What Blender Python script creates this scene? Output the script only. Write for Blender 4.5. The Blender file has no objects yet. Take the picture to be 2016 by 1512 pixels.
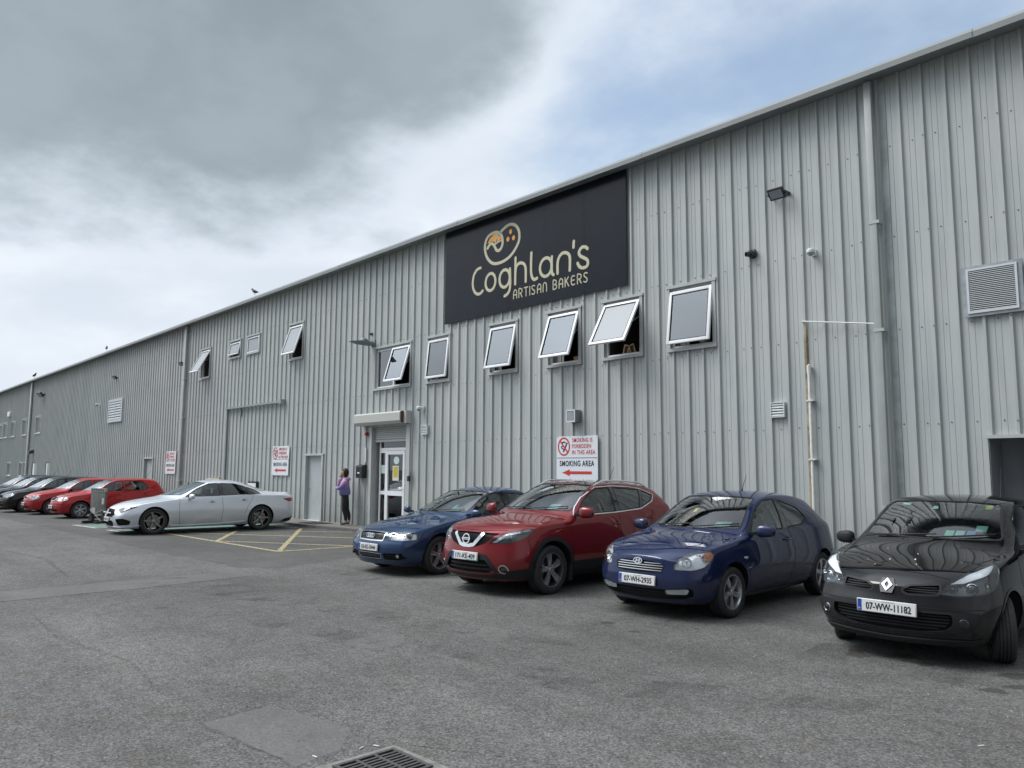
import bpy, bmesh, math, random
from mathutils import Vector, Matrix, Euler
from mathutils.bvhtree import BVHTree
random.seed(7)
R = math.radians
scene = bpy.context.scene
COL = scene.collection

# ---------------------------------------------------------------- camera
CAM_H = 1.75
cam_data = bpy.data.cameras.new("camera")
cam = bpy.data.objects.new("camera", cam_data)
COL.objects.link(cam)
cam_data.sensor_width = 36.0
cam_data.lens = 1515.0 / 2016.0 * 36.0
cam_data.clip_start = 0.05
cam_data.clip_end = 3000.0
_yaw, _pitch, _roll = 0.82710631, 0.110731, 0.00523758
_f = Vector((-math.sin(_yaw) * math.cos(_pitch), math.cos(_yaw) * math.cos(_pitch), math.sin(_pitch)))
_r = Vector((math.cos(_yaw), math.sin(_yaw), 0.0))
_u = _r.cross(_f)
_r2 = _r * math.cos(_roll) + _u * math.sin(_roll)
_u2 = -_r * math.sin(_roll) + _u * math.cos(_roll)
_m = Matrix((( _r2.x, _u2.x, -_f.x, 0), (_r2.y, _u2.y, -_f.y, 0), (_r2.z, _u2.z, -_f.z, CAM_H), (0, 0, 0, 1)))
cam.matrix_world = _m
scene.camera = cam

# ---------------------------------------------------------------- view
scene.view_settings.view_transform = 'Standard'
scene.view_settings.look = 'None'
scene.view_settings.gamma = 1.0
scene.view_settings.use_curve_mapping = False
scene.view_settings.exposure = 0.17
scene.cycles.max_bounces = 8
scene.cycles.transparent_max_bounces = 16
scene.cycles.use_denoising = True
scene.cycles.sample_clamp_indirect = 4.0

# ---------------------------------------------------------------- world: hazy sky behind broken cloud
SUN_EL, SUN_AZ = R(54), R(-128)      # azimuth measured from +Y (behind the building) towards -X: from the left, a little in front
CLOUD = 1.17
world = bpy.data.worlds.new("World")
scene.world = world
world.use_nodes = True
wn = world.node_tree
wn.nodes.clear()
def N(nt, t, **kw):
    n = nt.nodes.new(t)
    for k, v in kw.items():
        if k.startswith('i_'):
            n.inputs[k[2:].replace('_', ' ')].default_value = v
        else:
            setattr(n, k, v)
    return n
def ramp(nt, stops, interp='LINEAR'):
    n = nt.nodes.new('ShaderNodeValToRGB')
    n.color_ramp.interpolation = interp
    els = n.color_ramp.elements
    while len(els) > 1: els.remove(els[0])
    els[0].position = stops[0][0]; els[0].color = (*stops[0][1], 1) if len(stops[0][1]) == 3 else stops[0][1]
    for p, c in stops[1:]:
        e = els.new(p); e.color = (*c, 1)
    return n
def g3(v): return (v, v, v)
L = wn.links.new
tc = N(wn, 'ShaderNodeTexCoord')
sky = N(wn, 'ShaderNodeTexSky', sky_type='NISHITA')
sky.sun_disc = False
sky.sun_elevation = SUN_EL
sky.sun_rotation = SUN_AZ
sky.air_density = 1.0; sky.dust_density = 0.8; sky.ozone_density = 2.0
bg_sky = N(wn, 'ShaderNodeBackground'); bg_sky.inputs['Strength'].default_value = 0.15
_tn = N(wn, 'ShaderNodeMixRGB', blend_type='MULTIPLY'); _tn.inputs[0].default_value = 1; _tn.inputs[2].default_value = (1.02, 1.10, 1.04, 1); L(sky.outputs[0], _tn.inputs[1]); L(_tn.outputs[0], bg_sky.inputs[0])
# clouds laid out on a flat layer: direction / (height + c)
sep = N(wn, 'ShaderNodeSeparateXYZ'); L(tc.outputs['Generated'], sep.inputs[0])
zc = N(wn, 'ShaderNodeMath', operation='MAXIMUM'); L(sep.outputs['Z'], zc.inputs[0]); zc.inputs[1].default_value = 0.0
za = N(wn, 'ShaderNodeMath', operation='ADD'); L(zc.outputs[0], za.inputs[0]); za.inputs[1].default_value = 0.22
dx = N(wn, 'ShaderNodeMath', operation='DIVIDE'); L(sep.outputs['X'], dx.inputs[0]); L(za.outputs[0], dx.inputs[1])
dy = N(wn, 'ShaderNodeMath', operation='DIVIDE'); L(sep.outputs['Y'], dy.inputs[0]); L(za.outputs[0], dy.inputs[1])
cmb = N(wn, 'ShaderNodeCombineXYZ'); L(dx.outputs[0], cmb.inputs[0]); L(dy.outputs[0], cmb.inputs[1])
n1 = N(wn, 'ShaderNodeTexNoise'); n1.inputs['Scale'].default_value = 1.25; n1.inputs['Detail'].default_value = 6; n1.inputs['Roughness'].default_value = 0.46; n1.inputs['Distortion'].default_value = 0.35
L(cmb.outputs[0], n1.inputs['Vector'])
n2 = N(wn, 'ShaderNodeTexNoise'); n2.inputs['Scale'].default_value = 2.5; n2.inputs['Detail'].default_value = 9; n2.inputs['Roughness'].default_value = 0.56
mp = N(wn, 'ShaderNodeMapping'); mp.inputs['Location'].default_value = (3.1, 1.7, 0.4); L(cmb.outputs[0], mp.inputs[0]); L(mp.outputs[0], n2.inputs['Vector'])
def dirmask(d, lo, hi):
    """1 towards direction d, 0 away from it (cosine lo..hi)"""
    dn = Vector(d).normalized()
    vm = N(wn, 'ShaderNodeVectorMath', operation='DOT_PRODUCT'); L(tc.outputs['Generated'], vm.inputs[0]); vm.inputs[1].default_value = dn
    mr = N(wn, 'ShaderNodeMapRange', interpolation_type='SMOOTHSTEP'); L(vm.outputs['Value'], mr.inputs[0])
    mr.inputs['From Min'].default_value = lo; mr.inputs['From Max'].default_value = hi
    return mr
def pixdir(px, py):
    return (_r2 * ((px - 1008) / 1515) + _u2 * (-(py - 756) / 1515) + _f).normalized()
def madd(a, b, k):
    m = N(wn, 'ShaderNodeMath', operation='MULTIPLY_ADD'); L(a, m.inputs[0]); m.inputs[1].default_value = k
    if b is None: m.inputs[2].default_value = 0
    elif isinstance(b, (int, float)): m.inputs[2].default_value = b
    else: L(b, m.inputs[2])
    return m.outputs[0]
DARKDIR = pixdir(380, -260)       # the heavy grey cloud, high to the north-west
BLUEDIR = pixdir(1560, -40)       # the gap of blue above the roof
dark = dirmask(DARKDIR, 0.865, 1.0)
blue = dirmask(BLUEDIR, 0.87, 0.985)
def math2(op, a, b):
    m = N(wn, 'ShaderNodeMath', operation=op)
    for i, v in enumerate((a, b)):
        if isinstance(v, (int, float)): m.inputs[i].default_value = v
        else: L(v, m.inputs[i])
    return m.outputs[0]
def smooth(a, lo, hi, t0=0.0, t1=1.0):
    m = N(wn, 'ShaderNodeMapRange', interpolation_type='SMOOTHSTEP'); L(a, m.inputs[0])
    m.inputs['From Min'].default_value = lo; m.inputs['From Max'].default_value = hi; m.inputs['To Min'].default_value = t0; m.inputs['To Max'].default_value = t1
    return m.outputs[0]
f1, f2 = n1.outputs['Fac'], n2.outputs['Fac']
# cloud cover
cov = math2('ADD', math2('MULTIPLY', f1, 1.1), math2('MULTIPLY', f2, 0.7))          # about 0.9 on average
cov = math2('SUBTRACT', cov, math2('MULTIPLY', blue.outputs[0], 0.42))
cov = math2('ADD', cov, math2('MULTIPLY', dark.outputs[0], 0.6))
cover = smooth(cov, 0.28, 0.80, 0.30, 1.0)
# brightness of the cloud: broad lit billows, greyer hollows, one heavy dark bank
bil = math2('ADD', math2('MULTIPLY', f1, 0.9), math2('MULTIPLY', f2, 0.6))           # about 0.75
br = smooth(bil, 0.56, 0.90, 0.80, 1.0)
low = smooth(sep.outputs['Z'], 0.02, 0.22)
br = math2('ADD', math2('MULTIPLY', br, low), math2('MULTIPLY', math2('SUBTRACT', 1.0, low), 0.86))
edge = math2('ADD', dark.outputs[0], math2('MULTIPLY', math2('SUBTRACT', f2, 0.5), 1.7))
edge = math2('ADD', edge, math2('MULTIPLY', math2('SUBTRACT', f1, 0.5), 1.9))
dk = math2('MULTIPLY', smooth(edge, 0.18, 1.0), smooth(dark.outputs[0], 0.03, 0.35))
br = math2('SUBTRACT', br, math2('MULTIPLY', dk, math2('ADD', 0.70, math2('MULTIPLY', math2('SUBTRACT', f1, 0.5), -0.5))))
crmp = ramp(wn, [(0.0, (0.17, 0.205, 0.235)), (0.25, (0.225, 0.27, 0.305)), (0.5, (0.37, 0.425, 0.475)), (0.75, (0.52, 0.58, 0.65)), (1.0, (0.68, 0.725, 0.785))])
L(br, crmp.inputs[0])
# unseen sky dimmed right and behind the viewer, added to darken flanks and reflections
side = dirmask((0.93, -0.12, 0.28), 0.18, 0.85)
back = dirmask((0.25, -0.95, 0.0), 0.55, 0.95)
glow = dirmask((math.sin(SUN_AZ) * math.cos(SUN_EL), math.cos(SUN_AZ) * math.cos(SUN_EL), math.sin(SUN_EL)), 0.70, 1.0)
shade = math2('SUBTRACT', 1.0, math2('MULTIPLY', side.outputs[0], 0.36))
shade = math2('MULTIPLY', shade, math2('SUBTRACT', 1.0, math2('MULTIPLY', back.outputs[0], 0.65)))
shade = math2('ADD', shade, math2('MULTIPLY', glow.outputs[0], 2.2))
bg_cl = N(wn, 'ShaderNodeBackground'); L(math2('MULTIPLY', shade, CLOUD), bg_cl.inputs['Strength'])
L(crmp.outputs[0], bg_cl.inputs[0])
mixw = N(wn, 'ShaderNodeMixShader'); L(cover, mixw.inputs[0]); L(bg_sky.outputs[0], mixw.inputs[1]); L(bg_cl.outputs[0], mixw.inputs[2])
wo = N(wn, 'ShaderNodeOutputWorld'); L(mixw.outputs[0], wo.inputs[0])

# ---------------------------------------------------------------- sun (veiled by cloud)
sl = bpy.data.lights.new("sun", 'SUN'); sl.energy = 2.0; sl.angle = R(28); sl.color = (1.0, 0.96, 0.90)
so = bpy.data.objects.new("sun", sl); COL.objects.link(so)
_sd = Vector((math.sin(SUN_AZ) * math.cos(SUN_EL), math.cos(SUN_AZ) * math.cos(SUN_EL), math.sin(SUN_EL)))
so.rotation_euler = _sd.to_track_quat('Z', 'Y').to_euler()
so.location = (0, 0, 30)

# ================================================================ helpers
MATS = {}
def mat(name, col=(0.5, 0.5, 0.5), rough=0.5, metal=0.0, coat=0.0, bump=None, var=None, spec=None, emit=None):
    """plain principled material; var=(scale, amount) colour mottling, bump=(scale, strength)"""
    if name in MATS: return MATS[name]
    m = bpy.data.materials.new(name); m.use_nodes = True
    nt = m.node_tree; b = nt.nodes['Principled BSDF']
    b.inputs['Base Color'].default_value = (*col, 1); b.inputs['Roughness'].default_value = rough
    b.inputs['Metallic'].default_value = metal; b.inputs['Coat Weight'].default_value = coat
    b.inputs['Coat Roughness'].default_value = 0.03
    if spec is not None: b.inputs['Specular IOR Level'].default_value = spec
    if emit: b.inputs['Emission Color'].default_value = (*emit[0], 1); b.inputs['Emission Strength'].default_value = emit[1]
    t = N(nt, 'ShaderNodeTexCoord')
    if var:
        n = N(nt, 'ShaderNodeTexNoise'); n.inputs['Scale'].default_value = var[0]; n.inputs['Detail'].default_value = 5; n.inputs['Roughness'].default_value = 0.6
        nt.links.new(t.outputs['Object'], n.inputs['Vector'])
        r = ramp(nt, [(0.3, tuple(c * (1 - var[1]) for c in col)), (0.7, tuple(min(1, c * (1 + var[1])) for c in col))])
        nt.links.new(n.outputs['Fac'], r.inputs[0]); nt.links.new(r.outputs[0], b.inputs['Base Color'])
    if bump:
        n = N(nt, 'ShaderNodeTexNoise'); n.inputs['Scale'].default_value = bump[0]; n.inputs['Detail'].default_value = 4
        nt.links.new(t.outputs['Object'], n.inputs['Vector'])
        bp = N(nt, 'ShaderNodeBump'); bp.inputs['Strength'].default_value = bump[1]; bp.inputs['Distance'].default_value = 0.02
        nt.links.new(n.outputs['Fac'], bp.inputs['Height']); nt.links.new(bp.outputs[0], b.inputs['Normal'])
    MATS[name] = m
    return m

def paint(name, col, metal=0.35, rough=0.32, dust=0.08):
    if name in MATS: return MATS[name]
    m = bpy.data.materials.new(name); m.use_nodes = True
    nt = m.node_tree; b = nt.nodes['Principled BSDF']
    b.inputs['Metallic'].default_value = metal
    b.inputs['Coat Weight'].default_value = 1.0; b.inputs['Coat Roughness'].default_value = 0.035; b.inputs['Coat IOR'].default_value = 1.52; b.inputs['Specular IOR Level'].default_value = 0.0
    t = N(nt, 'ShaderNodeTexCoord')
    # road grime: more towards the sills, broken up by noise
    n = N(nt, 'ShaderNodeTexNoise'); n.inputs['Scale'].default_value = 3.5; n.inputs['Detail'].default_value = 8; n.inputs['Roughness'].default_value = 0.7
    nt.links.new(t.outputs['Object'], n.inputs['Vector'])
    s = N(nt, 'ShaderNodeSeparateXYZ'); nt.links.new(t.outputs['Object'], s.inputs[0])
    mr = N(nt, 'ShaderNodeMapRange'); nt.links.new(s.outputs['Z'], mr.inputs[0])
    mr.inputs['From Min'].default_value = 0.75; mr.inputs['From Max'].default_value = 0.2; mr.inputs['To Min'].default_value = 0.15; mr.inputs['To Max'].default_value = 1.0
    mm = N(nt, 'ShaderNodeMath', operation='MULTIPLY'); nt.links.new(mr.outputs[0], mm.inputs[0]); nt.links.new(n.outputs['Fac'], mm.inputs[1])
    m2 = N(nt, 'ShaderNodeMath', operation='MULTIPLY'); nt.links.new(mm.outputs[0], m2.inputs[0]); m2.inputs[1].default_value = dust * 3
    mx = N(nt, 'ShaderNodeMixRGB'); nt.links.new(m2.outputs[0], mx.inputs[0]); mx.inputs[1].default_value = (*col, 1); mx.inputs[2].default_value = (0.16, 0.15, 0.135, 1)
    nt.links.new(mx.outputs[0], b.inputs['Base Color'])
    ra = N(nt, 'ShaderNodeMath', operation='MULTIPLY_ADD'); nt.links.new(m2.outputs[0], ra.inputs[0]); ra.inputs[1].default_value = 0.4; ra.inputs[2].default_value = rough
    nt.links.new(ra.outputs[0], b.inputs['Roughness'])
    cr = N(nt, 'ShaderNodeMath', operation='MULTIPLY_ADD'); nt.links.new(m2.outputs[0], cr.inputs[0]); cr.inputs[1].default_value = 0.18; cr.inputs[2].default_value = 0.012
    nt.links.new(cr.outputs[0], b.inputs['Coat Roughness'])
    MATS[name] = m
    return m

def glass(name, tint=(0.62, 0.72, 0.68), refl=1.55, rough=0.0):
    """thin tinted glazing: tinted see-through + mirror by angle"""
    if name in MATS: return MATS[name]
    m = bpy.data.materials.new(name); m.use_nodes = True
    nt = m.node_tree; nt.nodes.clear()
    tr = N(nt, 'ShaderNodeBsdfTransparent'); tr.inputs[0].default_value = (*tint, 1)
    gl = N(nt, 'ShaderNodeBsdfGlossy'); gl.inputs['Roughness'].default_value = rough; gl.inputs['Color'].default_value = (0.95, 0.98, 1.0, 1)
    fr = N(nt, 'ShaderNodeFresnel'); fr.inputs['IOR'].default_value = refl
    m2 = N(nt, 'ShaderNodeMath', operation='MULTIPLY'); nt.links.new(fr.outputs[0], m2.inputs[0]); m2.inputs[1].default_value = 2.0; m2.use_clamp = True
    mx = N(nt, 'ShaderNodeMixShader'); nt.links.new(m2.outputs[0], mx.inputs[0]); nt.links.new(tr.outputs[0], mx.inputs[1]); nt.links.new(gl.outputs[0], mx.inputs[2])
    o = N(nt, 'ShaderNodeOutputMaterial'); nt.links.new(mx.outputs[0], o.inputs[0])
    MATS[name] = m
    return m

def tag(o, label=None, cat=None, group=None, kind=None):
    if label: o['label'] = label
    if cat: o['category'] = cat
    if group: o['group'] = group
    if kind: o['kind'] = kind
    return o

def thing(name, label, cat, loc=(0, 0, 0), rz=0.0, group=None):
    o = bpy.data.objects.new(name, None); COL.objects.link(o)
    o.empty_display_size = 0.2
    o.location = loc; o.rotation_euler = (0, 0, rz)
    return tag(o, label, cat, group)

def link(name, me, mats, parent=None, loc=None, rot=None):
    o = bpy.data.objects.new(name, me); COL.objects.link(o)
    if mats is not None and not me.materials:
        for mm in (mats if isinstance(mats, (list, tuple)) else [mats]): me.materials.append(mm)
    if parent is not None: o.parent = parent
    if loc is not None: o.location = loc
    if rot is not None: o.rotation_euler = rot
    return o

class MB:
    """collects simple solids into one mesh"""
    def __init__(s): s.v = []; s.f = []; s.m = []; s.sm = []
    def add(s, vs, fs, mi=0, smooth=False):
        o = len(s.v); s.v += [tuple(v) for v in vs]
        s.f += [tuple(i + o for i in f) for f in fs]; s.m += [mi] * len(fs); s.sm += [smooth] * len(fs)
    def box(s, x0, y0, z0, x1, y1, z1, mi=0, M=None):
        vs = [Vector(p) for p in ((x0, y0, z0), (x1, y0, z0), (x1, y1, z0), (x0, y1, z0), (x0, y0, z1), (x1, y0, z1), (x1, y1, z1), (x0, y1, z1))]
        if M: vs = [M @ v for v in vs]
        s.add(vs, [(0, 3, 2, 1), (4, 5, 6, 7), (0, 1, 5, 4), (1, 2, 6, 5), (2, 3, 7, 6), (3, 0, 4, 7)], mi)
    def prism(s, poly, a, b, axis='y', mi=0, M=None):
        """poly: 2D outline; extruded from a to b along axis (y: poly=(x,z); x: (y,z); z: (x,y))"""
        n = len(poly)
        def P(p, t):
            if axis == 'y': return Vector((p[0], t, p[1]))
            if axis == 'x': return Vector((t, p[0], p[1]))
            return Vector((p[0], p[1], t))
        vs = [P(p, a) for p in poly] + [P(p, b) for p in poly]
        if M: vs = [M @ v for v in vs]
        s.add(vs, [tuple(range(n))[::-1], tuple(range(n, 2 * n))] + [(i, (i + 1) % n, (i + 1) % n + n, i + n) for i in range(n)], mi)
    def tube(s, pts, r, n=8, mi=0, cap=True, radii=None, smooth=True):
        pts = [Vector(p) for p in pts]; rings = []
        k = len(pts); vs = []; fs = []
        ref = None
        for i, p in enumerate(pts):
            d = (pts[min(i + 1, k - 1)] - pts[max(i - 1, 0)]).normalized()
            if ref is None:
                ref = Vector((0, 0, 1)) if abs(d.z) < 0.9 else Vector((1, 0, 0))
            a = d.cross(ref).normalized(); b = a.cross(d).normalized(); ref = b
            rr = radii[i] if radii else r
            for j in range(n):
                t = 2 * math.pi * j / n
                vs.append(p + (a * math.cos(t) + b * math.sin(t)) * rr)
        for i in range(k - 1):
            for j in range(n):
                fs.append((i * n + j, i * n + (j + 1) % n, (i + 1) * n + (j + 1) % n, (i + 1) * n + j))
        s.add(vs, fs, mi, smooth)
        if cap:
            s.add(vs[:n], [tuple(range(n))], mi); s.add(vs[-n:], [tuple(range(n))[::-1]], mi)
    def lathe(s, prof, n=24, axis='y', c=(0, 0, 0), mi=0, smooth=True, close=False):
        """prof: list of (t along axis, radius)"""
        vs = []; fs = []; c = Vector(c)
        for (t, r) in prof:
            for j in range(n):
                a = 2 * math.pi * j / n; p, q = r * math.cos(a), r * math.sin(a)
                v = {'y': Vector((p, t, q)), 'x': Vector((t, p, q)), 'z': Vector((p, q, t))}[axis]
                vs.append(c + v)
        k = len(prof)
        for i in range(k if close else k - 1):
            i2 = (i + 1) % k
            for j in range(n):
                fs.append((i * n + j, i * n + (j + 1) % n, i2 * n + (j + 1) % n, i2 * n + j))
        s.add(vs, fs, mi, smooth)
    def mesh(s, name, merge=0.0, recalc=True, sharp=35):
        me = bpy.data.meshes.new(name); me.from_pydata(s.v, [], s.f)
        me.polygons.foreach_set('material_index', s.m); me.polygons.foreach_set('use_smooth', s.sm)
        if recalc or merge:
            bm = bmesh.new(); bm.from_mesh(me)
            if merge: bmesh.ops.remove_doubles(bm, verts=bm.verts, dist=merge)
            if recalc: bmesh.ops.recalc_face_normals(bm, faces=bm.faces)
            bm.to_mesh(me); bm.free()
        me.update()
        if sharp: me.set_sharp_from_angle(angle=R(sharp))
        return me
    def obj(s, name, mats, parent=None, loc=None, rot=None, **kw):
        return link(name, s.mesh(name, **kw), mats, parent, loc, rot)

def bevel_mesh(me, w, seg=2, ang=40):
    bm = bmesh.new(); bm.from_mesh(me)
    es = [e for e in bm.edges if len(e.link_faces) == 2 and e.calc_face_angle(0) > R(ang)]
    bmesh.ops.bevel(bm, geom=es, offset=w, segments=seg, affect='EDGES', profile=0.6, clamp_overlap=True)
    bm.to_mesh(me); bm.free(); me.update(); me.set_sharp_from_angle(angle=R(50))

def catmull(pts, n=4, closed=False):
    pts = [Vector(p) for p in pts]; out = []; k = len(pts)
    for i in range(k if closed else k - 1):
        if closed: a, b, c, d = [pts[(i + j) % k] for j in (-1, 0, 1, 2)]
        else: a, b, c, d = pts[max(i - 1, 0)], pts[i], pts[i + 1], pts[min(i + 2, k - 1)]
        for j in range(n):
            t = j / n
            out.append(0.5 * ((2 * b) + (c - a) * t + (2 * a - 5 * b + 4 * c - d) * t * t + (3 * b - a - 3 * c + d) * t ** 3))
    if not closed: out.append(pts[-1])
    return out

def stroke(mb, pts, w, depth, y0, closed=False, mi=0, cap=True):
    """flat band of width w along a 2D polyline (x,z), front face at y0-depth (towards -Y)"""
    pts = [Vector((p[0], p[1])) for p in pts]; k = len(pts)
    Lf = []; Rt = []
    for i in range(k):
        if closed: a, b = pts[(i - 1) % k], pts[(i + 1) % k]
        else: a, b = pts[max(i - 1, 0)], pts[min(i + 1, k - 1)]
        d = (b - a).normalized(); nrm = Vector((-d.y, d.x))
        Lf.append(pts[i] + nrm * w / 2); Rt.append(pts[i] - nrm * w / 2)
    def P(p, y): return (p.x, y, p.y)
    yf, yb = y0 - depth, y0
    vs = []
    for i in range(k): vs += [P(Lf[i], yf), P(Rt[i], yf), P(Lf[i], yb), P(Rt[i], yb)]
    fs = []
    for i in range(k if closed else k - 1):
        a = 4 * i; b = 4 * ((i + 1) % k)
        fs += [(a, a + 1, b + 1, b), (a, b, b + 2, a + 2), (a + 1, a + 3, b + 3, b + 1)]
    mb.add(vs, fs, mi)
    if not closed and cap:
        for e, sgn in ((0, -1), (k - 1, 1)):
            d = ((pts[1] - pts[0]) if e == 0 else (pts[-1] - pts[-2])).normalized() * sgn
            nrm = Vector((-d.y, d.x)); c = pts[e]; n = 7
            ring = [c + (nrm * math.cos(t) + d * math.sin(t)) * w / 2 for t in [math.pi * q / n for q in range(n + 1)]]
            m = len(ring)
            mb.add([P(q, yf) for q in ring] + [P(q, yb) for q in ring], [tuple(range(m))] + [(i, i + m, i + 1 + m, i + 1) for i in range(m - 1)], mi)

def text_mesh(name, body, h, width=None, bold=0.0, extrude=0.0008, sx=1.0, spacing=1.0, align='CENTER'):
    """lettering as a mesh in the XY plane, cap height h, optionally squeezed to a total width"""
    cu = bpy.data.curves.new(name, 'FONT'); cu.body = body; cu.size = 1.0
    cu.align_x = align; cu.align_y = 'CENTER'; cu.extrude = 0.0; cu.offset = bold; cu.space_character = spacing; cu.space_line = 0.95
    cu.resolution_u = 3
    o = bpy.data.objects.new(name, cu); COL.objects.link(o)
    dg = bpy.context.evaluated_depsgraph_get(); dg.update()
    me = bpy.data.meshes.new_from_object(o.evaluated_get(dg))
    bpy.data.objects.remove(o); bpy.data.curves.remove(cu)
    xs = [v.co.x for v in me.vertices]; ys = [v.co.y for v in me.vertices]
    if not xs: return me
    nl = body.count('\n') + 1
    hh = max(ys) - min(ys); ww = max(xs) - min(xs)
    sy = h / hh; sxx = (width / ww) if width else sy * sx
    cx = (max(xs) + min(xs)) / 2 if align == 'CENTER' else min(xs); cy = (max(ys) + min(ys)) / 2
    for v in me.vertices: v.co = ((v.co.x - cx) * sxx, (v.co.y - cy) * sy, extrude)
    me.materials.clear()
    me.name = name
    return me

def circle(cx, cy, r, n=24, ry=None):
    ry = r if ry is None else ry
    return [(cx + r * math.cos(2 * math.pi * i / n), cy + ry * math.sin(2 * math.pi * i / n)) for i in range(n)]
# ================================================================ setting
WY = 12.3           # face plane of the cladding
WZ0, WZ1 = 0.0, 8.06

def asphalt(name, base, fine=1.0, stones=1.0, dark=1.0, rough=0.9, patchy=1.0):
    m = bpy.data.materials.new(name); m.use_nodes = True
    nt = m.node_tree; b = nt.nodes['Principled BSDF']; l = nt.links.new
    t = N(nt, 'ShaderNodeTexCoord')
    def noise(s, d=4, r=0.6):
        n = N(nt, 'ShaderNodeTexNoise'); n.inputs['Scale'].default_value = s; n.inputs['Detail'].default_value = d; n.inputs['Roughness'].default_value = r
        l(t.outputs['Object'], n.inputs['Vector']); return n
    big = noise(0.22, 5, 0.55); mid = noise(1.3, 6, 0.65); fin = noise(48, 5, 0.9)
    r1 = ramp(nt, [(0.30, g3(base * (1 - 0.22 * patchy))), (0.70, g3(base * (1 + 0.20 * patchy)))]); l(big.outputs['Fac'], r1.inputs[0])
    r2 = ramp(nt, [(0.30, g3(0.84)), (0.50, g3(1.0)), (0.70, g3(1.10))]); l(mid.outputs['Fac'], r2.inputs[0])
    mul = N(nt, 'ShaderNodeMixRGB', blend_type='MULTIPLY'); mul.inputs[0].default_value = 1; l(r1.outputs[0], mul.inputs[1]); l(r2.outputs[0], mul.inputs[2])
    r3 = ramp(nt, [(0.36, g3(1 - 0.48 * fine)), (0.47, g3(1.0)), (0.64, g3(1 + 0.45 * fine))]); l(fin.outputs['Fac'], r3.inputs[0])
    mu2 = N(nt, 'ShaderNodeMixRGB', blend_type='MULTIPLY'); mu2.inputs[0].default_value = 1; l(mul.outputs[0], mu2.inputs[1]); l(r3.outputs[0], mu2.inputs[2])
    va = N(nt, 'ShaderNodeTexVoronoi'); va.inputs['Scale'].default_value = 62; l(t.outputs['Object'], va.inputs['Vector'])
    rva = ramp(nt, [(0.20, g3(1.0 + .15 * fine)), (0.50, g3(1.0)), (0.72, g3(1 - .38 * fine))]); l(va.outputs['Distance'], rva.inputs[0])
    muv = N(nt, 'ShaderNodeMixRGB', blend_type='MULTIPLY'); muv.inputs[0].default_value = 1; l(mu2.outputs[0], muv.inputs[1]); l(rva.outputs[0], muv.inputs[2])
    vc = N(nt, 'ShaderNodeSeparateColor'); l(va.outputs['Color'], vc.inputs[0])
    rvc = ramp(nt, [(0.0, g3(1 - .20 * fine)), (0.5, g3(1.0)), (1.0, g3(1 + .24 * fine))]); l(vc.outputs[0], rvc.inputs[0])
    muw = N(nt, 'ShaderNodeMixRGB', blend_type='MULTIPLY'); muw.inputs[0].default_value = 1; l(muv.outputs[0], muw.inputs[1]); l(rvc.outputs[0], muw.inputs[2]); mu2 = muw
    lump = noise(9, 5, 0.8); r5 = ramp(nt, [(0.34, g3(1 - .24 * fine)), (0.5, g3(1.0)), (0.66, g3(1 + .20 * fine))]); l(lump.outputs['Fac'], r5.inputs[0])
    mu5 = N(nt, 'ShaderNodeMixRGB', blend_type='MULTIPLY'); mu5.inputs[0].default_value = 1; l(mu2.outputs[0], mu5.inputs[1]); l(r5.outputs[0], mu5.inputs[2])
    mpw = N(nt, 'ShaderNodeMapping'); mpw.inputs['Scale'].default_value = (.16, .9, 1); mpw.inputs['Rotation'].default_value = (0, 0, .35); l(t.outputs['Object'], mpw.inputs[0])
    wv = N(nt, 'ShaderNodeTexNoise'); wv.inputs['Scale'].default_value = 1.1; wv.inputs['Detail'].default_value = 7; wv.inputs['Roughness'].default_value = .62; l(mpw.outputs[0], wv.inputs['Vector'])
    r6 = ramp(nt, [(0.30, g3(1 - .20 * patchy)), (0.52, g3(1.0)), (0.68, g3(1 + .20 * patchy))]); l(wv.outputs['Fac'], r6.inputs[0])
    mu6 = N(nt, 'ShaderNodeMixRGB', blend_type='MULTIPLY'); mu6.inputs[0].default_value = 1; l(mu5.outputs[0], mu6.inputs[1]); l(r6.outputs[0], mu6.inputs[2]); mu2 = mu6
    # exposed pale chips
    vo = N(nt, 'ShaderNodeTexVoronoi'); vo.inputs['Scale'].default_value = 34; l(t.outputs['Object'], vo.inputs['Vector'])
    rv = ramp(nt, [(0.10, g3(1.0)), (0.17, g3(0.0))]); l(vo.outputs['Distance'], rv.inputs[0])
    rc = ramp(nt, [(0.78, g3(0.0)), (0.90, g3(1.0))]); l(vo.outputs['Color'], rc.inputs[0])
    mm = N(nt, 'ShaderNodeMath', operation='MULTIPLY'); l(rv.outputs[0], mm.inputs[0]); l(rc.outputs[0], mm.inputs[1])
    ms = N(nt, 'ShaderNodeMath', operation='MULTIPLY'); l(mm.outputs[0], ms.inputs[0]); ms.inputs[1].default_value = 1.0 * stones
    mx = N(nt, 'ShaderNodeMixRGB'); l(ms.outputs[0], mx.inputs[0]); l(mu2.outputs[0], mx.inputs[1]); mx.inputs[2].default_value = (0.42, 0.42, 0.40, 1)
    # brownish blotches
    br_ = noise(2.1, 7, 0.7); rb = ramp(nt, [(0.54, g3(0.0)), (0.70, g3(1.0))]); l(br_.outputs['Fac'], rb.inputs[0])
    mb_ = N(nt, 'ShaderNodeMath', operation='MULTIPLY'); l(rb.outputs[0], mb_.inputs[0]); mb_.inputs[1].default_value = 0.60 * patchy
    mx2 = N(nt, 'ShaderNodeMixRGB', blend_type='MULTIPLY'); l(mb_.outputs[0], mx2.inputs[0]); l(mx.outputs[0], mx2.inputs[1]); mx2.inputs[2].default_value = (0.80, 0.70, 0.60, 1)
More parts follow.
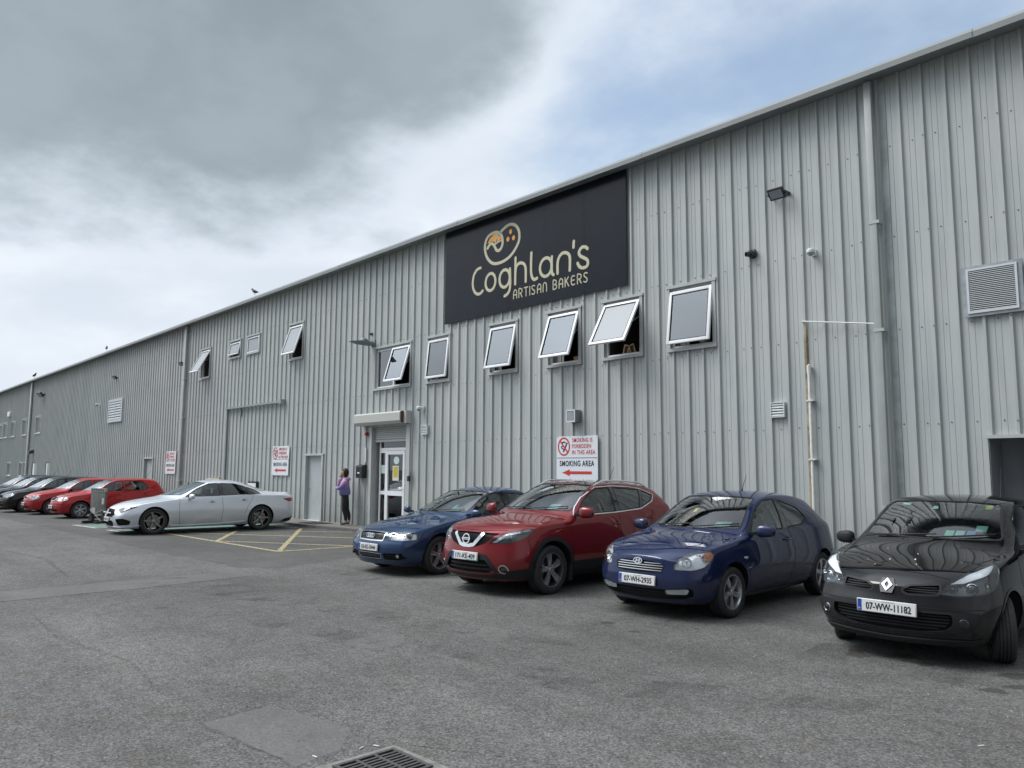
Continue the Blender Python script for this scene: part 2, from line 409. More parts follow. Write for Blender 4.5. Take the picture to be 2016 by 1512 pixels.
    # slight cool-green cast of the tar
    tint = N(nt, 'ShaderNodeMixRGB', blend_type='MULTIPLY'); tint.inputs[0].default_value = 1; l(mx2.outputs[0], tint.inputs[1]); tint.inputs[2].default_value = (1.0, 0.995, 0.955, 1)
    l(tint.outputs[0], b.inputs['Base Color']); b.inputs['Roughness'].default_value = rough; b.inputs['Specular IOR Level'].default_value = 0.35
    bp = N(nt, 'ShaderNodeBump'); bp.inputs['Strength'].default_value = 0.55 * fine; bp.inputs['Distance'].default_value = 0.012
    l(fin.outputs['Fac'], bp.inputs['Height']); l(bp.outputs[0], b.inputs['Normal'])
    return m
M_asph = asphalt('asphalt_worn', 0.124)
M_asph2 = asphalt('asphalt_bay', 0.092, fine=0.55, stones=0.35, patchy=0.8)
M_patch = asphalt('asphalt_patch', 0.130, fine=0.35, stones=0.25, patchy=0.5)
M_conc = mat('pavement_concrete', (0.15, 0.145, 0.135), 0.9, var=(2.5, 0.25), bump=(40, 0.2))

def gz(x):
    """the yard falls away a little towards the left"""
    t = min(1, max(0, (-23.5 - x) / 8)); return -0.095 * t * t * (3 - 2 * t)
def drape(bm):
    for k in range(13):
        bmesh.ops.bisect_plane(bm, geom=bm.verts[:] + bm.edges[:] + bm.faces[:], plane_co=(-34 + k, 0, 0), plane_no=(1, 0, 0), dist=1e-5)
    for v in bm.verts:
        a = math.floor(v.co.x); t = v.co.x - a; v.co.z += gz(a) * (1 - t) + gz(a + 1) * t
def flat_sheet(name, outline, z, m, jitter=0.0, kind='structure', sub=0.25):
    """a thin sheet with a slightly wandering edge"""
    pts = []
    k = len(outline)
    rnd = random.Random(hash(name) % 1000 if False else sum(map(ord, name)))
    for i in range(k):
        a = Vector(outline[i]); b_ = Vector(outline[(i + 1) % k])
        n = max(1, int((b_ - a).length / sub)) if jitter else 1
        for j in range(n):
            p = a.lerp(b_, j / n)
            if jitter and j: p += Vector((rnd.uniform(-1, 1), rnd.uniform(-1, 1))) * jitter
            pts.append((p.x, p.y, z))
    me = bpy.data.meshes.new(name); me.from_pydata(pts, [], [tuple(range(len(pts)))])
    bm = bmesh.new(); bm.from_mesh(me)
    for f in bm.faces:
        f.normal_update()
        if f.normal.z < 0: f.normal_flip()
    drape(bm); bmesh.ops.triangulate(bm, faces=bm.faces); bm.to_mesh(me); bm.free()
    return tag(link(name, me, m), kind=kind)

gm = MB(); GX = [-900] + [-34 + k for k in range(13)] + [900]
for a, b_ in zip(GX, GX[1:]): gm.add([(a, -900, gz(a)), (b_, -900, gz(b_)), (b_, 900, gz(b_)), (a, 900, gz(a))], [(0, 1, 2, 3)])
tag(gm.obj('ground', M_asph, merge=.001, sharp=None), kind='structure')

flat_sheet('bay_asphalt', [(-60, 5.5), (-26.7, 5.6), (-24, 5.45), (-21.2, 5.6), (-18.6, 5.62), (-16.6, 5.7), (-13.5, 5.85), (-12.95, 6.4), (-13.6, 8.3), (-13.4, 12.2), (-60, 12.2)], 0.0015, M_asph2, 0.07)
flat_sheet('trench_patch', [(-13.12, -6), (-13.08, 2.2), (-13.05, 4.3), (-13.12, 5.62), (-12.35, 5.78), (-12.1, 4.0), (-12.08, 2.0), (-12.1, -6)], 0.0030, M_patch, 0.015)
flat_sheet('square_patch', [(-5.57, 2.70), (-5.52, 2.16), (-4.36, 2.30), (-4.42, 2.62), (-4.75, 2.90)], 0.0012, M_patch, 0.012, sub=0.12)
def blob(cx, cy, rx, ry, a=0, n=26, seed=1, amp=0.18):
    rnd = random.Random(seed); ph = [rnd.uniform(0, 6.28) for _ in range(4)]
    out = []
    for i in range(n):
        t = 2 * math.pi * i / n
        k = 1 + amp * (math.sin(2 * t + ph[0]) * 0.4 + math.sin(3 * t + ph[1]) * 0.4 + math.sin(5 * t + ph[2]) * 0.3 + math.sin(9 * t + ph[3]) * 0.15)
        x, y = rx * k * math.cos(t), ry * k * math.sin(t)
        out.append((cx + x * math.cos(a) - y * math.sin(a), cy + x * math.sin(a) + y * math.cos(a)))
    return out
M_tar = asphalt('asphalt_smooth', 0.130, fine=0.5, stones=0.4, patchy=0.6)
flat_sheet('tar_patch', blob(-6.9, 4.5, 0.26, 0.38, 0.5, seed=3), 0.0012, M_tar)
flat_sheet('tar_patch', blob(-6.35, 5.6, 0.18, 0.34, 0.8, seed=5), 0.0012, M_tar)
M_oil = mat('oil_stain', (0.050, 0.047, 0.043), 0.75, var=(30, 0.35), bump=(60, 0.2))
for i, (cx, cy, rx, ry) in enumerate([(-3.38, 7.66, .10, .16), (-3.05, 7.88, .13, .10), (-2.78, 7.72, .09, .07), (-2.12, 7.86, .13, .10), (-2.10, 7.22, .11, .07), (-1.93, 7.52, .15, .10), (-5.95, 7.0, .10, .07), (-5.45, 6.85, .07, .05)]):
    flat_sheet('oil_stain', blob(cx, cy, rx, ry, 0.8, seed=20 + i, amp=0.4), 0.0012, M_oil)

M_crk = mat('crack_dirt', (0.060, 0.056, 0.048), 0.95)
_nt = M_crk.node_tree; _n = N(_nt, 'ShaderNodeTexNoise'); _n.inputs['Scale'].default_value = 9; _n.inputs['Detail'].default_value = 8; _n.inputs['Roughness'].default_value = .8
_t = N(_nt, 'ShaderNodeTexCoord'); _nt.links.new(_t.outputs['Object'], _n.inputs['Vector']); _r = ramp(_nt, [(.44, g3(0)), (.64, g3(.5))]); _nt.links.new(_n.outputs['Fac'], _r.inputs[0]); _nt.links.new(_r.outputs[0], _nt.nodes['Principled BSDF'].inputs['Alpha'])
def crack(pts, w, seed):
    rnd = random.Random(seed); out = []
    P_ = [Vector(p) for p in pts]
    for a, b_ in zip(P_, P_[1:]):
        n = max(2, int((b_ - a).length / .06)); d = (b_ - a).normalized(); nn = Vector((-d.y, d.x))
        out += [a.lerp(b_, j / n) + nn * rnd.uniform(-1, 1) * .010 for j in range(n)]
    m_ = MB(); k = len(out)
    for i in range(k - 1):
        a, b_ = out[i], out[i + 1]; d = (b_ - a).normalized(); nn = Vector((-d.y, d.x))
        if rnd.random() < .10: continue
        w0 = w * (.3 + .7 * math.sin(math.pi * (i + .5) / k)) * rnd.uniform(.5, 1.2); z = .0022 + .0001 * (i % 3)
        m_.add([(a + nn * w0 / 2).to_tuple() + (z,), (a - nn * w0 / 2).to_tuple() + (z,), (b_ - nn * w0 / 2).to_tuple() + (z,), (b_ + nn * w0 / 2).to_tuple() + (z,)], [(0, 1, 2, 3)])
    me = m_.mesh('tarmac_crack', sharp=None); tag(link('tarmac_crack', me, M_crk), kind='structure')
crack([(-11.0, 2.2), (-9.2, 2.1), (-7.6, 2.35), (-6.4, 2.2)], .06, 1)
crack([(-5.6, 2.72), (-5.52, 2.16), (-4.38, 2.30)], .045, 2)
crack([(-4.2, 3.0), (-3.6, 3.35), (-2.9, 3.6), (-1.7, 4.6)], .05, 3)
crack([(-3.1, 4.4), (-2.2, 5.4), (-1.6, 5.6)], .05, 5)
crack([(-13.1, 0.5), (-13.07, 3.0), (-13.05, 5.4)], .05, 6); crack([(-12.1, 0.5), (-12.08, 3.0), (-12.3, 5.6)], .05, 7)
crack([(-20.5, 3.2), (-17, 3.6), (-14.0, 3.3)], .12, 8)
M_scuff = mat('tyre_scuff', (0.060, 0.060, 0.060), 0.8)
_nt = M_scuff.node_tree; _t = N(_nt, 'ShaderNodeTexCoord'); _mp = N(_nt, 'ShaderNodeMapping'); _mp.inputs['Scale'].default_value = (1.0, .35, 1); _nt.links.new(_t.outputs['Object'], _mp.inputs[0])
_n = N(_nt, 'ShaderNodeTexNoise'); _n.inputs['Scale'].default_value = 2.2; _n.inputs['Detail'].default_value = 9; _n.inputs['Roughness'].default_value = .75; _nt.links.new(_mp.outputs[0], _n.inputs['Vector'])
_r = ramp(_nt, [(.48, g3(0)), (.72, g3(.42))]); _nt.links.new(_n.outputs['Fac'], _r.inputs[0]); _nt.links.new(_r.outputs[0], _nt.nodes['Principled BSDF'].inputs['Alpha'])
for k_, cx_ in enumerate((-11.34, -8.72, -5.99, -3.10)):
    flat_sheet('bay_stain', blob(cx_ + .1, 7.6, .75, 1.1, 0.1 * k_, seed=40 + k_, amp=.3), 0.0020 + k_ * .0002, M_scuff)
for k_, (cx_, cy_, rx_, ry_, a_) in enumerate([(-8.2, 5.2, 2.6, .28, .25), (-7.6, 4.3, 2.8, .22, .3), (-3.6, 5.4, 1.6, .25, .55), (-11.5, 4.6, 1.6, .5, .2)]):
    flat_sheet('tyre_track', blob(cx_, cy_, rx_, ry_, a_, n=40, seed=60 + k_, amp=.25), 0.0030 + k_ * .0002, M_scuff)
# road markings
def worn(name, col, amt=0.35):
    m = mat(name, col, 0.8)
    nt = m.node_tree; b = nt.nodes['Principled BSDF']; t = N(nt, 'ShaderNodeTexCoord')
    n = N(nt, 'ShaderNodeTexNoise'); n.inputs['Scale'].default_value = 14; n.inputs['Detail'].default_value = 8; n.inputs['Roughness'].default_value = 0.75
    nt.links.new(t.outputs['Object'], n.inputs['Vector'])
    r = ramp(nt, [(0.38, (0.11, 0.11, 0.105)), (0.40 + amt * 0.5, col)]); nt.links.new(n.outputs['Fac'], r.inputs[0]); nt.links.new(r.outputs[0], b.inputs['Base Color'])
    return m
M_yel = worn('marking_yellow', (0.50, 0.42, 0.20))
M_whi = worn('marking_white', (0.60, 0.62, 0.58))
M_grn = worn('marking_green', (0.13, 0.33, 0.25), 0.5)
def lines(name, segs, z, m, w=0.10):
    mb = MB()
    for i, (a, b_) in enumerate(segs):
        a = Vector(a); b_ = Vector(b_); d = (b_ - a).normalized(); n = Vector((-d.y, d.x)) * w / 2
        zz = z + i * 0.0006
        mb.add([(a.x + n.x, a.y + n.y, zz), (a.x - n.x, a.y - n.y, zz), (b_.x - n.x, b_.y - n.y, zz), (b_.x + n.x, b_.y + n.y, zz)], [(0, 1, 2, 3)])
    me = mb.mesh(name, recalc=True, sharp=None); bm = bmesh.new(); bm.from_mesh(me); drape(bm); bm.to_mesh(me); bm.free()
    return tag(link(name, me, m), kind='structure')
lines('yellow_hatching', [((-21.9, 7.38), (-15.5, 7.60)), ((-15.55, 7.58), (-15.45, 9.6)), ((-15.55, 7.62), (-21.0, 10.95)), ((-18.6, 7.50), (-21.3, 9.15)),
                          ((-18.65, 7.55), (-15.5, 9.45)), ((-21.4, 7.85), (-17.2, 10.55)), ((-20.1, 10.3), (-18.9, 11.4)), ((-15.45, 9.6), (-15.4, 11.3))], 0.003, M_yel, 0.11)
flat_sheet('green_bay', [(-26.8, 6.55), (-25.2, 6.55), (-25.2, 11.2), (-26.8, 11.2)], 0.0035, M_grn)
flat_sheet('green_bay', [(-23.6, 6.62), (-21.85, 7.5), (-21.2, 11.0), (-23.6, 11.0)], 0.0035, M_grn)
lines('white_bay_line', [((-27.2, 6.42), (-24.85, 6.48)), ((-24.95, 6.48), (-24.95, 11.2)), ((-23.8, 6.5), (-22.6, 6.66)), ((-23.75, 6.5), (-23.75, 11.2)), ((-22.0, 6.9), (-21.5, 11.1)), ((-27.1, 6.42), (-27.1, 11.2))], 0.006, M_whi, 0.12)

# raised pavement along the offices
pv = MB()
pts = [(-37.0, 11.25), (-24.5, 11.28), (-21.6, 11.36), (-20.2, 11.5), (-18.9, 11.66), (-16.9, 11.72), (-13.2, 11.75)]
n = len(pts)
poly = pts + [(-13.2, 12.35), (-37.0, 12.35)]
pv.prism(poly, 0.0, 0.085, 'z')
tag(pv.obj('pavement', M_conc, sharp=30), kind='structure')
M_kerb = mat('kerb_stone', (0.15, 0.145, 0.14), 0.9, var=(5, 0.25), bump=(30, 0.3))
kb = MB()
for i in range(n - 1):
    a = Vector(pts[i]); b_ = Vector(pts[i + 1]); L_ = (b_ - a).length; d = (b_ - a) / L_; nn = Vector((d.y, -d.x))
    k = max(1, round(L_ / 0.92))
    for j in range(k):
        p = a + d * (L_ * j / k + 0.004); q = a + d * (L_ * (j + 1) / k - 0.004)
        w = nn * 0.11
        kb.prism([(p.x, p.y), (p.x + w.x, p.y + w.y), (q.x + w.x, q.y + w.y), (q.x, q.y)], 0.0, 0.082, 'z')
tag(kb.obj('kerb', M_kerb), kind='structure')
# entrance mat on the pavement
mm_ = MB(); mm_.box(-22.2, 11.5, 0.086, -21.2, 12.1, 0.10)
tag(mm_.obj('door_mat', mat('mat_rubber', (0.03, 0.028, 0.026), 0.95, bump=(120, 0.5))), 'thin dark mat lying on the pavement beside the grey metal door', 'mat')

# drain
dr = thing('storm_drain', 'iron gully grating set in a pale concrete collar in the foreground tarmac', 'drain', (-4.0, 2.663, 0.0), R(1)); dr.scale = (.82, .82, .82)
cl = MB()
o_, i_ = [(-.33, -.36), (.32, -.34), (.34, .35), (-.325, .33)], [(-.25, -.27), (.25, -.27), (.25, .27), (-.25, .27)]
for k in range(4):
    a, b_, c, d = o_[k], o_[(k + 1) % 4], i_[(k + 1) % 4], i_[k]
    cl.add([(a[0], a[1], .004), (b_[0], b_[1], .004), (c[0], c[1], .010), (d[0], d[1], .010), (c[0], c[1], -.12), (d[0], d[1], -.12)], [(0, 1, 2, 3), (3, 2, 4, 5)])
cl.obj('collar', mat('collar_concrete', (0.20, 0.19, 0.175), 0.9, var=(12, 0.35), bump=(50, 0.3)), dr, recalc=False, sharp=None)
gt = MB()
gt.box(-.245, -.265, 0.011, .245, -.235, .022); gt.box(-.245, .235, 0.011, .245, .265, .022)
gt.box(-.245, -.235, 0.011, -.215, .235, .0215); gt.box(.215, -.235, 0.011, .245, .235, .0215)
for yy in (-.08, .08): gt.box(-.215, yy - .012, 0.012, .215, yy + .012, .0205)
for k in range(1, 9):
    xx = -.215 + .43 * k / 9; gt.box(xx - .011, -.235, 0.0115, xx + .011, .235, .020)
gt.box(-.245, -.265, 0.005, .245, .265, .006, 1)
gt.obj('grating', [mat('cast_iron', (0.085, 0.082, 0.080), 0.75, 0.3, var=(30, 0.3)), mat('void_black', (0.004, 0.004, 0.004), 1.0)], dr)

for k, (x, y, a) in enumerate([(-4.33, 2.83, .4), (-4.36, 2.74, 1.9), (-4.42, 2.45, .2), (-1.75, 5.72, 1.0)]):
    m_ = MB(); c_, s_ = math.cos(a) * .02, math.sin(a) * .02; m_.tube([(x - c_, y - s_, .006), (x + c_, y + s_, .006)], .004, 6)
    tag(m_.obj('cigarette_end', mat('fag_white', (.7, .68, .62), .8)), 'small white cigarette end lying on the tarmac', 'litter', 'cigarette ends on the tarmac')
# small litter and stones
M_lit = mat('litter_white', (0.75, 0.75, 0.72), 0.8)
rl = random.Random(4)
gb = MB()
for k in range(2600):
    dd = rl.uniform(2.6, 11); aa = _yaw + rl.uniform(-0.62, 0.62)
    x = -math.sin(aa) * dd; y = math.cos(aa) * dd
    if y > 11 or (x > -12 and y > 7.5): continue
    s = rl.choice([rl.uniform(.002, .005), rl.uniform(.003, .008)]); h = rl.uniform(0, 3)
    c_, s_ = math.cos(h), math.sin(h)
    vs = [(x + s * c_, y + s * s_, .001), (x - s * s_, y + s * c_, .001), (x - s * c_ * .8, y - s * s_ * .8, .001), (x + s * s_, y - s * c_, .001), (x, y, s * .9)]
    gb.add(vs, [(0, 1, 4), (1, 2, 4), (2, 3, 4), (3, 0, 4)], rl.choice([0, 0, 1, 1, 2]))
tag(gb.obj('loose_gravel', [mat('grit_pale', (0.40, 0.40, 0.38), 0.9), mat('grit_dark', (0.07, 0.07, 0.07), 0.9), mat('grit_mid', (0.22, 0.20, 0.18), 0.9)], sharp=None), kind='stuff')

# ================================================================ building
bld = thing('warehouse', 'long low warehouse clad in ribbed pale grey steel sheet under a flat eaves gutter', 'building', (0, WY, 0))
def B(name, mb, mats, parent=None, **kw): return mb.obj(name, mats, parent or bld, **kw)
# cladding material: pale grey coated steel with faint vertical dirt runs
def cladding(name, base):
    m = bpy.data.materials.new(name); m.use_nodes = True; nt = m.node_tree; b = nt.nodes['Principled BSDF']; l = nt.links.new
    t = N(nt, 'ShaderNodeTexCoord'); mp_ = N(nt, 'ShaderNodeMapping'); mp_.inputs['Scale'].default_value = (1.0, 1.0, 0.06); l(t.outputs['Object'], mp_.inputs[0])
    n1_ = N(nt, 'ShaderNodeTexNoise'); n1_.inputs['Scale'].default_value = 9; n1_.inputs['Detail'].default_value = 6; n1_.inputs['Roughness'].default_value = .65; l(mp_.outputs[0], n1_.inputs['Vector'])
    n2_ = N(nt, 'ShaderNodeTexNoise'); n2_.inputs['Scale'].default_value = 0.55; n2_.inputs['Detail'].default_value = 6; l(t.outputs['Object'], n2_.inputs['Vector'])
    r1_ = ramp(nt, [(0.28, tuple(c * .84 for c in base)), (0.5, base), (0.75, tuple(c * 1.05 for c in base))]); l(n1_.outputs['Fac'], r1_.inputs[0])
    r2_ = ramp(nt, [(0.3, (.90, .92, .93)), (0.7, (1.04, 1.03, 1.0))]); l(n2_.outputs['Fac'], r2_.inputs[0])
    mu = N(nt, 'ShaderNodeMixRGB', blend_type='MULTIPLY'); mu.inputs[0].default_value = 1; l(r1_.outputs[0], mu.inputs[1]); l(r2_.outputs[0], mu.inputs[2])
    # individual sheets (1 m wide, three heights) differ a touch
    sp = N(nt, 'ShaderNodeSeparateXYZ'); l(t.outputs['Object'], sp.inputs[0])
    fl = N(nt, 'ShaderNodeMath', operation='FLOOR'); l(sp.outputs['X'], fl.inputs[0])
    wn_ = N(nt, 'ShaderNodeTexWhiteNoise', noise_dimensions='1D'); l(fl.outputs[0], wn_.inputs['W'])
    r3_ = ramp(nt, [(0, g3(.95)), (1, g3(1.03))]); l(wn_.outputs['Value'], r3_.inputs[0])
    m3_ = N(nt, 'ShaderNodeMixRGB', blend_type='MULTIPLY'); m3_.inputs[0].default_value = 1; l(mu.outputs[0], m3_.inputs[1]); l(r3_.outputs[0], m3_.inputs[2])
    # splash-back dirt at the foot and slightly darker near the top
    rz_ = ramp(nt, [(0.0, (.62, .62, .58)), (0.06, (.86, .87, .85)), (0.16, g3(1)), (0.9, g3(1)), (1.0, (.86, .88, .86))])
    dv = N(nt, 'ShaderNodeMath', operation='DIVIDE'); l(sp.outputs['Z'], dv.inputs[0]); dv.inputs[1].default_value = 8.06; l(dv.outputs[0], rz_.inputs[0])
    m4_ = N(nt, 'ShaderNodeMixRGB', blend_type='MULTIPLY'); m4_.inputs[0].default_value = .8; l(m3_.outputs[0], m4_.inputs[1]); l(rz_.outputs[0], m4_.inputs[2])
    l(m4_.outputs[0], b.inputs['Base Color']); b.inputs['Roughness'].default_value = 0.45; b.inputs['Metallic'].default_value = 0.0
    n5 = N(nt, 'ShaderNodeTexNoise'); n5.inputs['Scale'].default_value = 2.4; l(t.outputs['Object'], n5.inputs['Vector'])
    bp = N(nt, 'ShaderNodeBump'); bp.inputs['Strength'].default_value = .12; bp.inputs['Distance'].default_value = .03; l(n5.outputs['Fac'], bp.inputs['Height']); l(bp.outputs[0], b.inputs['Normal'])
    return m
WALLC = (0.462, 0.486, 0.484)
M_wall = cladding('cladding_grey', WALLC)
M_trim = mat('flashing_grey', (0.44, 0.46, 0.45), 0.5, var=(3, 0.08))
M_gutter = mat('gutter_grey', (0.22, 0.24, 0.24), 0.45, var=(1.2, 0.08))
M_white = mat('upvc_white', (0.80, 0.82, 0.84), 0.3, var=(4, 0.02))
M_dark = mat('interior_dark', (0.03, 0.03, 0.032), 0.9)
M_int = mat('interior_wall', (0.16, 0.155, 0.14), 0.9)
M_glass = glass('window_glass', (0.72, 0.78, 0.78), 1.85)

M_frost = mat('frosted_glass', (0.36, 0.39, 0.415), 0.55, 0, 0.0)
FROST = (-32.93, -29.93, -28.30, -24.85, -10.51)
WINS = [  # x0, x1, z0, z1, sash angle, kind
    (-32.93, -31.94, 5.50, 6.75, 28, 'one'), (-29.93, -28.92, 6.07, 6.74, 12, 'one'), (-28.30, -27.25, 6.08, 6.75, 3, 'one'), (-24.85, -23.83, 5.49, 6.73, 18, 'one'),
    (-19.33, -17.48, 4.06, 5.28, 17, 'two'), (-16.72, -15.74, 4.06, 5.28, 6, 'one'), (-14.17, -13.16, 4.07, 5.28, 12, 'one'), (-12.16, -11.15, 4.06, 5.29, 19, 'one'),
    (-10.51, -9.48, 4.06, 5.28, 30, 'one'), (-8.83, -7.79, 4.06, 5.29, 8, 'one'),
    (-78.0, -76.1, 4.12, 5.32, 0, 'far'), (-75.9, -74.1, 4.12, 5.32, 0, 'far'), (-72.8, -71.0, 4.12, 5.32, 0, 'far'), (-68.4, -66.8, 4.12, 5.32, 0, 'far'), (-63.9, -62.2, 4.12, 5.32, 0, 'far'),
    (-73.1, -71.5, 1.05, 2.08, 0, 'far'), (-68.6, -67.3, 1.05, 2.08, 0, 'far'), (-67.0, -65.9, 1.05, 2.08, 0, 'far')]
OPEN = [(w[0], w[1], w[2], w[3]) for w in WINS]
DOORS = [(-64.3, -62.7, 0.0, 2.10), (-60.2, -58.8, 0.0, 2.10), (-39.65, -38.4, 0.0, 2.2), (-23.40, -22.27, 0.085, 2.20), (-19.42, -17.52, 0.085, 2.95), (-3.44, 0.1, 0.0, 2.24)]
OPEN += DOORS
# ribs
PITCH = 0.3333; RX0 = -9.73
def profile(x0, x1):
    k0 = int((x0 - RX0) / PITCH) - 2; out = []
    k = k0
    while RX0 + k * PITCH < x1 + 1:
        c = RX0 + k * PITCH
        out += [(c - .030, 0), (c - .018, -.040), (c + .018, -.040), (c + .030, 0)]
        for q in (.125, .205): out += [(c + q - .004, 0), (c + q, .006), (c + q + .004, 0)]
        k += 1
    out = [p for p in out if x0 < p[0] < x1]
    return out
def wall_mesh(x0, x1, z0, z1, openings):
    pr = profile(x0, x1); xs = [p[0] for p in pr]
    import bisect
    def yat(x):
        i = bisect.bisect(xs, x)
        if i == 0 or i == len(xs): return 0.0
        a, b_ = pr[i - 1], pr[i]; return a[1] + (b_[1] - a[1]) * (x - a[0]) / max(1e-9, b_[0] - a[0])
    cuts = sorted(set([round(x, 4) for x in xs] + [x0, x1] + [o[0] for o in openings if x0 < o[0] < x1] + [o[1] for o in openings if x0 < o[1] < x1]))
    mb = MB()
    for a, b_ in zip(cuts, cuts[1:]):
        if b_ - a < 1e-5: continue
        mid = (a + b_) / 2; iv = [(z0, z1)]
        for o in openings:
            if o[0] < mid < o[1]:
                nv = []
                for p, q in iv:
                    if o[3] <= p or o[2] >= q: nv.append((p, q)); continue
                    if o[2] > p: nv.append((p, o[2]))
                    if o[3] < q: nv.append((o[3], q))
                iv = nv
        ya, yb = yat(a), yat(b_)
        for p, q in iv: mb.add([(a, ya, p), (b_, yb, p), (b_, yb, q), (a, ya, q)], [(0, 1, 2, 3)])
    return mb
B('wall', wall_mesh(-110, 9.0, -.15, WZ1, OPEN), M_wall, recalc=False, sharp=None, merge=0.0)
# gable end and a low roof so that the shed is a solid
sh = MB()
sh.add([(9, 0.01, 0), (9, 40, 0), (9, 40, WZ1), (9, 20, WZ1 + 2.2), (9, 0.01, WZ1)], [(0, 1, 2, 3, 4)])
sh.add([(-110, 0.01, 0), (-110, 40, 0), (-110, 40, WZ1), (-110, 20, WZ1 + 2.2), (-110, 0.01, WZ1)], [(0, 1, 2, 3, 4)])
sh.add([(-110, 40, 0), (9, 40, 0), (9, 40, WZ1), (-110, 40, WZ1)], [(0, 1, 2, 3)])
B('end_wall', sh, M_wall, sharp=None)
rf = MB()
rf.add([(-110.1, 0.05, WZ1 + .05), (9.1, 0.05, WZ1 + .05), (9.1, 20, WZ1 + 2.25), (-110.1, 20, WZ1 + 2.25), (9.1, 40.2, WZ1 + .05), (-110.1, 40.2, WZ1 + .05)], [(0, 1, 2, 3), (3, 2, 4, 5)])
B('roof', rf, mat('roof_sheet', (0.30, 0.32, 0.32), 0.6), sharp=None)
fl = MB()
segs_ = [(-110, -64.4), (-62.6, -60.3), (-58.7, -39.75), (-38.3, -23.5), (-22.15, -19.55), (-17.4, -3.55), (.25, 9.0)]
for a, b_ in segs_: fl.prism([(-.004, -.14), (-.050, -.14), (-.052, .045), (-.046, .085), (-.004, .105)], a, b_, 'x')
B('base_flashing', fl, mat('flashing_dirty', (0.17, 0.17, 0.155), 0.8, var=(4, .35), bump=(20, .2)))['kind'] = 'stuff'
# bolts (screw heads), in rows along the girts
bt = MB()
def bolt(mb, x, z, y, r=.011):
    vs = [(x + r * math.cos(t), y, z + r * math.sin(t)) for t in [math.pi * k / 3 for k in range(6)]]
    vs2 = [(x + r * .7 * math.cos(t), y - .008, z + r * .7 * math.sin(t)) for t in [math.pi * k / 3 for k in range(6)]]
    mb.add(vs + vs2, [tuple(range(6, 12))] + [(i, (i + 1) % 6, (i + 1) % 6 + 6, i + 6) for i in range(6)])
rb = random.Random(2)
for z in (0.62, 2.46, 3.92, 5.40, 6.87):
    k = -150
    while RX0 + k * PITCH < 8.8:
        c = RX0 + k * PITCH; k += 1
        for q in ((.165,) if k % 3 else (.165, 0.0)):
            x = c + q + rb.uniform(-.006, .006); zz = z + rb.uniform(-.012, .012)
            if any(o[0] - .1 < x < o[1] + .1 and o[2] - .1 < zz < o[3] + .1 for o in OPEN) or (-15.95 < x < -9.8 and 5.5 < zz < 8.1): continue
            bolt(bt, x, zz, -0.001 if q > 0 else -.0403)
for w in WINS[:10]:
    for zz in (w[2] - .10, w[3] + .10):
        x = w[0] - .05
        while x < w[1] + .06:
            bolt(bt, x + rb.uniform(-.01, .01), zz + rb.uniform(-.01, .01), -.001, .009); x += .167
tb = B('bolt_heads', bt, mat('bolt_dark', (0.10, 0.10, 0.105), 0.6, 0.3), sharp=None, recalc=False); tb['kind'] = 'stuff'
# horizontal sheet lap, about mid height
lp = MB()
# eaves: soffit, fascia and gutter lip as one pressed section, in 12 m lengths with lap joints
gx = [-110, -98, -84.6, -72.7, -59.6, -46.4, -33.19, -21.05, -15.15, -9.235, -3.28, 9.1]
EV = [(0.0, WZ1 - .03), (-.34, WZ1 - .085), (-.352, WZ1 - .085), (-.352, WZ1 + .005), (-.285, WZ1 + .078), (-.28, WZ1 + .082), (-.05, WZ1 + .12), (-.02, WZ1 + .10), (0.02, WZ1 - .01)]
for i, (a, b_) in enumerate(zip(gx, gx[1:])):
    g = MB(); d = .004 if i % 2 else 0.0
    g.prism([(p[0] - (d if p[0] < -.3 else 0), p[1] + (d if p[0] < -.04 else 0)) for p in EV], a, b_ + (.05 if i % 2 else -.002), 'x')
    for zz in (WZ1 - .045, WZ1 - .01, WZ1 + .035):
        yy = -.352 if zz < WZ1 + .005 else -.330
        vs = [(a + .05 + .009 * math.cos(t), yy - .006, zz + .009 * math.sin(t)) for t in [math.pi * k / 3 for k in range(6)]]
        g.add(vs, [tuple(range(6))], 1)
    B('eaves_gutter', g, [M_gutter, mat('bolt_dark')], sharp=20)

# downpipes
def downpipe(x, w=.13):
    d = MB(); d.box(x - w / 2, -.165, 0.02, x + w / 2, -.075, WZ1 - .08)
    me = d.mesh('downpipe'); bevel_mesh(me, .012)
    o = link('downpipe', me, mat('downpipe_grey', (0.36, 0.385, 0.38), 0.45, var=(2.0, 0.10)), bld)
    for zz in (5.65, 3.93, 1.2):
        c = MB(); c.box(x - w / 2 - .006, -.172, zz - .025, x + w / 2 + .04, -.04, zz + .025)
        c.obj('pipe_clip', M_trim, o)
    return o
downpipe(-4.82, .115); downpipe(-34.6, .22); downpipe(-65.6, .4)
# the shallow channel behind the right-hand downpipe, the pipe's shade put into its darker grey
jn = MB(); jn.box(-4.735, -.010, 0.02, -4.60, -.0045, WZ1 - .04)
B('joint_flashing', jn, mat('flashing_shaded', (0.30, 0.33, 0.33), 0.5, var=(2.5, 0.3)))

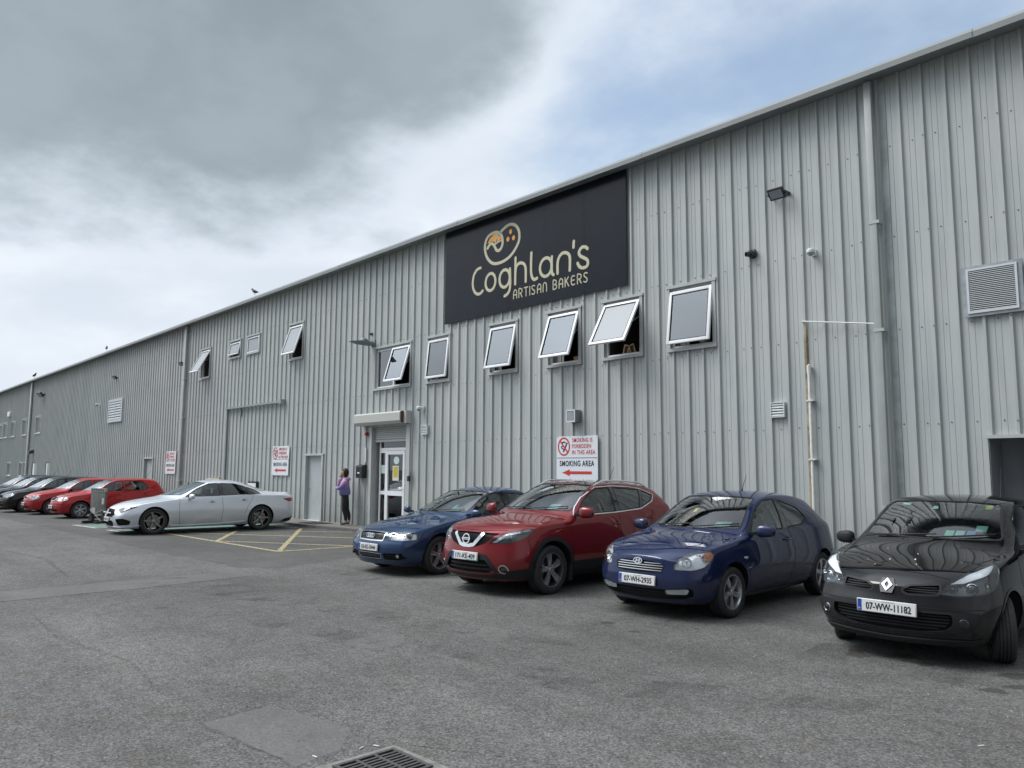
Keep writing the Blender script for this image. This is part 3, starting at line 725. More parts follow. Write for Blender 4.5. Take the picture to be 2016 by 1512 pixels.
# windows
def window(x0, x1, z0, z1, ang, kind):
    w = MB()      # pressed steel surround
    t = .055; D = .055
    w.box(x0 - .02, -D - .01, z1 - .02, x1 + .05, 0.02, z1 + .035)
    w.box(x0 - .01, -D, z0, x0 + t - .01, 0.10, z1 - .021)
    w.box(x1 - t + .01, -D, z0, x1 + .03, 0.10, z1 - .021)
    w.box(x0 - .03, -D - .02, z0 - .035, x1 + .04, 0.10, z0 + .025)
    w.box(x0 + t - .012, 0.0, z1 - .06, x1 - t + .012, .10, z1 - .0205)
    wo_ = B('window', w, M_trim)
    ix0, ix1, iz0, iz1 = x0 + t - .012, x1 - t + .012, z0 + .025, z1 - .06
    far = kind == 'far'
    fr = MB(); fw = .05; y0, y1 = (.0, .07) if not far else (-.01, .07)
    def ring(mb, a, b_, c, d, f, ya, yb):
        mb.box(a, ya, c, a + f, yb, d); mb.box(b_ - f, ya, c, b_, yb, d); mb.box(a + f, ya, c, b_ - f, yb, c + f); mb.box(a + f, ya, d - f, b_ - f, yb, d)
    ring(fr, ix0, ix1, iz0, iz1, fw, y0 + .02, y1)
    if kind == 'two': fr.box((ix0 + ix1) / 2 - .03, y0 + .018, iz0 + fw, (ix0 + ix1) / 2 + .03, y1 + .002, iz1 - fw)
    fr.obj('frame', M_white, wo_)
    if not far:
        # dark cavity so the open light shows a room
        cv = MB(); cv.add([(ix0, .1, iz0), (ix1, .1, iz0), (ix1, .1, iz1), (ix0, .1, iz1), (ix0 - .6, 1.6, iz0 - .6), (ix1 + .6, 1.6, iz0 - .6), (ix1 + .6, 1.6, iz1 + .3), (ix0 - .6, 1.6, iz1 + .3)],
                          [(0, 4, 5, 1), (1, 5, 6, 2), (2, 6, 7, 3), (3, 7, 4, 0), (4, 7, 6, 5)])
        cv.obj('room', M_int, wo_, recalc=False, sharp=None)
    if kind == 'one' and x0 not in FROST:
        bl = MB(); nb = 3 + int(abs(x0) * 7) % 3
        for k_ in range(nb): bl.box(ix0 + .02 + k_ * .075, .13 + .012 * (k_ % 2), iz0, ix0 + .085 + k_ * .075, .134 + .012 * (k_ % 2), iz1)
        bl.obj('blind_and_reveal', mat('reveal_pale', (0.50, 0.50, 0.46), 0.8), wo_)  # added pale strips standing in for the inner window reveal
    a0, a1 = (ix0, ix1) if kind != 'two' else ((ix0 + ix1) / 2, ix1)
    if kind == 'two':
        pn = MB(); pn.box(ix0 + fw, .045, iz0 + fw, (ix0 + ix1) / 2 - .03, .052, iz1 - fw)
        pn.obj('pane', M_glass, wo_)
        bl = MB(); bl.box(ix0 + fw, .075, iz0 + fw, (ix0 + ix1) / 2 - .03, .08, iz1 - fw)
        bl.obj('blind_and_reveal', mat('blind_cream', (0.72, 0.71, 0.62), 0.8), wo_)
    W_, H_ = a1 - a0, (iz1 - iz0) - (.09 if not far else 0)
    H_ = H_ if ang > 4 else iz1 - iz0
    piv = Vector(((a0 + a1) / 2, 0.0, iz1 - (.03 if ang > 4 else 0)))
    s = MB(); sf = .065 if H_ > .7 else .05
    ring(s, -W_ / 2, W_ / 2, -H_, 0, sf, -.045, .0)
    me = s.mesh('sash'); bevel_mesh(me, .008)
    rot = (-R(ang), 0, 0)      # bottom swings out towards -Y
    if not far:
        so_ = link('sash', me, M_white, wo_, piv, rot)
    p = MB(); p.box(-W_ / 2 + sf, -.028, -H_ + sf, W_ / 2 - sf, -.020, -sf)
    p.obj('pane', (M_frost if x0 in FROST else M_glass) if not far else mat('far_pane', (0.10, 0.115, 0.12), 0.45), wo_, loc=piv if not far else Vector((piv.x, .05, piv.z)), rot=rot)
    if not far:
        # rubber gasket line
        gk = MB(); ring(gk, -W_ / 2 + sf - .002, W_ / 2 - sf + .002, -H_ + sf - .002, -sf + .002, .010, -.047, -.012)
        gk.obj('gasket', mat('gasket_black', (0.015, 0.015, 0.016), 0.6), wo_, loc=piv, rot=rot)
        if ang > 4:
            st = MB()
            for sx in (-1, 1):
                a_ = R(ang)
                top = Vector((piv.x + sx * (W_ / 2 - .02), .03, piv.z - .30)); q = Vector((piv.x + sx * (W_ / 2 - .02), -math.sin(a_) * .55 + .01, piv.z - math.cos(a_) * .55))
                st.tube([top, q], .006, 6)
            st.obj('stay', mat('stay_steel', (0.5, 0.5, 0.5), 0.35, 0.9), wo_)
    return wo_
for w in WINS: window(*w)

# things on the sills
def sill_thing(name, label, cat, mb, m, x, z=4.06 + .085, y=WY + .16): return tag(mb.obj(name, m, loc=(x, y, z)), label, cat)
M_wood = mat('wood_orange', (0.42, 0.19, 0.07), 0.6, var=(14, 0.25)); M_wood2 = mat('wood_pale', (0.45, 0.29, 0.14), 0.6, var=(12, 0.25))
SZ = 4.145
m_ = MB(); m_.box(-.06, -.05, 0, .06, .05, .10); m_.box(.065, -.05, 0, .11, .05, .085)
sill_thing('wooden_box', 'small orange wooden box on the sill of the second open window under the black sign', 'box', m_, M_wood, -11.42)
for k, (xx, tt, lab) in enumerate([(-10.07, .25, 'small tilted wooden picture frame, left of the pair behind the widest open sash'), (-9.86, -.3, 'small upright wooden picture frame, right of the pair behind the widest open sash')]):
    m_ = MB(); M4 = Matrix.Rotation(tt, 4, 'Y')
    m_.box(-.07, 0, 0, -.045, .02, .20, M=M4); m_.box(.045, 0, 0, .07, .02, .20, M=M4); m_.box(-.045, 0, 0, .045, .02, .025, M=M4); m_.box(-.045, 0, .175, .045, .02, .20, M=M4); m_.box(-.045, .012, .025, .045, .016, .175, mi=1, M=M4)
    sill_thing('picture_frame', lab, 'picture frame', m_, [M_wood2, M_dark], xx)
m_ = MB(); m_.lathe([(0, .001), (0, .05), (.02, .062), (.09, .06), (.12, .045), (.12, .001)], 14, 'z')
sill_thing('clay_pot', 'small rounded orange pot at the right end of the sill with the picture frames', 'pot', m_, M_wood, -9.63)
m_ = MB(); m_.lathe([(0, .001), (0, .06), (.06, .12), (.065, .12), (.01, .055), (.01, .001)], 18, 'z')
sill_thing('bowl', 'shallow pale yellow bowl on the sill of the rightmost upper window', 'bowl', m_, mat('bowl_yellow', (0.55, 0.52, 0.30), 0.4), -8.15)

# doors ---------------------------------------------------------------
def steel_door(x0, x1, z1, z0=0.085):
    f = MB(); t = .06
    f.box(x0 - .02, -.06, z1 - .03, x1 + .08, .10, z1 + .03); f.box(x0, -.05, z0, x0 + t, .10, z1 - .031); f.box(x1 - t + .03, -.05, z0, x1 + .06, .10, z1 - .031)
    d = MB(); d.box(x0 + t, .07, z0 + .01, x1 - t + .03, .11, z1 - .03)
    me = d.mesh('door')
    do = link('door', me, mat('door_grey', (0.40, 0.43, 0.44), 0.5, var=(3, 0.06)), bld)
    f.obj('door_frame', M_trim, do)
    th = MB(); th.box(x0, -.08, z0, x1, .07, z0 + .012); th.obj('threshold', mat('step_pale', (0.5, 0.5, 0.48), 0.8), do)
    h = MB(); h.tube([(x0 + t + .10, .07, z0 + 1.0), (x0 + t + .10, .03, z0 + 1.0), (x0 + t + .2, .03, z0 + 1.0)], .009, 6)
    h.obj('handle', mat('handle_dark', (0.06, 0.06, 0.06), .4), do)
    return do
steel_door(-23.40, -22.27, 2.20)
steel_door(-39.65, -38.4, 2.2, 0.0)
for x0, x1 in ((-64.3, -62.7), (-60.2, -58.8)):
    d = MB(); d.box(x0, .03, 0, x1, .07, 2.1); d.box(x0 + .25, .02, 0.1, x1 - .9, .029, 2.0, 1)
    B('door', d, [mat('far_door_grey', (.30, .32, .32), .6), M_white])
# garage type opening at the right
g = MB(); g.box(-3.46, -.06, 2.22, .2, .0, 2.27)
g.box(-3.44, .55, 0, .1, .60, 2.24, 1)
g.box(-3.45, 0.0, 0.0, -3.435, .55, 2.24, 2); g.box(.10, 0.0, 0.0, .115, .55, 2.24, 2); g.box(-3.44, 0.0, 2.235, .1, .55, 2.25, 2)
g.box(-3.16, .48, 0, -3.10, .549, 2.2, 2); g.box(-3.07, .50, 0, -3.05, .549, 2.2, 2)
B('loading_door', g, [M_trim, mat('door_grey2', (0.30, 0.32, 0.34), 0.55, var=(1.5, 0.12)), mat('reveal_grey', (0.22, 0.24, 0.26), 0.6)])

# glazed entrance with roller shutter
ent = MB(); x0, x1 = -19.42, -17.52
ent.prism([(x0 - .03, .085), (x0 + .08, .085), (x0 + .08, 2.965), (x1 - .08, 2.965), (x1 - .08, .085), (x1 + .10, .085), (x1 + .10, 2.998), (x0 - .03, 2.998)], -.07, .30, 'y')
entrance = B('entrance', ent, M_trim)
bx = MB(); bx.prism([(-.02, 3.34), (-.30, 3.34), (-.335, 3.30), (-.335, 3.08), (-.27, 3.0), (-.02, 3.0)], x0 - .50, x1 - .02, 'x')
bx.prism([(-.02, 3.36), (-.30, 3.33), (-.30, 3.03), (-.02, 2.98)], x1 - .019, x1 + .0, 'x', mi=1)  # right end of the box in dark brown
bx.box(x1, -.22, 3.0, x1 + .12, -.02, 3.34, 0)
bx.obj('shutter_box', [mat('shutter_box_cream', (0.47, 0.48, 0.45), 0.45), mat('end_dark_brown', (0.10, 0.06, 0.05), 0.8)], entrance)
st = MB()
for k in range(6):
    z = 2.93 - k * .062
    st.lathe([(x0 + .08, .001), (x0 + .08, .034), (x1 - .08, .034), (x1 - .08, .001)], 10, 'x', (0, .06, z))
st.box(x0 + .081, .035, 2.52, x1 - .081, .10, 2.585)
st.obj('shutter_curtain', mat('shutter_slat', (0.40, 0.42, 0.41), 0.45), entrance)
ef = MB(); yA, yB = .13, .19; cx0, cx1 = x0 + .22, x1 - .05
ef.box(cx0, yA, .085, cx0 + .06, yB, 2.96); ef.box(cx1 - .06, yA, .085, cx1, yB, 2.96)
ef.box(cx0 + .06, yA, 2.28, cx1 - .06, yB, 2.35); ef.box(cx0 + .06, yA, 2.89, cx1 - .06, yB, 2.96)
dL, dR = cx0 + .37, cx1 - .33
ef.box(dL - .07, yA, .085, dL, yB, 2.28); ef.box(dR, yA, .085, dR + .07, yB, 2.28)
for a, b_ in ((cx0 + .06, dL - .07), (dR + .07, cx1 - .06)):
    ef.box(a, yA, 1.02, b_, yB, 1.12); ef.box(a, yA, .085, b_, yB, .17); ef.box(a, yA, 2.21, b_, yB, 2.28)
ef.obj('entrance_frame', M_white, entrance)
dl = MB(); yC, yD = .11, .165
dl.box(dL + .004, yC, .10, dL + .09, yD, 2.27); dl.box(dR - .09, yC, .10, dR - .004, yD, 2.27)
dl.box(dL + .09, yC, 2.16, dR - .09, yD, 2.27); dl.box(dL + .09, yC, 1.0, dR - .09, yD, 1.13); dl.box(dL + .09, yC, .10, dR - .09, yD, .26)
dl.obj('door_leaf', M_white, entrance)
pg = MB()
for a, b_, c, d in ((cx0 + .06, cx1 - .06, 2.35, 2.89), (cx0 + .06, dL - .07, 1.12, 2.21), (cx0 + .06, dL - .07, .17, 1.02), (dR + .07, cx1 - .06, 1.12, 2.21), (dR + .07, cx1 - .06, .17, 1.02), (dL + .09, dR - .09, 1.13, 2.16), (dL + .09, dR - .09, .26, 1.0)):
    pg.box(a, .150, c, b_, .156, d)
pg.obj('door_glass', glass('entrance_glass', (0.42, 0.46, 0.46), 1.5), entrance)
rm = MB(); rm.add([(x0, .30, .085), (x1, .30, .085), (x1, .30, 3.0), (x0, .30, 3.0), (x0 - 1, 3.2, .085), (x1 + 1, 3.2, .085), (x1 + 1, 3.2, 3.0), (x0 - 1, 3.2, 3.0)], [(0, 1, 5, 4), (1, 2, 6, 5), (2, 3, 7, 6), (3, 0, 4, 7), (4, 5, 6, 7)])
rm.obj('lobby', mat('lobby_dim', (0.13, 0.12, 0.11), .9), entrance, recalc=False, sharp=None)
hn = MB(); hn.tube([(dR - .05, .11, 1.20), (dR - .05, .06, 1.20), (dR - .17, .06, 1.20)], .012, 8); hn.obj('handle', M_white, entrance)
# notices on the glass
def notice(label, cat, x0, z0, x1, z1, col, y=WY + .1465, name='notice', band=None, shape=None):
    t = thing(name, label, cat, ((x0 + x1) / 2, y, z0))
    m_ = MB(); w = (x1 - x0) / 2
    if shape: m_.prism([(w * math.cos(a), (z1 - z0) / 2 * (1 + math.sin(a))) for a in [2 * math.pi * k / 20 for k in range(20)]], 0, .002, 'y')
    else: m_.box(-w, 0, 0, w, .002, z1 - z0)
    m_.obj('sheet', mat('paper_%d_%d_%d' % tuple(int(c * 99) for c in col), col, .7), t)
    if band:
        b2 = MB(); b2.box(-w * .72, -.002, (z1 - z0) * .22, w * .72, -.0005, (z1 - z0) * .92); b2.obj('printed_panel', mat('paper_yellow', band, .7), t)
    return t
cxm = (dL + dR) / 2
notice('round white sticker at eye level on the entrance door glass', 'sticker', cxm - .13, 1.88, cxm + .15, 2.10, (.62, .74, .72), name='sticker', shape=1)
notice('white notice with a yellow printed panel taped on the entrance door glass', 'notice', cxm - .17, 1.42, cxm + .13, 1.84, (.66, .68, .64), band=(.55, .45, .05))
notice('pale notice behind the narrow side glass left of the entrance door', 'notice', cx0 + .08, 1.62, dL - .09, 1.86, (.5, .62, .56), y=WY + .1465)
notice('pale notice behind the narrow side glass right of the entrance door', 'notice', dR + .08, 1.60, cx1 - .08, 1.88, (.5, .62, .58), y=WY + .1465)

# louvres and vents --------------------------------------------------
def louvre(name, x0, x1, z0, z1, n, fw, m, proj=.05, mid=False, dark=None):
    f = MB(); f.box(x0, -proj - .035, z0, x0 + fw, 0, z1); f.box(x1 - fw, -proj - .035, z0, x1, 0, z1)
    f.box(x0 + fw, -proj - .035, z0, x1 - fw, 0, z0 + fw); f.box(x0 + fw, -proj - .035, z1 - fw, x1 - fw, 0, z1)
    if mid: f.box((x0 + x1) / 2 - fw / 3, -proj - .034, z0 + fw, (x0 + x1) / 2 + fw / 3, -.005, z1 - fw)
    o = B(name, f, m)
    s = MB(); hh = (z1 - z0 - 2 * fw) / n
    for k in range(n):
        z = z0 + fw + hh * (k + .5)
        s.prism([(-proj - .02, z - hh * .42), (-proj - .018, z - hh * .36), (-.045 , z + hh * .42), (-.047, z + hh * .36)] if False else [(-proj - .030, z - hh * .40), (-.05, z + hh * .28), (-.05, z + hh * .44), (-proj - .030, z - hh * .02)], x0 + fw, x1 - fw, 'x')
    s.obj('blades', m if dark is None else dark, o)
    bk = MB(); bk.box(x0 + fw, -.042, z0 + fw, x1 - fw, -.036, z1 - fw); bk.obj('backing', M_dark, o)
    return o
M_alu = mat('aluminium_pale', (0.66, 0.69, 0.70), 0.35, 0.4)
M_galv = mat('galvanised', (0.34, 0.37, 0.39), 0.4, 0.5, var=(10, .2))
lv = louvre('wall_louvre', -3.58, -2.94, 4.01, 4.66, 22, .03, M_alu, .055)
gf = MB(); gf.box(-3.64, -.07, 3.965, -3.582, -.0355, 4.70); gf.box(-2.938, -.07, 3.965, -2.88, -.0355, 4.70); gf.box(-3.582, -.07, 3.965, -2.938, -.0355, 4.008); gf.box(-3.582, -.07, 4.662, -2.938, -.0355, 4.70)
gf.obj('galvanised_surround', M_galv, lv)
louvre('wall_louvre', -46.0, -43.5, 4.17, 5.40, 7, .13, mat('louvre_grey', (.50, .54, .56), .5), .06, True)
louvre('wall_vent', -6.72, -6.46, 2.66, 2.92, 5, .016, M_alu, .04)
louvre('wall_vent', -16.91, -16.64, 2.67, 2.92, 5, .018, M_alu, .04)
vb = MB(); vb.box(-11.41, -.20, 2.77, -11.16, -.0, 3.03)
vo_ = B('boxed_vent', vb, mat('vent_box_grey', (.20, .22, .24), .5))
vs_ = MB()
for k in range(9): vs_.box(-11.385, -.212, 2.80 + k * .022, -11.20, -.201, 2.809 + k * .022)
vs_.box(-11.415, -.214, 2.765, -11.39, -.2005, 3.035); vs_.box(-11.185, -.214, 2.765, -11.155, -.2005, 3.035); vs_.box(-11.39, -.214, 3.005, -11.185, -.2005, 3.035); vs_.box(-11.39, -.214, 2.765, -11.185, -.2005, 2.795)
vs_.obj('vent_grille', M_alu, vo_)
# skirting ledge items behind the silver car
for (xa, xb, za, zb_) in ((-31.6, -30.2, 1.22, 1.33),):
    q = MB(); q.box(xa, -.12, za, xb, -.0, zb_); q.box(xa + .4, -.10, zb_, xb - .1, -.0, zb_ + .05, 1)
    B('meter_cover', q, [mat('cover_white', (.6, .6, .56), .6), mat('cover_ochre', (.34, .30, .20), .7)])
q = MB(); q.box(-27.6, -.10, 1.0, -26.9, 0, 1.27); q.box(-27.58, -.11, 1.06, -26.92, -.101, 1.21, 1); B('air_grille', q, [M_dark, M_white])

# pipes and conduits
c1 = MB(); c1.tube([(-6.07, -.09, 4.25), (-4.86, -.09, 4.045)], .011, 8); c1.tube([(-6.07, -.09, 4.25), (-6.10, -.005, 4.25)], .014, 8)
B('white_conduit', c1, mat('pvc_white', (.72, .72, .70), .4, var=(8, .1)))
c2 = MB(); c2.tube([(-6.0, -.0, 3.47), (-6.0, -.07, 3.47), (-6.0, -.075, 3.40), (-6.0, -.075, 0.1)], .024, 10)
for zz in (2.91, 1.94, .9): c2.box(-6.05, -.11, zz - .012, -5.93, -.0, zz + .012)
c2.lathe([(3.36, .03), (3.42, .034), (3.50, .034), (3.52, .001)], 12, 'z', (-6.0, -.07, 0))
B('white_waste_pipe', c2, mat('pvc_white2', (.72, .72, .70), .45, var=(9, .12)))
rs = MB(); rs.add([(-6.083, -.0405, 0.05), (-6.046, -.0405, 0.05), (-6.046, -.0405, 4.22), (-6.083, -.0405, 4.25)], [(0, 1, 2, 3)])
rs.add([(-6.046, -.0405, 0.05), (-6.032, -.001, 0.05), (-6.032, -.001, 4.1), (-6.046, -.0405, 4.2)], [(0, 1, 2, 3)])
rs.add([(-6.032, -.001, 0.05), (-6.005, -.001, 0.05), (-6.018, -.001, 3.4), (-6.032, -.001, 4.1)], [(0, 1, 2, 3)])
M_rust = mat('rust_streak', (.36, .29, .17), .9, var=(5, .55))
nt = M_rust.node_tree; b_ = nt.nodes['Principled BSDF']
tt_ = N(nt, 'ShaderNodeTexCoord'); mpp = N(nt, 'ShaderNodeMapping'); mpp.inputs['Scale'].default_value = (14, 1, 1.2); nt.links.new(tt_.outputs['Object'], mpp.inputs[0])
nn_ = N(nt, 'ShaderNodeTexNoise'); nn_.inputs['Scale'].default_value = 2.5; nn_.inputs['Detail'].default_value = 6; nt.links.new(mpp.outputs[0], nn_.inputs['Vector'])
rr_ = ramp(nt, [(.30, g3(.15)), (.55, g3(.9))]); nt.links.new(nn_.outputs['Fac'], rr_.inputs[0]); nt.links.new(rr_.outputs[0], b_.inputs['Alpha'])
rs.v = [(v[0], v[1] - .0015, v[2]) for v in rs.v]
B('rust_stain', rs, M_rust, recalc=False, sharp=None)
# old sliding-door rail at the left with its post
rl_ = MB(); rl_.box(-29.85, -.16, 4.03, -25.1, -.04, 4.10); rl_.box(-25.14, -.20, 3.98, -25.0, -.03, 4.14); rl_.box(-29.92, -.10, 0.1, -29.80, -.02, 4.10); rl_.box(-28.7, -.06, 3.75, -28.6, -.03, 4.03)
B('door_rail', rl_, mat('rail_grey', (.27, .30, .31), .55, var=(3, .1)))

# ================================================================ black company sign
sg = thing('company_sign', 'large black panel sign with cream lettering and a looped pretzel emblem high on the wall', 'sign', (-12.87, WY - .05, 5.54))
SX, SZ0 = -12.87, 5.54
M_sblack = mat('sign_black', (0.007, 0.011, 0.017), 0.25, var=(1.3, .2), bump=(1.1, .12), spec=.22)
seams = [-15.93, -14.59, -13.41, -12.21, -10.99, -9.82]
for i, (a, b_) in enumerate(zip(seams, seams[1:])):
    p = MB(); d = .002 * (i % 2); p.box(a - SX + .0015, -.02 - d, 0, b_ - SX - .0015, 0.0, 2.49)
    rr = random.Random(i)
    for zz in (.04, .62, 1.2, 1.8, 2.2):
        for xx in (a - SX + .05, b_ - SX - .05):
            bolt(p, xx, zz + rr.uniform(-.03, .03), -.0205 - d, .011)
    p.obj('sign_panel', M_sblack, sg, sharp=None)
M_cream = mat('sign_cream', (0.56, 0.53, 0.37), 0.5)
M_orange = mat('sign_orange', (0.80, 0.36, 0.05), 0.5)
def ell(cx, cz, rx, rz, n=10, tilt=0): return [(cx + rx * math.cos(t), cz + rz * math.sin(t) + tilt * math.cos(t)) for t in [2 * math.pi * k / n for k in range(n)]]
LET = {
 'C': ([[(-14.48,6.79),(-14.57,6.785),(-14.66,6.74),(-14.74,6.64),(-14.78,6.48),(-14.765,6.33),(-14.69,6.20),(-14.58,6.135),(-14.47,6.14),(-14.39,6.19)]], False),
 'o': ([ell(-14.095,6.36,.185,.215)], True), 'gbowl': ([ell(-13.572,6.355,.185,.215)], True),
 'gtail': ([[(-13.385,6.56),(-13.375,6.40),(-13.37,6.18),(-13.40,6.03),(-13.48,5.95),(-13.57,5.92)]], False),
 'h': ([[(-13.185,6.79),(-13.19,6.5),(-13.195,6.15)], [(-13.19,6.42),(-13.16,6.56),(-13.06,6.63),(-12.94,6.61),(-12.86,6.54),(-12.83,6.42),(-12.83,6.15)]], False),
 'l': ([[(-12.64,6.80),(-12.65,6.55),(-12.645,6.32),(-12.60,6.19),(-12.53,6.14),(-12.45,6.16)]], False),
 'abowl': ([ell(-12.165,6.365,.19,.215)], True), 'astem': ([[(-11.97,6.57),(-11.98,6.40),(-11.975,6.24),(-11.955,6.17),(-11.92,6.14)]], False),
 'n': ([[(-11.79,6.15),(-11.79,6.37),(-11.75,6.50),(-11.66,6.575),(-11.56,6.58),(-11.46,6.53),(-11.41,6.42),(-11.415,6.15)]], False),
 'apostrophe': ([[(-11.29,6.78),(-11.30,6.65)]], False),
 's': ([[(-10.89,6.53),(-10.95,6.58),(-11.06,6.59),(-11.14,6.50),(-11.10,6.41),(-11.0,6.35),(-10.90,6.28),(-10.88,6.20),(-10.92,6.14),(-11.02,6.13),(-11.12,6.17),(-11.18,6.26)]], False)}
dd = 0
for k, (strs, closed) in LET.items():
    m_ = MB()
    for s in strs:
        pts = catmull([(p[0], p[1], 0) for p in s], 5, closed); dd += 1
        stroke(m_, [(p.x - SX, p.y - SZ0) for p in pts], .074, .0045 + .0006 * (dd % 4), -.0225, closed)
    m_.obj('lettering', M_cream, sg, recalc=True, sharp=30)
lg = MB()
loop = [(-13.73,7.55),(-13.55,7.635),(-13.36,7.66),(-13.18,7.58),(-13.07,7.42),(-13.06,7.22),(-13.15,7.06),(-13.33,6.90),(-13.54,6.81),(-13.78,6.78),(-14.02,6.82),(-14.21,6.98),(-14.31,7.20),(-14.30,7.40),(-14.19,7.54),(-13.98,7.59),(-13.80,7.55),(-13.69,7.44),(-13.655,7.28),(-13.69,7.165),(-13.78,7.10),(-13.88,7.125),(-13.94,7.22),(-14.02,7.31),(-14.11,7.33),(-14.22,7.24)]
stroke(lg, [(p.x - SX, p.y - SZ0) for p in catmull([(a, b_, 0) for a, b_ in loop], 5)], .076, .0045, -.0225)
stroke(lg, [(-13.83 - SX, 7.53 - SZ0), (-13.86 - SX, 7.46 - SZ0), (-13.91 - SX, 7.39 - SZ0), (-13.93 - SX, 7.28 - SZ0)], .036, .0060, -.0225)
stroke(lg, [(-13.93 - SX, 7.28 - SZ0), (-13.82 - SX, 7.315 - SZ0), (-13.67 - SX, 7.34 - SZ0)], .036, .0068, -.0225)
lg.obj('emblem', M_cream, sg, sharp=30)
og = MB()
for pl in ([(-14.22, 7.36), (-14.14, 7.47), (-13.97, 7.55), (-13.85, 7.53), (-13.88, 7.42), (-13.95, 7.35), (-14.08, 7.39), (-14.16, 7.36)], [(-13.80, 7.50), (-13.72, 7.40), (-13.72, 7.37), (-13.88, 7.32), (-13.86, 7.42)]):
    og.prism([(a - SX, b_ - SZ0) for a, b_ in pl], -.0225, -.0255, 'y')
for (a, b_) in ((-13.368, 7.477), (-13.463, 7.311), (-13.263, 7.301)):
    og.prism([(a - SX + .052 * math.cos(t), b_ - SZ0 + .062 * math.sin(t)) for t in [2 * math.pi * k / 16 for k in range(16)]], -.0225, -.0265, 'y')
og.obj('emblem_orange', M_orange, sg)
# second line in thin round capitals
G2 = {'A': [[(0, 0), (0, .6), (.25, .97), (.5, 1), (.8, .85), (.85, .55), (.85, 0)], [(0, .42), (.85, .42)]],
      'R': [[(0, 0), (0, 1), (.45, 1), (.78, .9), (.8, .62), (.5, .48), (0, .48)], [(.4, .48), (.85, 0)]],
      'T': [[(0, 1), (.9, 1)], [(.45, 1), (.45, 0)]], 'I': [[(0, 0), (0, 1)]],
      'S': [[(.75, .92), (.45, 1.0), (.1, .93), (.05, .72), (.3, .55), (.6, .42), (.75, .22), (.6, .03), (.3, 0), (0, .1)]],
      'N': [[(0, 0), (0, .6), (.15, .93), (.42, 1), (.7, .93), (.85, .6), (.85, 0)]],
      'B': [[(0, 0), (0, 1), (.45, 1), (.72, .88), (.7, .62), (.4, .52), (0, .52)], [(.4, .52), (.75, .42), (.82, .2), (.6, .02), (0, 0)]],
      'K': [[(0, 0), (0, 1)], [(.75, 1), (.05, .45)], [(.25, .6), (.85, 0)]],
      'E': [[(.75, .95), (.4, 1), (.08, .85), (.0, .5), (.1, .12), (.4, 0), (.78, .05)], [(0, .52), (.65, .52)]]}
def line2(word, xa, xb, z, h):
    wid = [0.1 if c == 'I' else 1.0 for c in word]; gap = .42
    tot = sum(wid) + gap * (len(word) - 1); u = (xb - xa) / tot; x = xa; q = 0
    for c, w in zip(word, wid):
        m_ = MB()
        for s in G2[c]:
            q += 1
            smooth = len(s) > 3
            pp = [(x + p[0] * u, z + p[1] * h, 0) for p in s]
            if smooth: pp = [(v.x, v.y) for v in catmull(pp, 3)]
            stroke(m_, [(p[0] - SX, p[1] - SZ0) for p in pp], .027, .0045 + .0007 * (q % 3), -.0225)
        m_.obj('lettering', M_cream, sg, sharp=30)
        x += (w + gap) * u
line2('ARTISAN', -13.25, -12.12, 5.80, .205); line2('BAKERS', -11.93, -10.87, 5.80, .205)

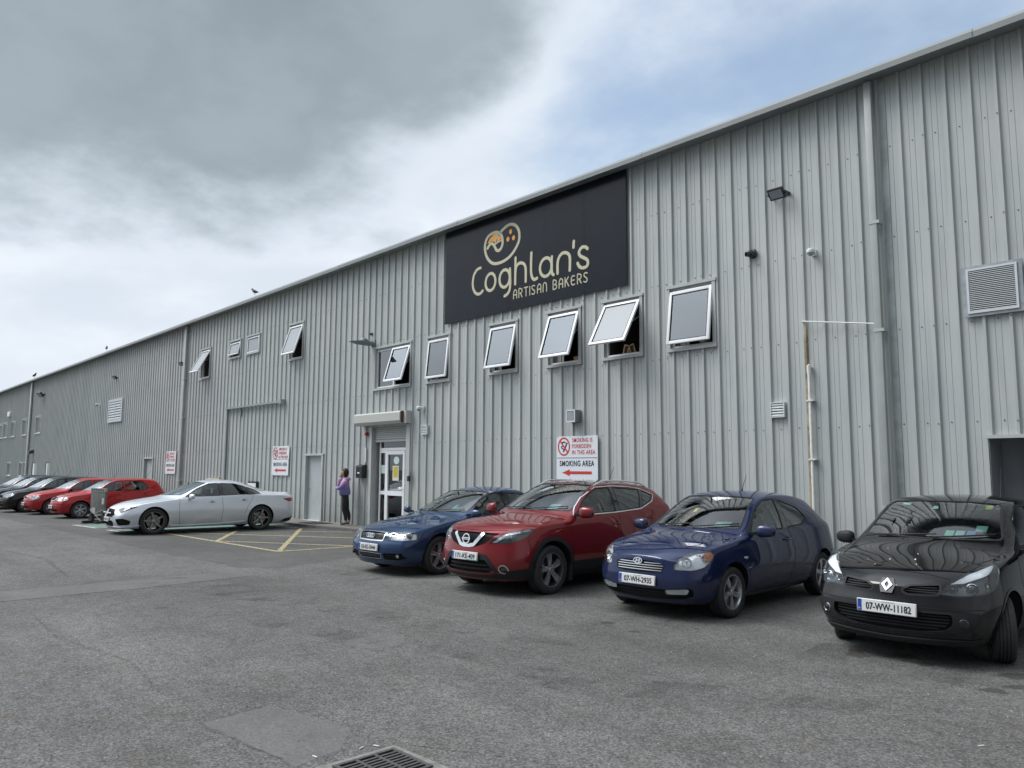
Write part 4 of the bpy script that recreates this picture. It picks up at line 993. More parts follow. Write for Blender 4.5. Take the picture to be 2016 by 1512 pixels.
# ================================================================ smoking signs
M_swhite = mat('sign_white', (0.72, 0.76, 0.80), 0.35)
M_sred = mat('sign_red', (0.55, 0.035, 0.03), 0.45); M_sblk = mat('sign_ink', (0.012, 0.012, 0.014), 0.5)
def smoking_sign(cx, z0, w, label, split):
    h = w * .79
    t = thing('smoking_sign', label, 'sign', (cx, WY - .045, z0), 0, 'smoking area signs along the wall')
    b_ = MB(); H2 = h * .545
    if split:
        b_.box(-w / 2, -.012, H2 + .006, w / 2, 0, h + .01); b_.box(-w / 2 - .02, -.014, -.01, w / 2 - .02, 0, H2 - .006)
    else: b_.box(-w / 2, -.012, 0, w / 2, 0, h)
    b_.obj('board', M_swhite, t)
    YF = -.0145 if not split else -.0165
    def put(body, hh, cxx, cz, width, m, bold=.012):
        me = text_mesh('words', body, hh, width, bold, spacing=1.12)
        return link('lettering', me, m, t, (cxx, YF, cz), (R(90), 0, 0))
    lh = h * .098
    x_l = -w / 2 + w * .39
    for i, (s, ww) in enumerate((('SMOKING IS', .49), ('FORBIDDEN', .455), ('IN THIS AREA', .555))):
        put(s, lh, x_l + w * ww / 2, h * (.905 - i * .138), w * ww, M_sred, .016)
    put('SMOKING AREA', h * .13, 0, h * .375, w * .84, M_sblk, .022)
    ln = MB()
    if not split: ln.box(-w * .485, YF - .001, h * .497, w * .485, YF, h * .508); ln.obj('rule', M_sblk, t)
    ar = MB(); az = h * .165
    ar.prism([(-.36 * w, az), (-.17 * w, az + .075 * h), (-.17 * w, az + .033 * h), (.36 * w, az + .033 * h), (.36 * w, az - .033 * h), (-.17 * w, az - .033 * h), (-.17 * w, az - .075 * h)], YF - .001, YF, 'y')
    ar.obj('arrow', M_sred, t)
    rg = MB(); rcx, rcz, rr = -w * .315, h * .765, w * .138
    stroke(rg, [(rcx + rr * math.cos(a), rcz + rr * 1.12 * math.sin(a)) for a in [2 * math.pi * k / 32 for k in range(32)]], .028 * w, .002, YF + .001, True)
    stroke(rg, [(rcx - rr * .72, rcz + rr * .8), (rcx + rr * .72, rcz - rr * .8)], .03 * w, .0028, YF + .001, cap=False)
    rg.obj('prohibition_ring', M_sred, t)
    cg = MB(); stroke(cg, [(rcx - rr * .1, rcz - rr * .72), (rcx + rr * .62, rcz + rr * .52)], .03 * w, .0012, YF + .001, cap=False)
    stroke(cg, [(v.x, v.y) for v in catmull([(rcx - rr * .1, rcz - rr * .35, 0), (rcx - rr * .45, rcz - rr * .1, 0), (rcx - rr * .15, rcz + rr * .15, 0), (rcx - rr * .3, rcz + rr * .5, 0), (rcx + rr * .1, rcz + rr * .6, 0), (rcx + rr * .25, rcz + rr * .45, 0)], 4)], .022 * w, .0015, YF + .001)
    cg.obj('cigarette_symbol', M_sblk, t)
    fx = MB()
    for xx in (-.48, -.16, .16, .48):
        for zz in (.015, .985):
            bolt(fx, xx * w * .98, zz * h, YF, .008)
    fx.obj('fixings', mat('bolt_dark'), t, sharp=None)
smoking_sign(-11.25, 1.535, 1.19, 'nearest no smoking sign, single white board above the red car roof', False)
smoking_sign(-25.14, 1.52, 1.25, 'no smoking sign on two stacked white boards left of the grey metal door', True)
smoking_sign(-35.92, 1.49, 1.25, 'farthest no smoking sign, small white boards left of the wide downpipe', True)

# ================================================================ fixtures on the wall
M_lampb = mat('lamp_black', (.03, .033, .036), .45); M_lens = mat('lamp_glass', (.30, .33, .36), .12)
def floodlight(x, z, label, s=1.0, yaw=0, grp='floodlights on the wall'):
    t = thing('floodlight', label, 'floodlight', (x, WY, z), yaw, grp)
    b_ = MB(); M4 = Matrix.Translation((0, -.16 * s, 0)) @ Matrix.Rotation(R(40), 4, 'X')
    b_.box(-.14 * s, -.03 * s, -.10 * s, .14 * s, .02 * s, .10 * s, M=M4)
    for k in range(7): b_.box((-.12 + k * .04 - .004) * s, .02 * s, -.09 * s, (-.12 + k * .04 + .004) * s, .04 * s, .09 * s, M=M4)
    b_.obj('housing', M_lampb, t)
    l_ = MB(); l_.box(-.115 * s, -.034 * s, -.075 * s, .115 * s, -.0305 * s, .075 * s, M=M4); l_.obj('lens', M_lens, t)
    a = MB(); a.box(-.17 * s, -.17 * s, -.02 * s, -.145 * s, 0, .02 * s); a.box(.145 * s, -.17 * s, -.02 * s, .17 * s, 0, .02 * s); a.box(-.17 * s, -.02 * s, -.02 * s, .17 * s, 0, .02 * s); a.obj('bracket', M_lampb, t)
floodlight(-6.42, 6.55, 'small square black floodlight high between the black sign and the right downpipe')
floodlight(-35.0, 6.36, 'small grey floodlight just left of the wide downpipe', 1.0, R(10))
floodlight(-44.9, 6.58, 'small grey floodlight above the big louvred grille', 1.05, R(10))
floodlight(-61.9, 6.8, 'long dark floodlight beside the farthest downpipe', 1.9, R(15))
ol = thing('street_lantern', 'old flat galvanised lantern projecting over the double window by the entrance', 'lamp', (-19.45, WY, 5.45), 0)
hd = MB(); hd.prism([(-.02, -.03), (-.10, .03), (-.55, .03), (-.80, -.01), (-.55, -.06), (-.12, -.07)], -.14, .14, 'x'); me = hd.mesh('head'); bevel_mesh(me, .02)
link('lamp_head', me, mat('lantern_grey', (.16, .19, .21), .5, .3), ol)
dm = MB(); dm.lathe([(.03, .13), (.08, .12), (.12, .08), (.14, .001)], 14, 'z', (0, -.35, 0)); dm.obj('dome', mat('lantern_grey'), ol)
ar = MB(); ar.tube([(0, 0, -.03), (0, -.12, -.01)], .03, 8); ar.box(-.10, -.03, -.10, .10, .0, .10); ar.obj('bracket', mat('lantern_grey'), ol)
def vent_cap(x, z, s, label):
    t = thing('flue_terminal', label, 'flue', (x, WY, z))
    m_ = MB(); m_.lathe([(0, .001), (0, .085 * s), (-.03 * s, .085 * s), (-.05 * s, .07 * s), (-.09 * s, .07 * s), (-.09 * s, .045 * s), (-.17 * s, .045 * s), (-.17 * s, .035 * s), (-.10 * s, .034 * s), (-.10 * s, .001)], 18, 'y')
    m_.obj('pipe', M_lampb, t, rot=(R(8), 0, R(-28)))
    return t
vent_cap(-6.97, 5.62, 1.0, 'round black plastic flue pipe high on the wall right of the rightmost window')
vent_cap(-19.55, 5.76, .55, 'tiny black flue pipe above the old galvanised lantern')
M_cam = mat('camera_white', (.72, .74, .75), .35)
def cctv(x, z, label, s=1.0, yaw=0):
    t = thing('security_camera', label, 'security camera', (x, WY, z), yaw, 'white security cameras on the wall')
    a = MB(); a.box(-.04 * s, -.03 * s, -.05 * s, .04 * s, 0, .05 * s); a.tube([(0, -.02 * s, .02 * s), (0, -.10 * s, .02 * s)], .018 * s, 8); a.obj('bracket', M_cam, t)
    d = MB(); d.lathe([(.05 * s, .001), (.05 * s, .05 * s), (.035 * s, .07 * s), (0, .075 * s), (-.02 * s, .07 * s), (-.02 * s, .001)], 18, 'z', (0, -.13 * s, 0)); d.obj('hood', M_cam, t)
    e = MB(); e.lathe([(-.02 * s, .058 * s), (-.05 * s, .048 * s), (-.07 * s, .025 * s), (-.075 * s, .001)], 16, 'z', (0, -.13 * s, 0)); e.obj('eye', mat('camera_eye', (.35, .37, .38), .15), t)
cctv(-5.86, 5.40, 'white dome camera high on the wall left of the right downpipe')
cctv(-16.86, 3.38, 'white camera right above the entrance shutter box', 1.1, R(-30))
cctv(-47.9, 5.28, 'tiny white camera left of the big louvred grille', 1.35)
al = MB(); al.box(-.45, -.15, -.2, .45, 0, .2); me = al.mesh('alarm'); bevel_mesh(me, .05)
tag(link('alarm_box', me, M_cam, loc=(-73.6, WY, 6.0)), 'tiny white alarm box above the farthest row of windows', 'alarm box')
bl = MB(); bl.lathe([(0, .001), (0, .05), (-.03, .055), (-.08, .045), (-.10, .001)], 16, 'y'); bl.box(-.05, -.01, -.05, .05, 0.0, .05)
tag(bl.obj('fire_bell', mat('alarm_red', (.38, .03, .03), .4), loc=(-19.62, WY - .035, 2.77)), 'small red alarm sounder beside the entrance shutter', 'alarm')
bx = thing('letterbox', 'black wall letterbox between the person and the entrance', 'letterbox', (-19.83, WY, 1.48))
m_ = MB(); m_.prism([(0, 0), (-.17, 0), (-.17, .31), (-.12, .36), (0, .38)], -.16, .16, 'x'); m_.obj('box', mat('letterbox_black', (.015, .017, .022), .35), bx)
m_ = MB(); m_.prism([(-.005, .395), (-.13, .372), (-.195, .318), (-.195, .305), (-.125, .355), (-.005, .38)], -.175, .175, 'x'); m_.obj('lid', mat('letterbox_black'), bx)
m_ = MB(); m_.box(-.08, -.174, .13, .04, -.171, .17); m_.obj('name_plate', M_white, bx)
ic = thing('intercom', 'slim door entry panel on the right jamb of the entrance', 'intercom', (-17.40, WY, 1.42))
m_ = MB(); m_.box(-.035, -.13, 0, .035, -.072, .14); m_.obj('reader', M_lampb, ic)
m_ = MB(); m_.box(-.035, -.12, .145, .035, -.072, .28); m_.obj('speaker_panel', mat('intercom_grey', (.5, .48, .42), .4), ic)
for k, (x, z, lab) in enumerate([(-64.1, 2.75, 'tiny dark lamp over the farthest white door')]):
    m_ = MB(); m_.prism([(0, 0), (-.35, -.1), (-.30, .15), (0, .25)], -.2, .2, 'x'); tag(m_.obj('door_lamp', M_lampb, loc=(x, WY, z)), lab, 'lamp')
cv = MB(); cv.box(-.02, -.02, 0, .02, 0, .42); tag(cv.obj('cable_cover', mat('pvc_white2'), loc=(-19.68, WY - .035, 1.95)), 'slim white cable cover above the black letterbox', 'cable cover')

# birds on the eaves
M_bird = mat('bird_black', (.012, .012, .014), .6)
def bird(x, label, yaw, s=1.0, pose=0):
    t = thing('crow', label, 'bird', (x, WY - .28, WZ1 + .125), yaw, 'black birds perched on the eaves')
    me = bpy.data.meshes.new('bird_body'); bm = bmesh.new()
    chain = [(-.20, .0, .09, .008), (-.12, 0, .10, .03), (-.04, 0, .12, .055), (.05, 0, .155, .058), (.10, 0, .20, .035), (.125, 0, .235, .034), (.16, 0, .235, .018), (.20, 0, .225, .005)]
    mb = MB(); mb.tube([Vector(c[:3]) * s for c in catmull([c[:3] for c in chain], 2)], .01, 10, radii=[r * s for r in [.008, .018, .03, .044, .055, .059, .058, .048, .035, .033, .034, .026, .018, .010, .004]])
    bm.free(); bpy.data.meshes.remove(me)
    mb.obj('body', M_bird, t)
    lg_ = MB(); lg_.tube([(.0, .02 * s, .10 * s), (.01, .02 * s, 0)], .005 * s, 5); lg_.tube([(.0, -.02 * s, .10 * s), (.01, -.02 * s, 0)], .005 * s, 5); lg_.obj('legs', M_bird, t)
bird(-27.3, 'black bird on the eaves above the middle windows, nearest of the three', R(200), 1.0)
bird(-46.3, 'black bird perched on the eaves above the louvred grille, middle of the three', R(160), 1.1)
bird(-64.2, 'black bird perched on the eaves by the farthest downpipe', R(20), 1.35)

# ================================================================ loose things in the yard
bar = thing('road_barrier', 'battered grey folding barrier board standing between the red hatchback and the silver car', 'barrier', (-27.6, 7.22, gz(-27.6)), R(18))
m_ = MB(); m_.box(-.38, -.03, .30, .38, .03, 1.12); me = m_.mesh('board'); bevel_mesh(me, .015)
link('board', me, mat('barrier_grey', (.13, .135, .13), .7, var=(6, .35)), bar)
m_ = MB(); m_.box(-.39, -.04, 1.02, .39, .04, 1.13)
for k in range(6): m_.box(-.32 + k * .115, -.045, 1.05, -.26 + k * .115, -.041, 1.10, 1)
m_.obj('top_rail', [mat('barrier_pale', (.30, .31, .30), .6), M_sblk], bar)
for sx in (-1, 1):
    m_ = MB(); m_.prism([(sx * .34, .35), (sx * .28, .35), (sx * .22, .10), (sx * .42, .10)], -.05, .05, 'y'); m_.box(sx * .32 - .05, -.30, .0, sx * .32 + .05, .30, .09)
    m_.obj('foot', mat('foot_rubber', (.03, .028, .026), .9), bar)
m_ = MB(); m_.tube([(-.36, -.05, .45), (.30, -.055, .06)], .012, 6); m_.tube([(.36, -.05, .45), (-.1, -.055, .3)], .01, 6); m_.obj('strut', mat('barrier_pale'), bar)
m_ = MB(); m_.box(.22, -.036, .62, .34, -.031, .82); m_.box(-.3, -.036, .33, -.1, -.031, .5); m_.obj('torn_sticker', mat('sticker_pale', (.45, .45, .43), .7), bar)
cn = thing('traffic_cone', 'faded orange and white traffic cone between the red hatchback and the silver car nose', 'cone', (-32.3, 9.35, gz(-32.3)))
m_ = MB(); m_.box(-.18, -.18, 0, .18, .18, .03); m_.obj('base', mat('cone_base', (.05, .04, .035), .9), cn)
for a, b_, mm, nm in ((.03, .28, (.42, .12, .06), 'lower_cone'), (.28, .45, (.55, .52, .48), 'white_sleeve'), (.45, .76, (.42, .12, .06), 'upper_cone')):
    r_ = lambda z: .13 - .105 * z / .76
    m_ = MB(); m_.lathe([(a, r_(a)), (b_, r_(b_)), (b_, r_(b_) - .012)] + ([(b_, .001)] if b_ > .7 else []), 16, 'z'); m_.obj(nm, mat('cone_%s' % nm, mm, .7, var=(12, .2)), cn)

# ================================================================ cars
def pchip(tab):
    """monotone cubic through (x, y) points"""
    xs = [float(p[0]) for p in tab]; ys = [float(p[1]) for p in tab]; n = len(xs)
    if n == 1: return lambda x: ys[0]
    h = [xs[i + 1] - xs[i] for i in range(n - 1)]; d = [(ys[i + 1] - ys[i]) / h[i] for i in range(n - 1)]
    m = [0.0] * n; m[0] = d[0]; m[-1] = d[-1]
    for i in range(1, n - 1):
        if d[i - 1] * d[i] > 0:
            w1, w2 = 2 * h[i] + h[i - 1], h[i] + 2 * h[i - 1]
            m[i] = (w1 + w2) / (w1 / d[i - 1] + w2 / d[i])
    def f(x):
        if x <= xs[0]: return ys[0]
        if x >= xs[-1]: return ys[-1]
        i = 0
        while x > xs[i + 1]: i += 1
        t = (x - xs[i]) / h[i]; t2, t3 = t * t, t * t * t
        return (2 * t3 - 3 * t2 + 1) * ys[i] + (t3 - 2 * t2 + t) * h[i] * m[i] + (-2 * t3 + 3 * t2) * ys[i + 1] + (t3 - t2) * h[i] * m[i + 1]
    return f

M_trimblk = mat('plastic_black', (.016, .017, .019), .55, bump=(90, .15), spec=.3)
M_under = mat('underbody', (.010, .010, .010), .95)
M_rubber = mat('tyre_rubber', (.028, .028, .029), .7, var=(9, .35), bump=(60, .25))
M_chrome = mat('chrome', (.78, .79, .80), .10, 1.0)
M_alloy = mat('alloy_silver', (.52, .53, .55), .28, .9)
M_gunm = mat('alloy_gunmetal', (.075, .075, .080), .35, .7)
M_disc = mat('brake_disc', (.22, .22, .22), .35, .9, var=(20, .2))
M_seat = mat('seat_cloth', (.045, .045, .048), .9, var=(8, .2)); M_seatg = mat('seat_cloth_grey', (.16, .155, .15), .9, var=(8, .2))
M_dash = mat('dashboard', (.020, .020, .022), .75)
M_cglass = glass('car_glass', (.62, .72, .68), 1.58)
M_privacy = glass('privacy_glass', (.10, .12, .13), 1.58)
M_lensc = glass('lamp_lens', (.92, .94, .95), 1.45)
M_bowl = mat('lamp_reflector', (.80, .82, .84), .22, .55, bump=(26, .35))
M_amber = mat('lamp_amber', (.75, .22, .03), .15, 0, 1.0)
M_redlens = mat('lamp_red', (.30, .012, .012), .15, 0, 1.0)
M_hid = mat('lamp_housing', (.10, .105, .11), .3, .4)
M_platew = mat('plate_white', (.66, .67, .66), .35); M_plateb = mat('plate_blue', (.015, .06, .32), .4); M_ink = mat('plate_ink', (.008, .008, .010), .5)
M_seam = mat('panel_gap', (.006, .006, .006), .9)

class CarBody:
    """Smooth closed body shell from section tables; x = metres behind the front bumper, -y = left side."""
    def __init__(s, P):
        s.P = P; s.L, s.W = P['L'], P['W']; s.ox = -s.L / 2
        T = {k: pchip(v) for k, v in P['tab'].items()}
        s.T = T; L, W2 = s.L, s.W / 2
        keys = sorted(set([0, .03, .08, .15, .24, .35, .48, .64, .80] + [round(L - q, 3) for q in (0, .03, .08, .15, .24, .36, .5)] + [round(p[0], 3) for p in P['tab']['top'] if 0 < p[0] < L]))
        xs = [keys[0]]
        for k in keys[1:]:
            g = k - xs[-1]
            if g < .025: continue
            m = max(1, math.ceil(g / .13)); a = xs[-1]
            for j in range(1, m + 1): xs.append(a + g * j / m)
        xs[-1] = L
        s.xs = xs; n = len(xs)
        fr = [1, .955, .88, .76, .60, .42, .22, 0]; NF = len(fr)
        seg = [(0, 1, 1), (1, 2, 2), (2, 3, 2), (3, 4, 3), (4, 5, 1), (5, 6, 5)]
        def section(x):
            pl = T['plan'](x)
            zu, zt, zb = T['under'](x), T['top'](x), T['belt'](x)
            crown = T['crown'](x); ze = zt - crown
            zb = min(zb, ze - .02)
            w1, w3, wb = W2 * T['wsill'](x) * pl, W2 * T['wmid'](x) * pl, W2 * T['wbelt'](x) * pl
            zm = T['zmid'](x); ye = W2 * T['wedge'](x) * pl
            zm = min(zm, zb - .03)
            K = [(w1 - .05, zu), (w1, zu + .07), (w1 + (w3 - w1) * .72, zu + .07 + (zm - zu - .07) * .5), (w3, zm), (wb, zb), (wb - T['sh'](x), zb + (ze - zb) * .10 + .004), (ye, ze)]
            rows = [K[0]]
            for a, b, k in seg:
                for j in range(1, k + 1):
                    t = j / k; y = K[a][0] + (K[b][0] - K[a][0]) * t; z = K[a][1] + (K[b][1] - K[a][1]) * t
                    if (a, b) == (5, 6): y += .022 * math.sin(math.pi * t) * min(1, (ze - zb) / .3)
                    if (a, b) == (3, 4): y += .010 * math.sin(math.pi * t) * T['bulge'](x)
                    rows.append((y, z))
            return rows, zt, ze, zu
        NR = sum(k for _, _, k in seg) + 1
        S = [section(x) for x in xs]
        npf, tpf = pchip(P['nose']), pchip(P['tail'])
        pf, pr = P.get('pull', (.11, .10)); ff, fb = P.get('fade', .55), P.get('fadeb', .45); wbow = T['bow']
        nz = [npf(z) for _, z in S[0][0]]; tz = [tpf(z) for _, z in S[-1][0]]
        def shift(i, r, f):
            x = xs[i]; d = 0.0
            a = max(0, 1 - x / ff) ** 1.4; d += (nz[r] + pf * f ** 2.6) * a
            b = max(0, 1 - (L - x) / fb) ** 1.4; d -= (tz[r] + pr * f ** 2.6) * b
            up = max(0, (r - (NR - 7)) / 6)
            d += wbow(x) * f * f * up
            return d
        verts = []; idx = {}
        def V(key, p):
            if key not in idx: idx[key] = len(verts); verts.append((p[0] + s.ox, p[1], p[2]))
            return idx[key]
        # lattice key: (i, jy, r); jy in -(NF-1)..(NF-1) -> y fraction
        J = NF - 1
        fy = lambda j: (fr[J - abs(j)]) * (1 if j > 0 else -1)   # j=±J -> ±1
        def pt(i, j, r):
            rows, zt, ze, zu = S[i]; f = abs(fy(j)) if j else 0.0
            y, z = rows[r]; t = (z - zu) / (ze - zu)
            zz = z + t * t * (zt - ze) * (1 - f ** 2.2)
            return (xs[i] + shift(i, r, f), y * (fy(j) if j else 0), zz)
        faces = []
        def key(i, j, r): return (i, j, r)
        def q(a, b, c, d):
            ids = [V(k, pt(*k)) for k in (a, b, c, d)]
            if len(set(ids)) >= 3: faces.append(tuple(ids))
        for i in range(n - 1):
            for r in range(NR - 1):                       # sides
                q((i, -J, r), (i + 1, -J, r), (i + 1, -J, r + 1), (i, -J, r + 1))
                q((i, J, r), (i, J, r + 1), (i + 1, J, r + 1), (i + 1, J, r))
            for j in range(-J, J):                        # roof and floor
                q((i, j, NR - 1), (i + 1, j, NR - 1), (i + 1, j + 1, NR - 1), (i, j + 1, NR - 1))
                q((i, j, 0), (i, j + 1, 0), (i + 1, j + 1, 0), (i + 1, j, 0))
        for j in range(-J, J):
            for r in range(NR - 1):                       # nose and tail
                q((0, j, r), (0, j, r + 1), (0, j + 1, r + 1), (0, j + 1, r))
                q((n - 1, j, r), (n - 1, j + 1, r), (n - 1, j + 1, r + 1), (n - 1, j, r + 1))
        # passenger space: the same lattice, inset, flipped (a hollow inside the shell)
        c0, c1 = P['cabin']; i0 = min(i for i in range(n) if xs[i] >= c0); i1 = max(i for i in range(n) if xs[i] <= c1); r0 = 3
        cv, cf, ci = [], [], {}
        def CV(i, j, r):
            if (i, j, r) not in ci:
                p = pt(i, j, r); y = p[1]; q_ = max(0.0, abs(y) - .062 * min(1, abs(fy(j)) * 1.2 if j else 0)); z = p[2]
                z = max(.34, z - .052 * (r - r0) / (NR - 1 - r0)) if r > r0 else .34
                ci[(i, j, r)] = len(cv); cv.append((p[0] + s.ox, math.copysign(q_, y) if j else 0.0, z))
            return ci[(i, j, r)]
        for i in range(i0, i1):
            for r in range(r0, NR - 1):
                cf.append((CV(i, -J, r), CV(i + 1, -J, r), CV(i + 1, -J, r + 1), CV(i, -J, r + 1))); cf.append((CV(i, J, r), CV(i, J, r + 1), CV(i + 1, J, r + 1), CV(i + 1, J, r)))
            for j in range(-J, J):
                cf.append((CV(i, j, NR - 1), CV(i + 1, j, NR - 1), CV(i + 1, j + 1, NR - 1), CV(i, j + 1, NR - 1))); cf.append((CV(i, j, r0), CV(i, j + 1, r0), CV(i + 1, j + 1, r0), CV(i + 1, j, r0)))
        for j in range(-J, J):
            for r in range(r0, NR - 1):
                cf.append((CV(i0, j, r), CV(i0, j, r + 1), CV(i0, j + 1, r + 1), CV(i0, j + 1, r))); cf.append((CV(i1, j, r), CV(i1, j + 1, r), CV(i1, j + 1, r + 1), CV(i1, j, r + 1)))
        bm = bmesh.new(); tmp = bpy.data.meshes.new('c'); tmp.from_pydata(cv, [], cf); bm.from_mesh(tmp); bmesh.ops.recalc_face_normals(bm, faces=bm.faces); bmesh.ops.reverse_faces(bm, faces=bm.faces); bm.to_mesh(tmp); bm.free()
        s.cab = ([v.co.copy() for v in tmp.vertices], [tuple(p.vertices) for p in tmp.polygons])
        me = bpy.data.meshes.new('b'); me.from_pydata(verts, [], faces)
        bm = bmesh.new(); bm.from_mesh(me); bmesh.ops.recalc_face_normals(bm, faces=bm.faces); bm.to_mesh(me); bm.free()
        o = bpy.data.objects.new('b', me); COL.objects.link(o)
        md = o.modifiers.new('s', 'SUBSURF'); md.levels = 1; md.render_levels = 1
        dg = bpy.context.evaluated_depsgraph_get(); dg.update()
        s.me = bpy.data.meshes.new_from_object(o.evaluated_get(dg)); bpy.data.objects.remove(o)
        s.me.polygons.foreach_set('use_smooth', [True] * len(s.me.polygons))
        s.index()
    def index(s):
        me = s.me; me.calc_loop_triangles()
        s.co = [v.co.copy() for v in me.vertices]; s.no = [v.normal.copy() for v in me.vertices]
        s.tri = [tuple(t.vertices) for t in me.loop_triangles]
        s.bvh = BVHTree.FromPolygons(s.co, s.tri)
    def smooth_n(s, loc, k):
        a, b, c = s.tri[k]; A, B_, C_ = s.co[a], s.co[b], s.co[c]
        v0, v1, v2 = B_ - A, C_ - A, loc - A
        d00, d01, d11, d20, d21 = v0.dot(v0), v0.dot(v1), v1.dot(v1), v2.dot(v0), v2.dot(v1)
        den = d00 * d11 - d01 * d01
        if abs(den) < 1e-14: return s.no[a]
        v = (d11 * d20 - d01 * d21) / den; w = (d00 * d21 - d01 * d20) / den
        return (s.no[a] * (1 - v - w) + s.no[b] * v + s.no[c] * w).normalized()
    # --- projection frames: 'L' left side, 'R' right side, 'F' front, 'B' back, 'T' top, or an azimuth in degrees
    # azimuth a: looking along (cos a, sin a, 0); 0 = from the front towards the rear; 90 = from the left side towards +y
    def frame(s, view):
        if view == 'T': return Vector((0, 0, -1)), Vector((1, 0, 0)), Vector((0, 1, 0))
        a = {'F': 0, 'L': 90, 'R': -90, 'B': 180}.get(view, view) * math.pi / 180
        d = Vector((math.cos(a), math.sin(a), 0)); u = Vector((-d.y, d.x, 0))
        if view in ('L', 'R'): u = Vector((1, 0, 0))
        return d, u, Vector((0, 0, 1))
    def hit(s, u, v, view):
        d, U, Vv = s.frame(view)
        o = U * u + Vv * v - d * 5
        loc, nn, k, dist = s.bvh.ray_cast(o, d)
        if loc is None: return None
        return loc, s.smooth_n(loc, k)

def lx(body, pts):
    """outline given with x from the bumper -> local x"""
    return [(p[0] + body.ox, p[1]) for p in pts]

def rounded(pts, r=.03, n=3):
    """round the corners of an outline"""
    out = []; k = len(pts)
    for i in range(k):
        a, b, c = Vector(pts[i - 1][:2]), Vector(pts[i][:2]), Vector(pts[(i + 1) % k][:2])
        rr = pts[i][2] if len(pts[i]) > 2 else r
        r1 = min(rr, (a - b).length * .45); r2 = min(rr, (c - b).length * .45)
        if rr <= 0.0005: out.append((b.x, b.y)); continue
        p, q = b + (a - b).normalized() * r1, b + (c - b).normalized() * r2
        for j in range(n + 1):
            t = j / n; v = p * (1 - t) ** 2 + b * 2 * t * (1 - t) + q * t * t
            out.append((v.x, v.y))
    return out

def offset_poly(pts, d):
    """grow (+) or shrink (-) an outline"""
    k = len(pts); P_ = [Vector(p) for p in pts]
    area = sum(P_[i].x * P_[(i + 1) % k].y - P_[(i + 1) % k].x * P_[i].y for i in range(k))
    sg_ = 1 if area > 0 else -1; out = []
    for i in range(k):
        a, b, c = P_[i - 1], P_[i], P_[(i + 1) % k]
        e1, e2 = (b - a), (c - b)
        if e1.length < 1e-6 or e2.length < 1e-6: out.append((b.x, b.y)); continue
        n1 = Vector((e1.y, -e1.x)).normalized() * sg_; n2 = Vector((e2.y, -e2.x)).normalized() * sg_
        m = (n1 + n2)
        if m.length < .3: m = n1
        m.normalize(); k_ = d / max(.5, m.dot(n1))
        out.append((b.x + m.x * k_, b.y + m.y * k_))
    return out

def patch(body, outline, view, off=.002, thick=0.0, grid=.045, along=False, mirror=False, depth=None):
    """mesh lying on the body surface inside a 2D outline. off: height over the surface; thick: slab thickness below it.
    along: offset along the view direction instead of the surface normal. depth: (front, back) along view -> closed cutter"""
    d, U, Vv = body.frame(view)
    bm = bmesh.new()
    vs = [bm.verts.new((p[0], p[1], 0)) for p in outline]
    bm.faces.new(vs)
    us = [p[0] for p in outline]; ws = [p[1] for p in outline]
    for axis, lo, hi in ((0, min(us), max(us)), (1, min(ws), max(ws))):
        k = max(1, int((hi - lo) / grid)); no = (1, 0, 0) if axis == 0 else (0, 1, 0)
        for j in range(1, k):
            t = lo + (hi - lo) * j / k; co = (t, 0, 0) if axis == 0 else (0, t, 0)
            bmesh.ops.bisect_plane(bm, geom=bm.verts[:] + bm.edges[:] + bm.faces[:], plane_co=co, plane_no=no, dist=1e-5)
    bmesh.ops.triangulate(bm, faces=[f for f in bm.faces if len(f.verts) > 4])
    bm.verts.ensure_lookup_table()
    info = {}; last = None
    miss = []
    for v in bm.verts:
        h = body.hit(v.co.x, v.co.y, view)
        if h is None: miss.append(v); continue
        info[v] = h
    for v in miss:       # outside the silhouette: take the nearest vertex that hit
        if not info: bm.free(); return None
        w = min(info, key=lambda q: (q.co - v.co).length_squared)
        h = info[w]; base = U * v.co.x + Vv * v.co.y
        info[v] = (base + d * h[0].dot(d), h[1])
    def P_(v, o, al):
        loc, n = info[v]
        return loc + (-d * o if al else n * o)
    if depth is not None:
        top = {}; bot = {}
        nb = bmesh.new()
        for v in bm.verts: top[v] = nb.verts.new(P_(v, depth[0], along)); bot[v] = nb.verts.new(P_(v, -depth[1], along))
        for f in bm.faces: nb.faces.new([top[v] for v in f.verts]); nb.faces.new([bot[v] for v in reversed(f.verts)])
        for e in bm.edges:
            if len(e.link_faces) == 1: nb.faces.new([top[e.verts[0]], top[e.verts[1]], bot[e.verts[1]], bot[e.verts[0]]])
        bmesh.ops.recalc_face_normals(nb, faces=nb.faces); bm.free()
        if mirror: bmesh.ops.scale(nb, vec=(1, -1, 1), verts=nb.verts); bmesh.ops.recalc_face_normals(nb, faces=nb.faces)
        return nb
    if thick:
        edges = [e for e in bm.edges if len(e.link_faces) == 1]
        low = {}
        for e in edges:
            for v in e.verts:
                if v not in low: low[v] = P_(v, off - thick, along)
        pairs = [(e.verts[0], e.verts[1]) for e in edges]
    newco = {v: P_(v, off, along) for v in bm.verts}
    for v, c in newco.items(): v.co = c
    if thick:
        lv = {v: bm.verts.new(c) for v, c in low.items()}
        for a, b in pairs:
            try: bm.faces.new([a, b, lv[b], lv[a]])
            except ValueError: pass
    bmesh.ops.recalc_face_normals(bm, faces=bm.faces)
    # outward orientation
    tot = sum((f.normal.dot(-d) * f.calc_area() for f in bm.faces), 0.0)
    if tot < 0: bmesh.ops.reverse_faces(bm, faces=bm.faces)
    if mirror: bmesh.ops.scale(bm, vec=(1, -1, 1), verts=bm.verts); bmesh.ops.reverse_faces(bm, faces=bm.faces)
    return bm

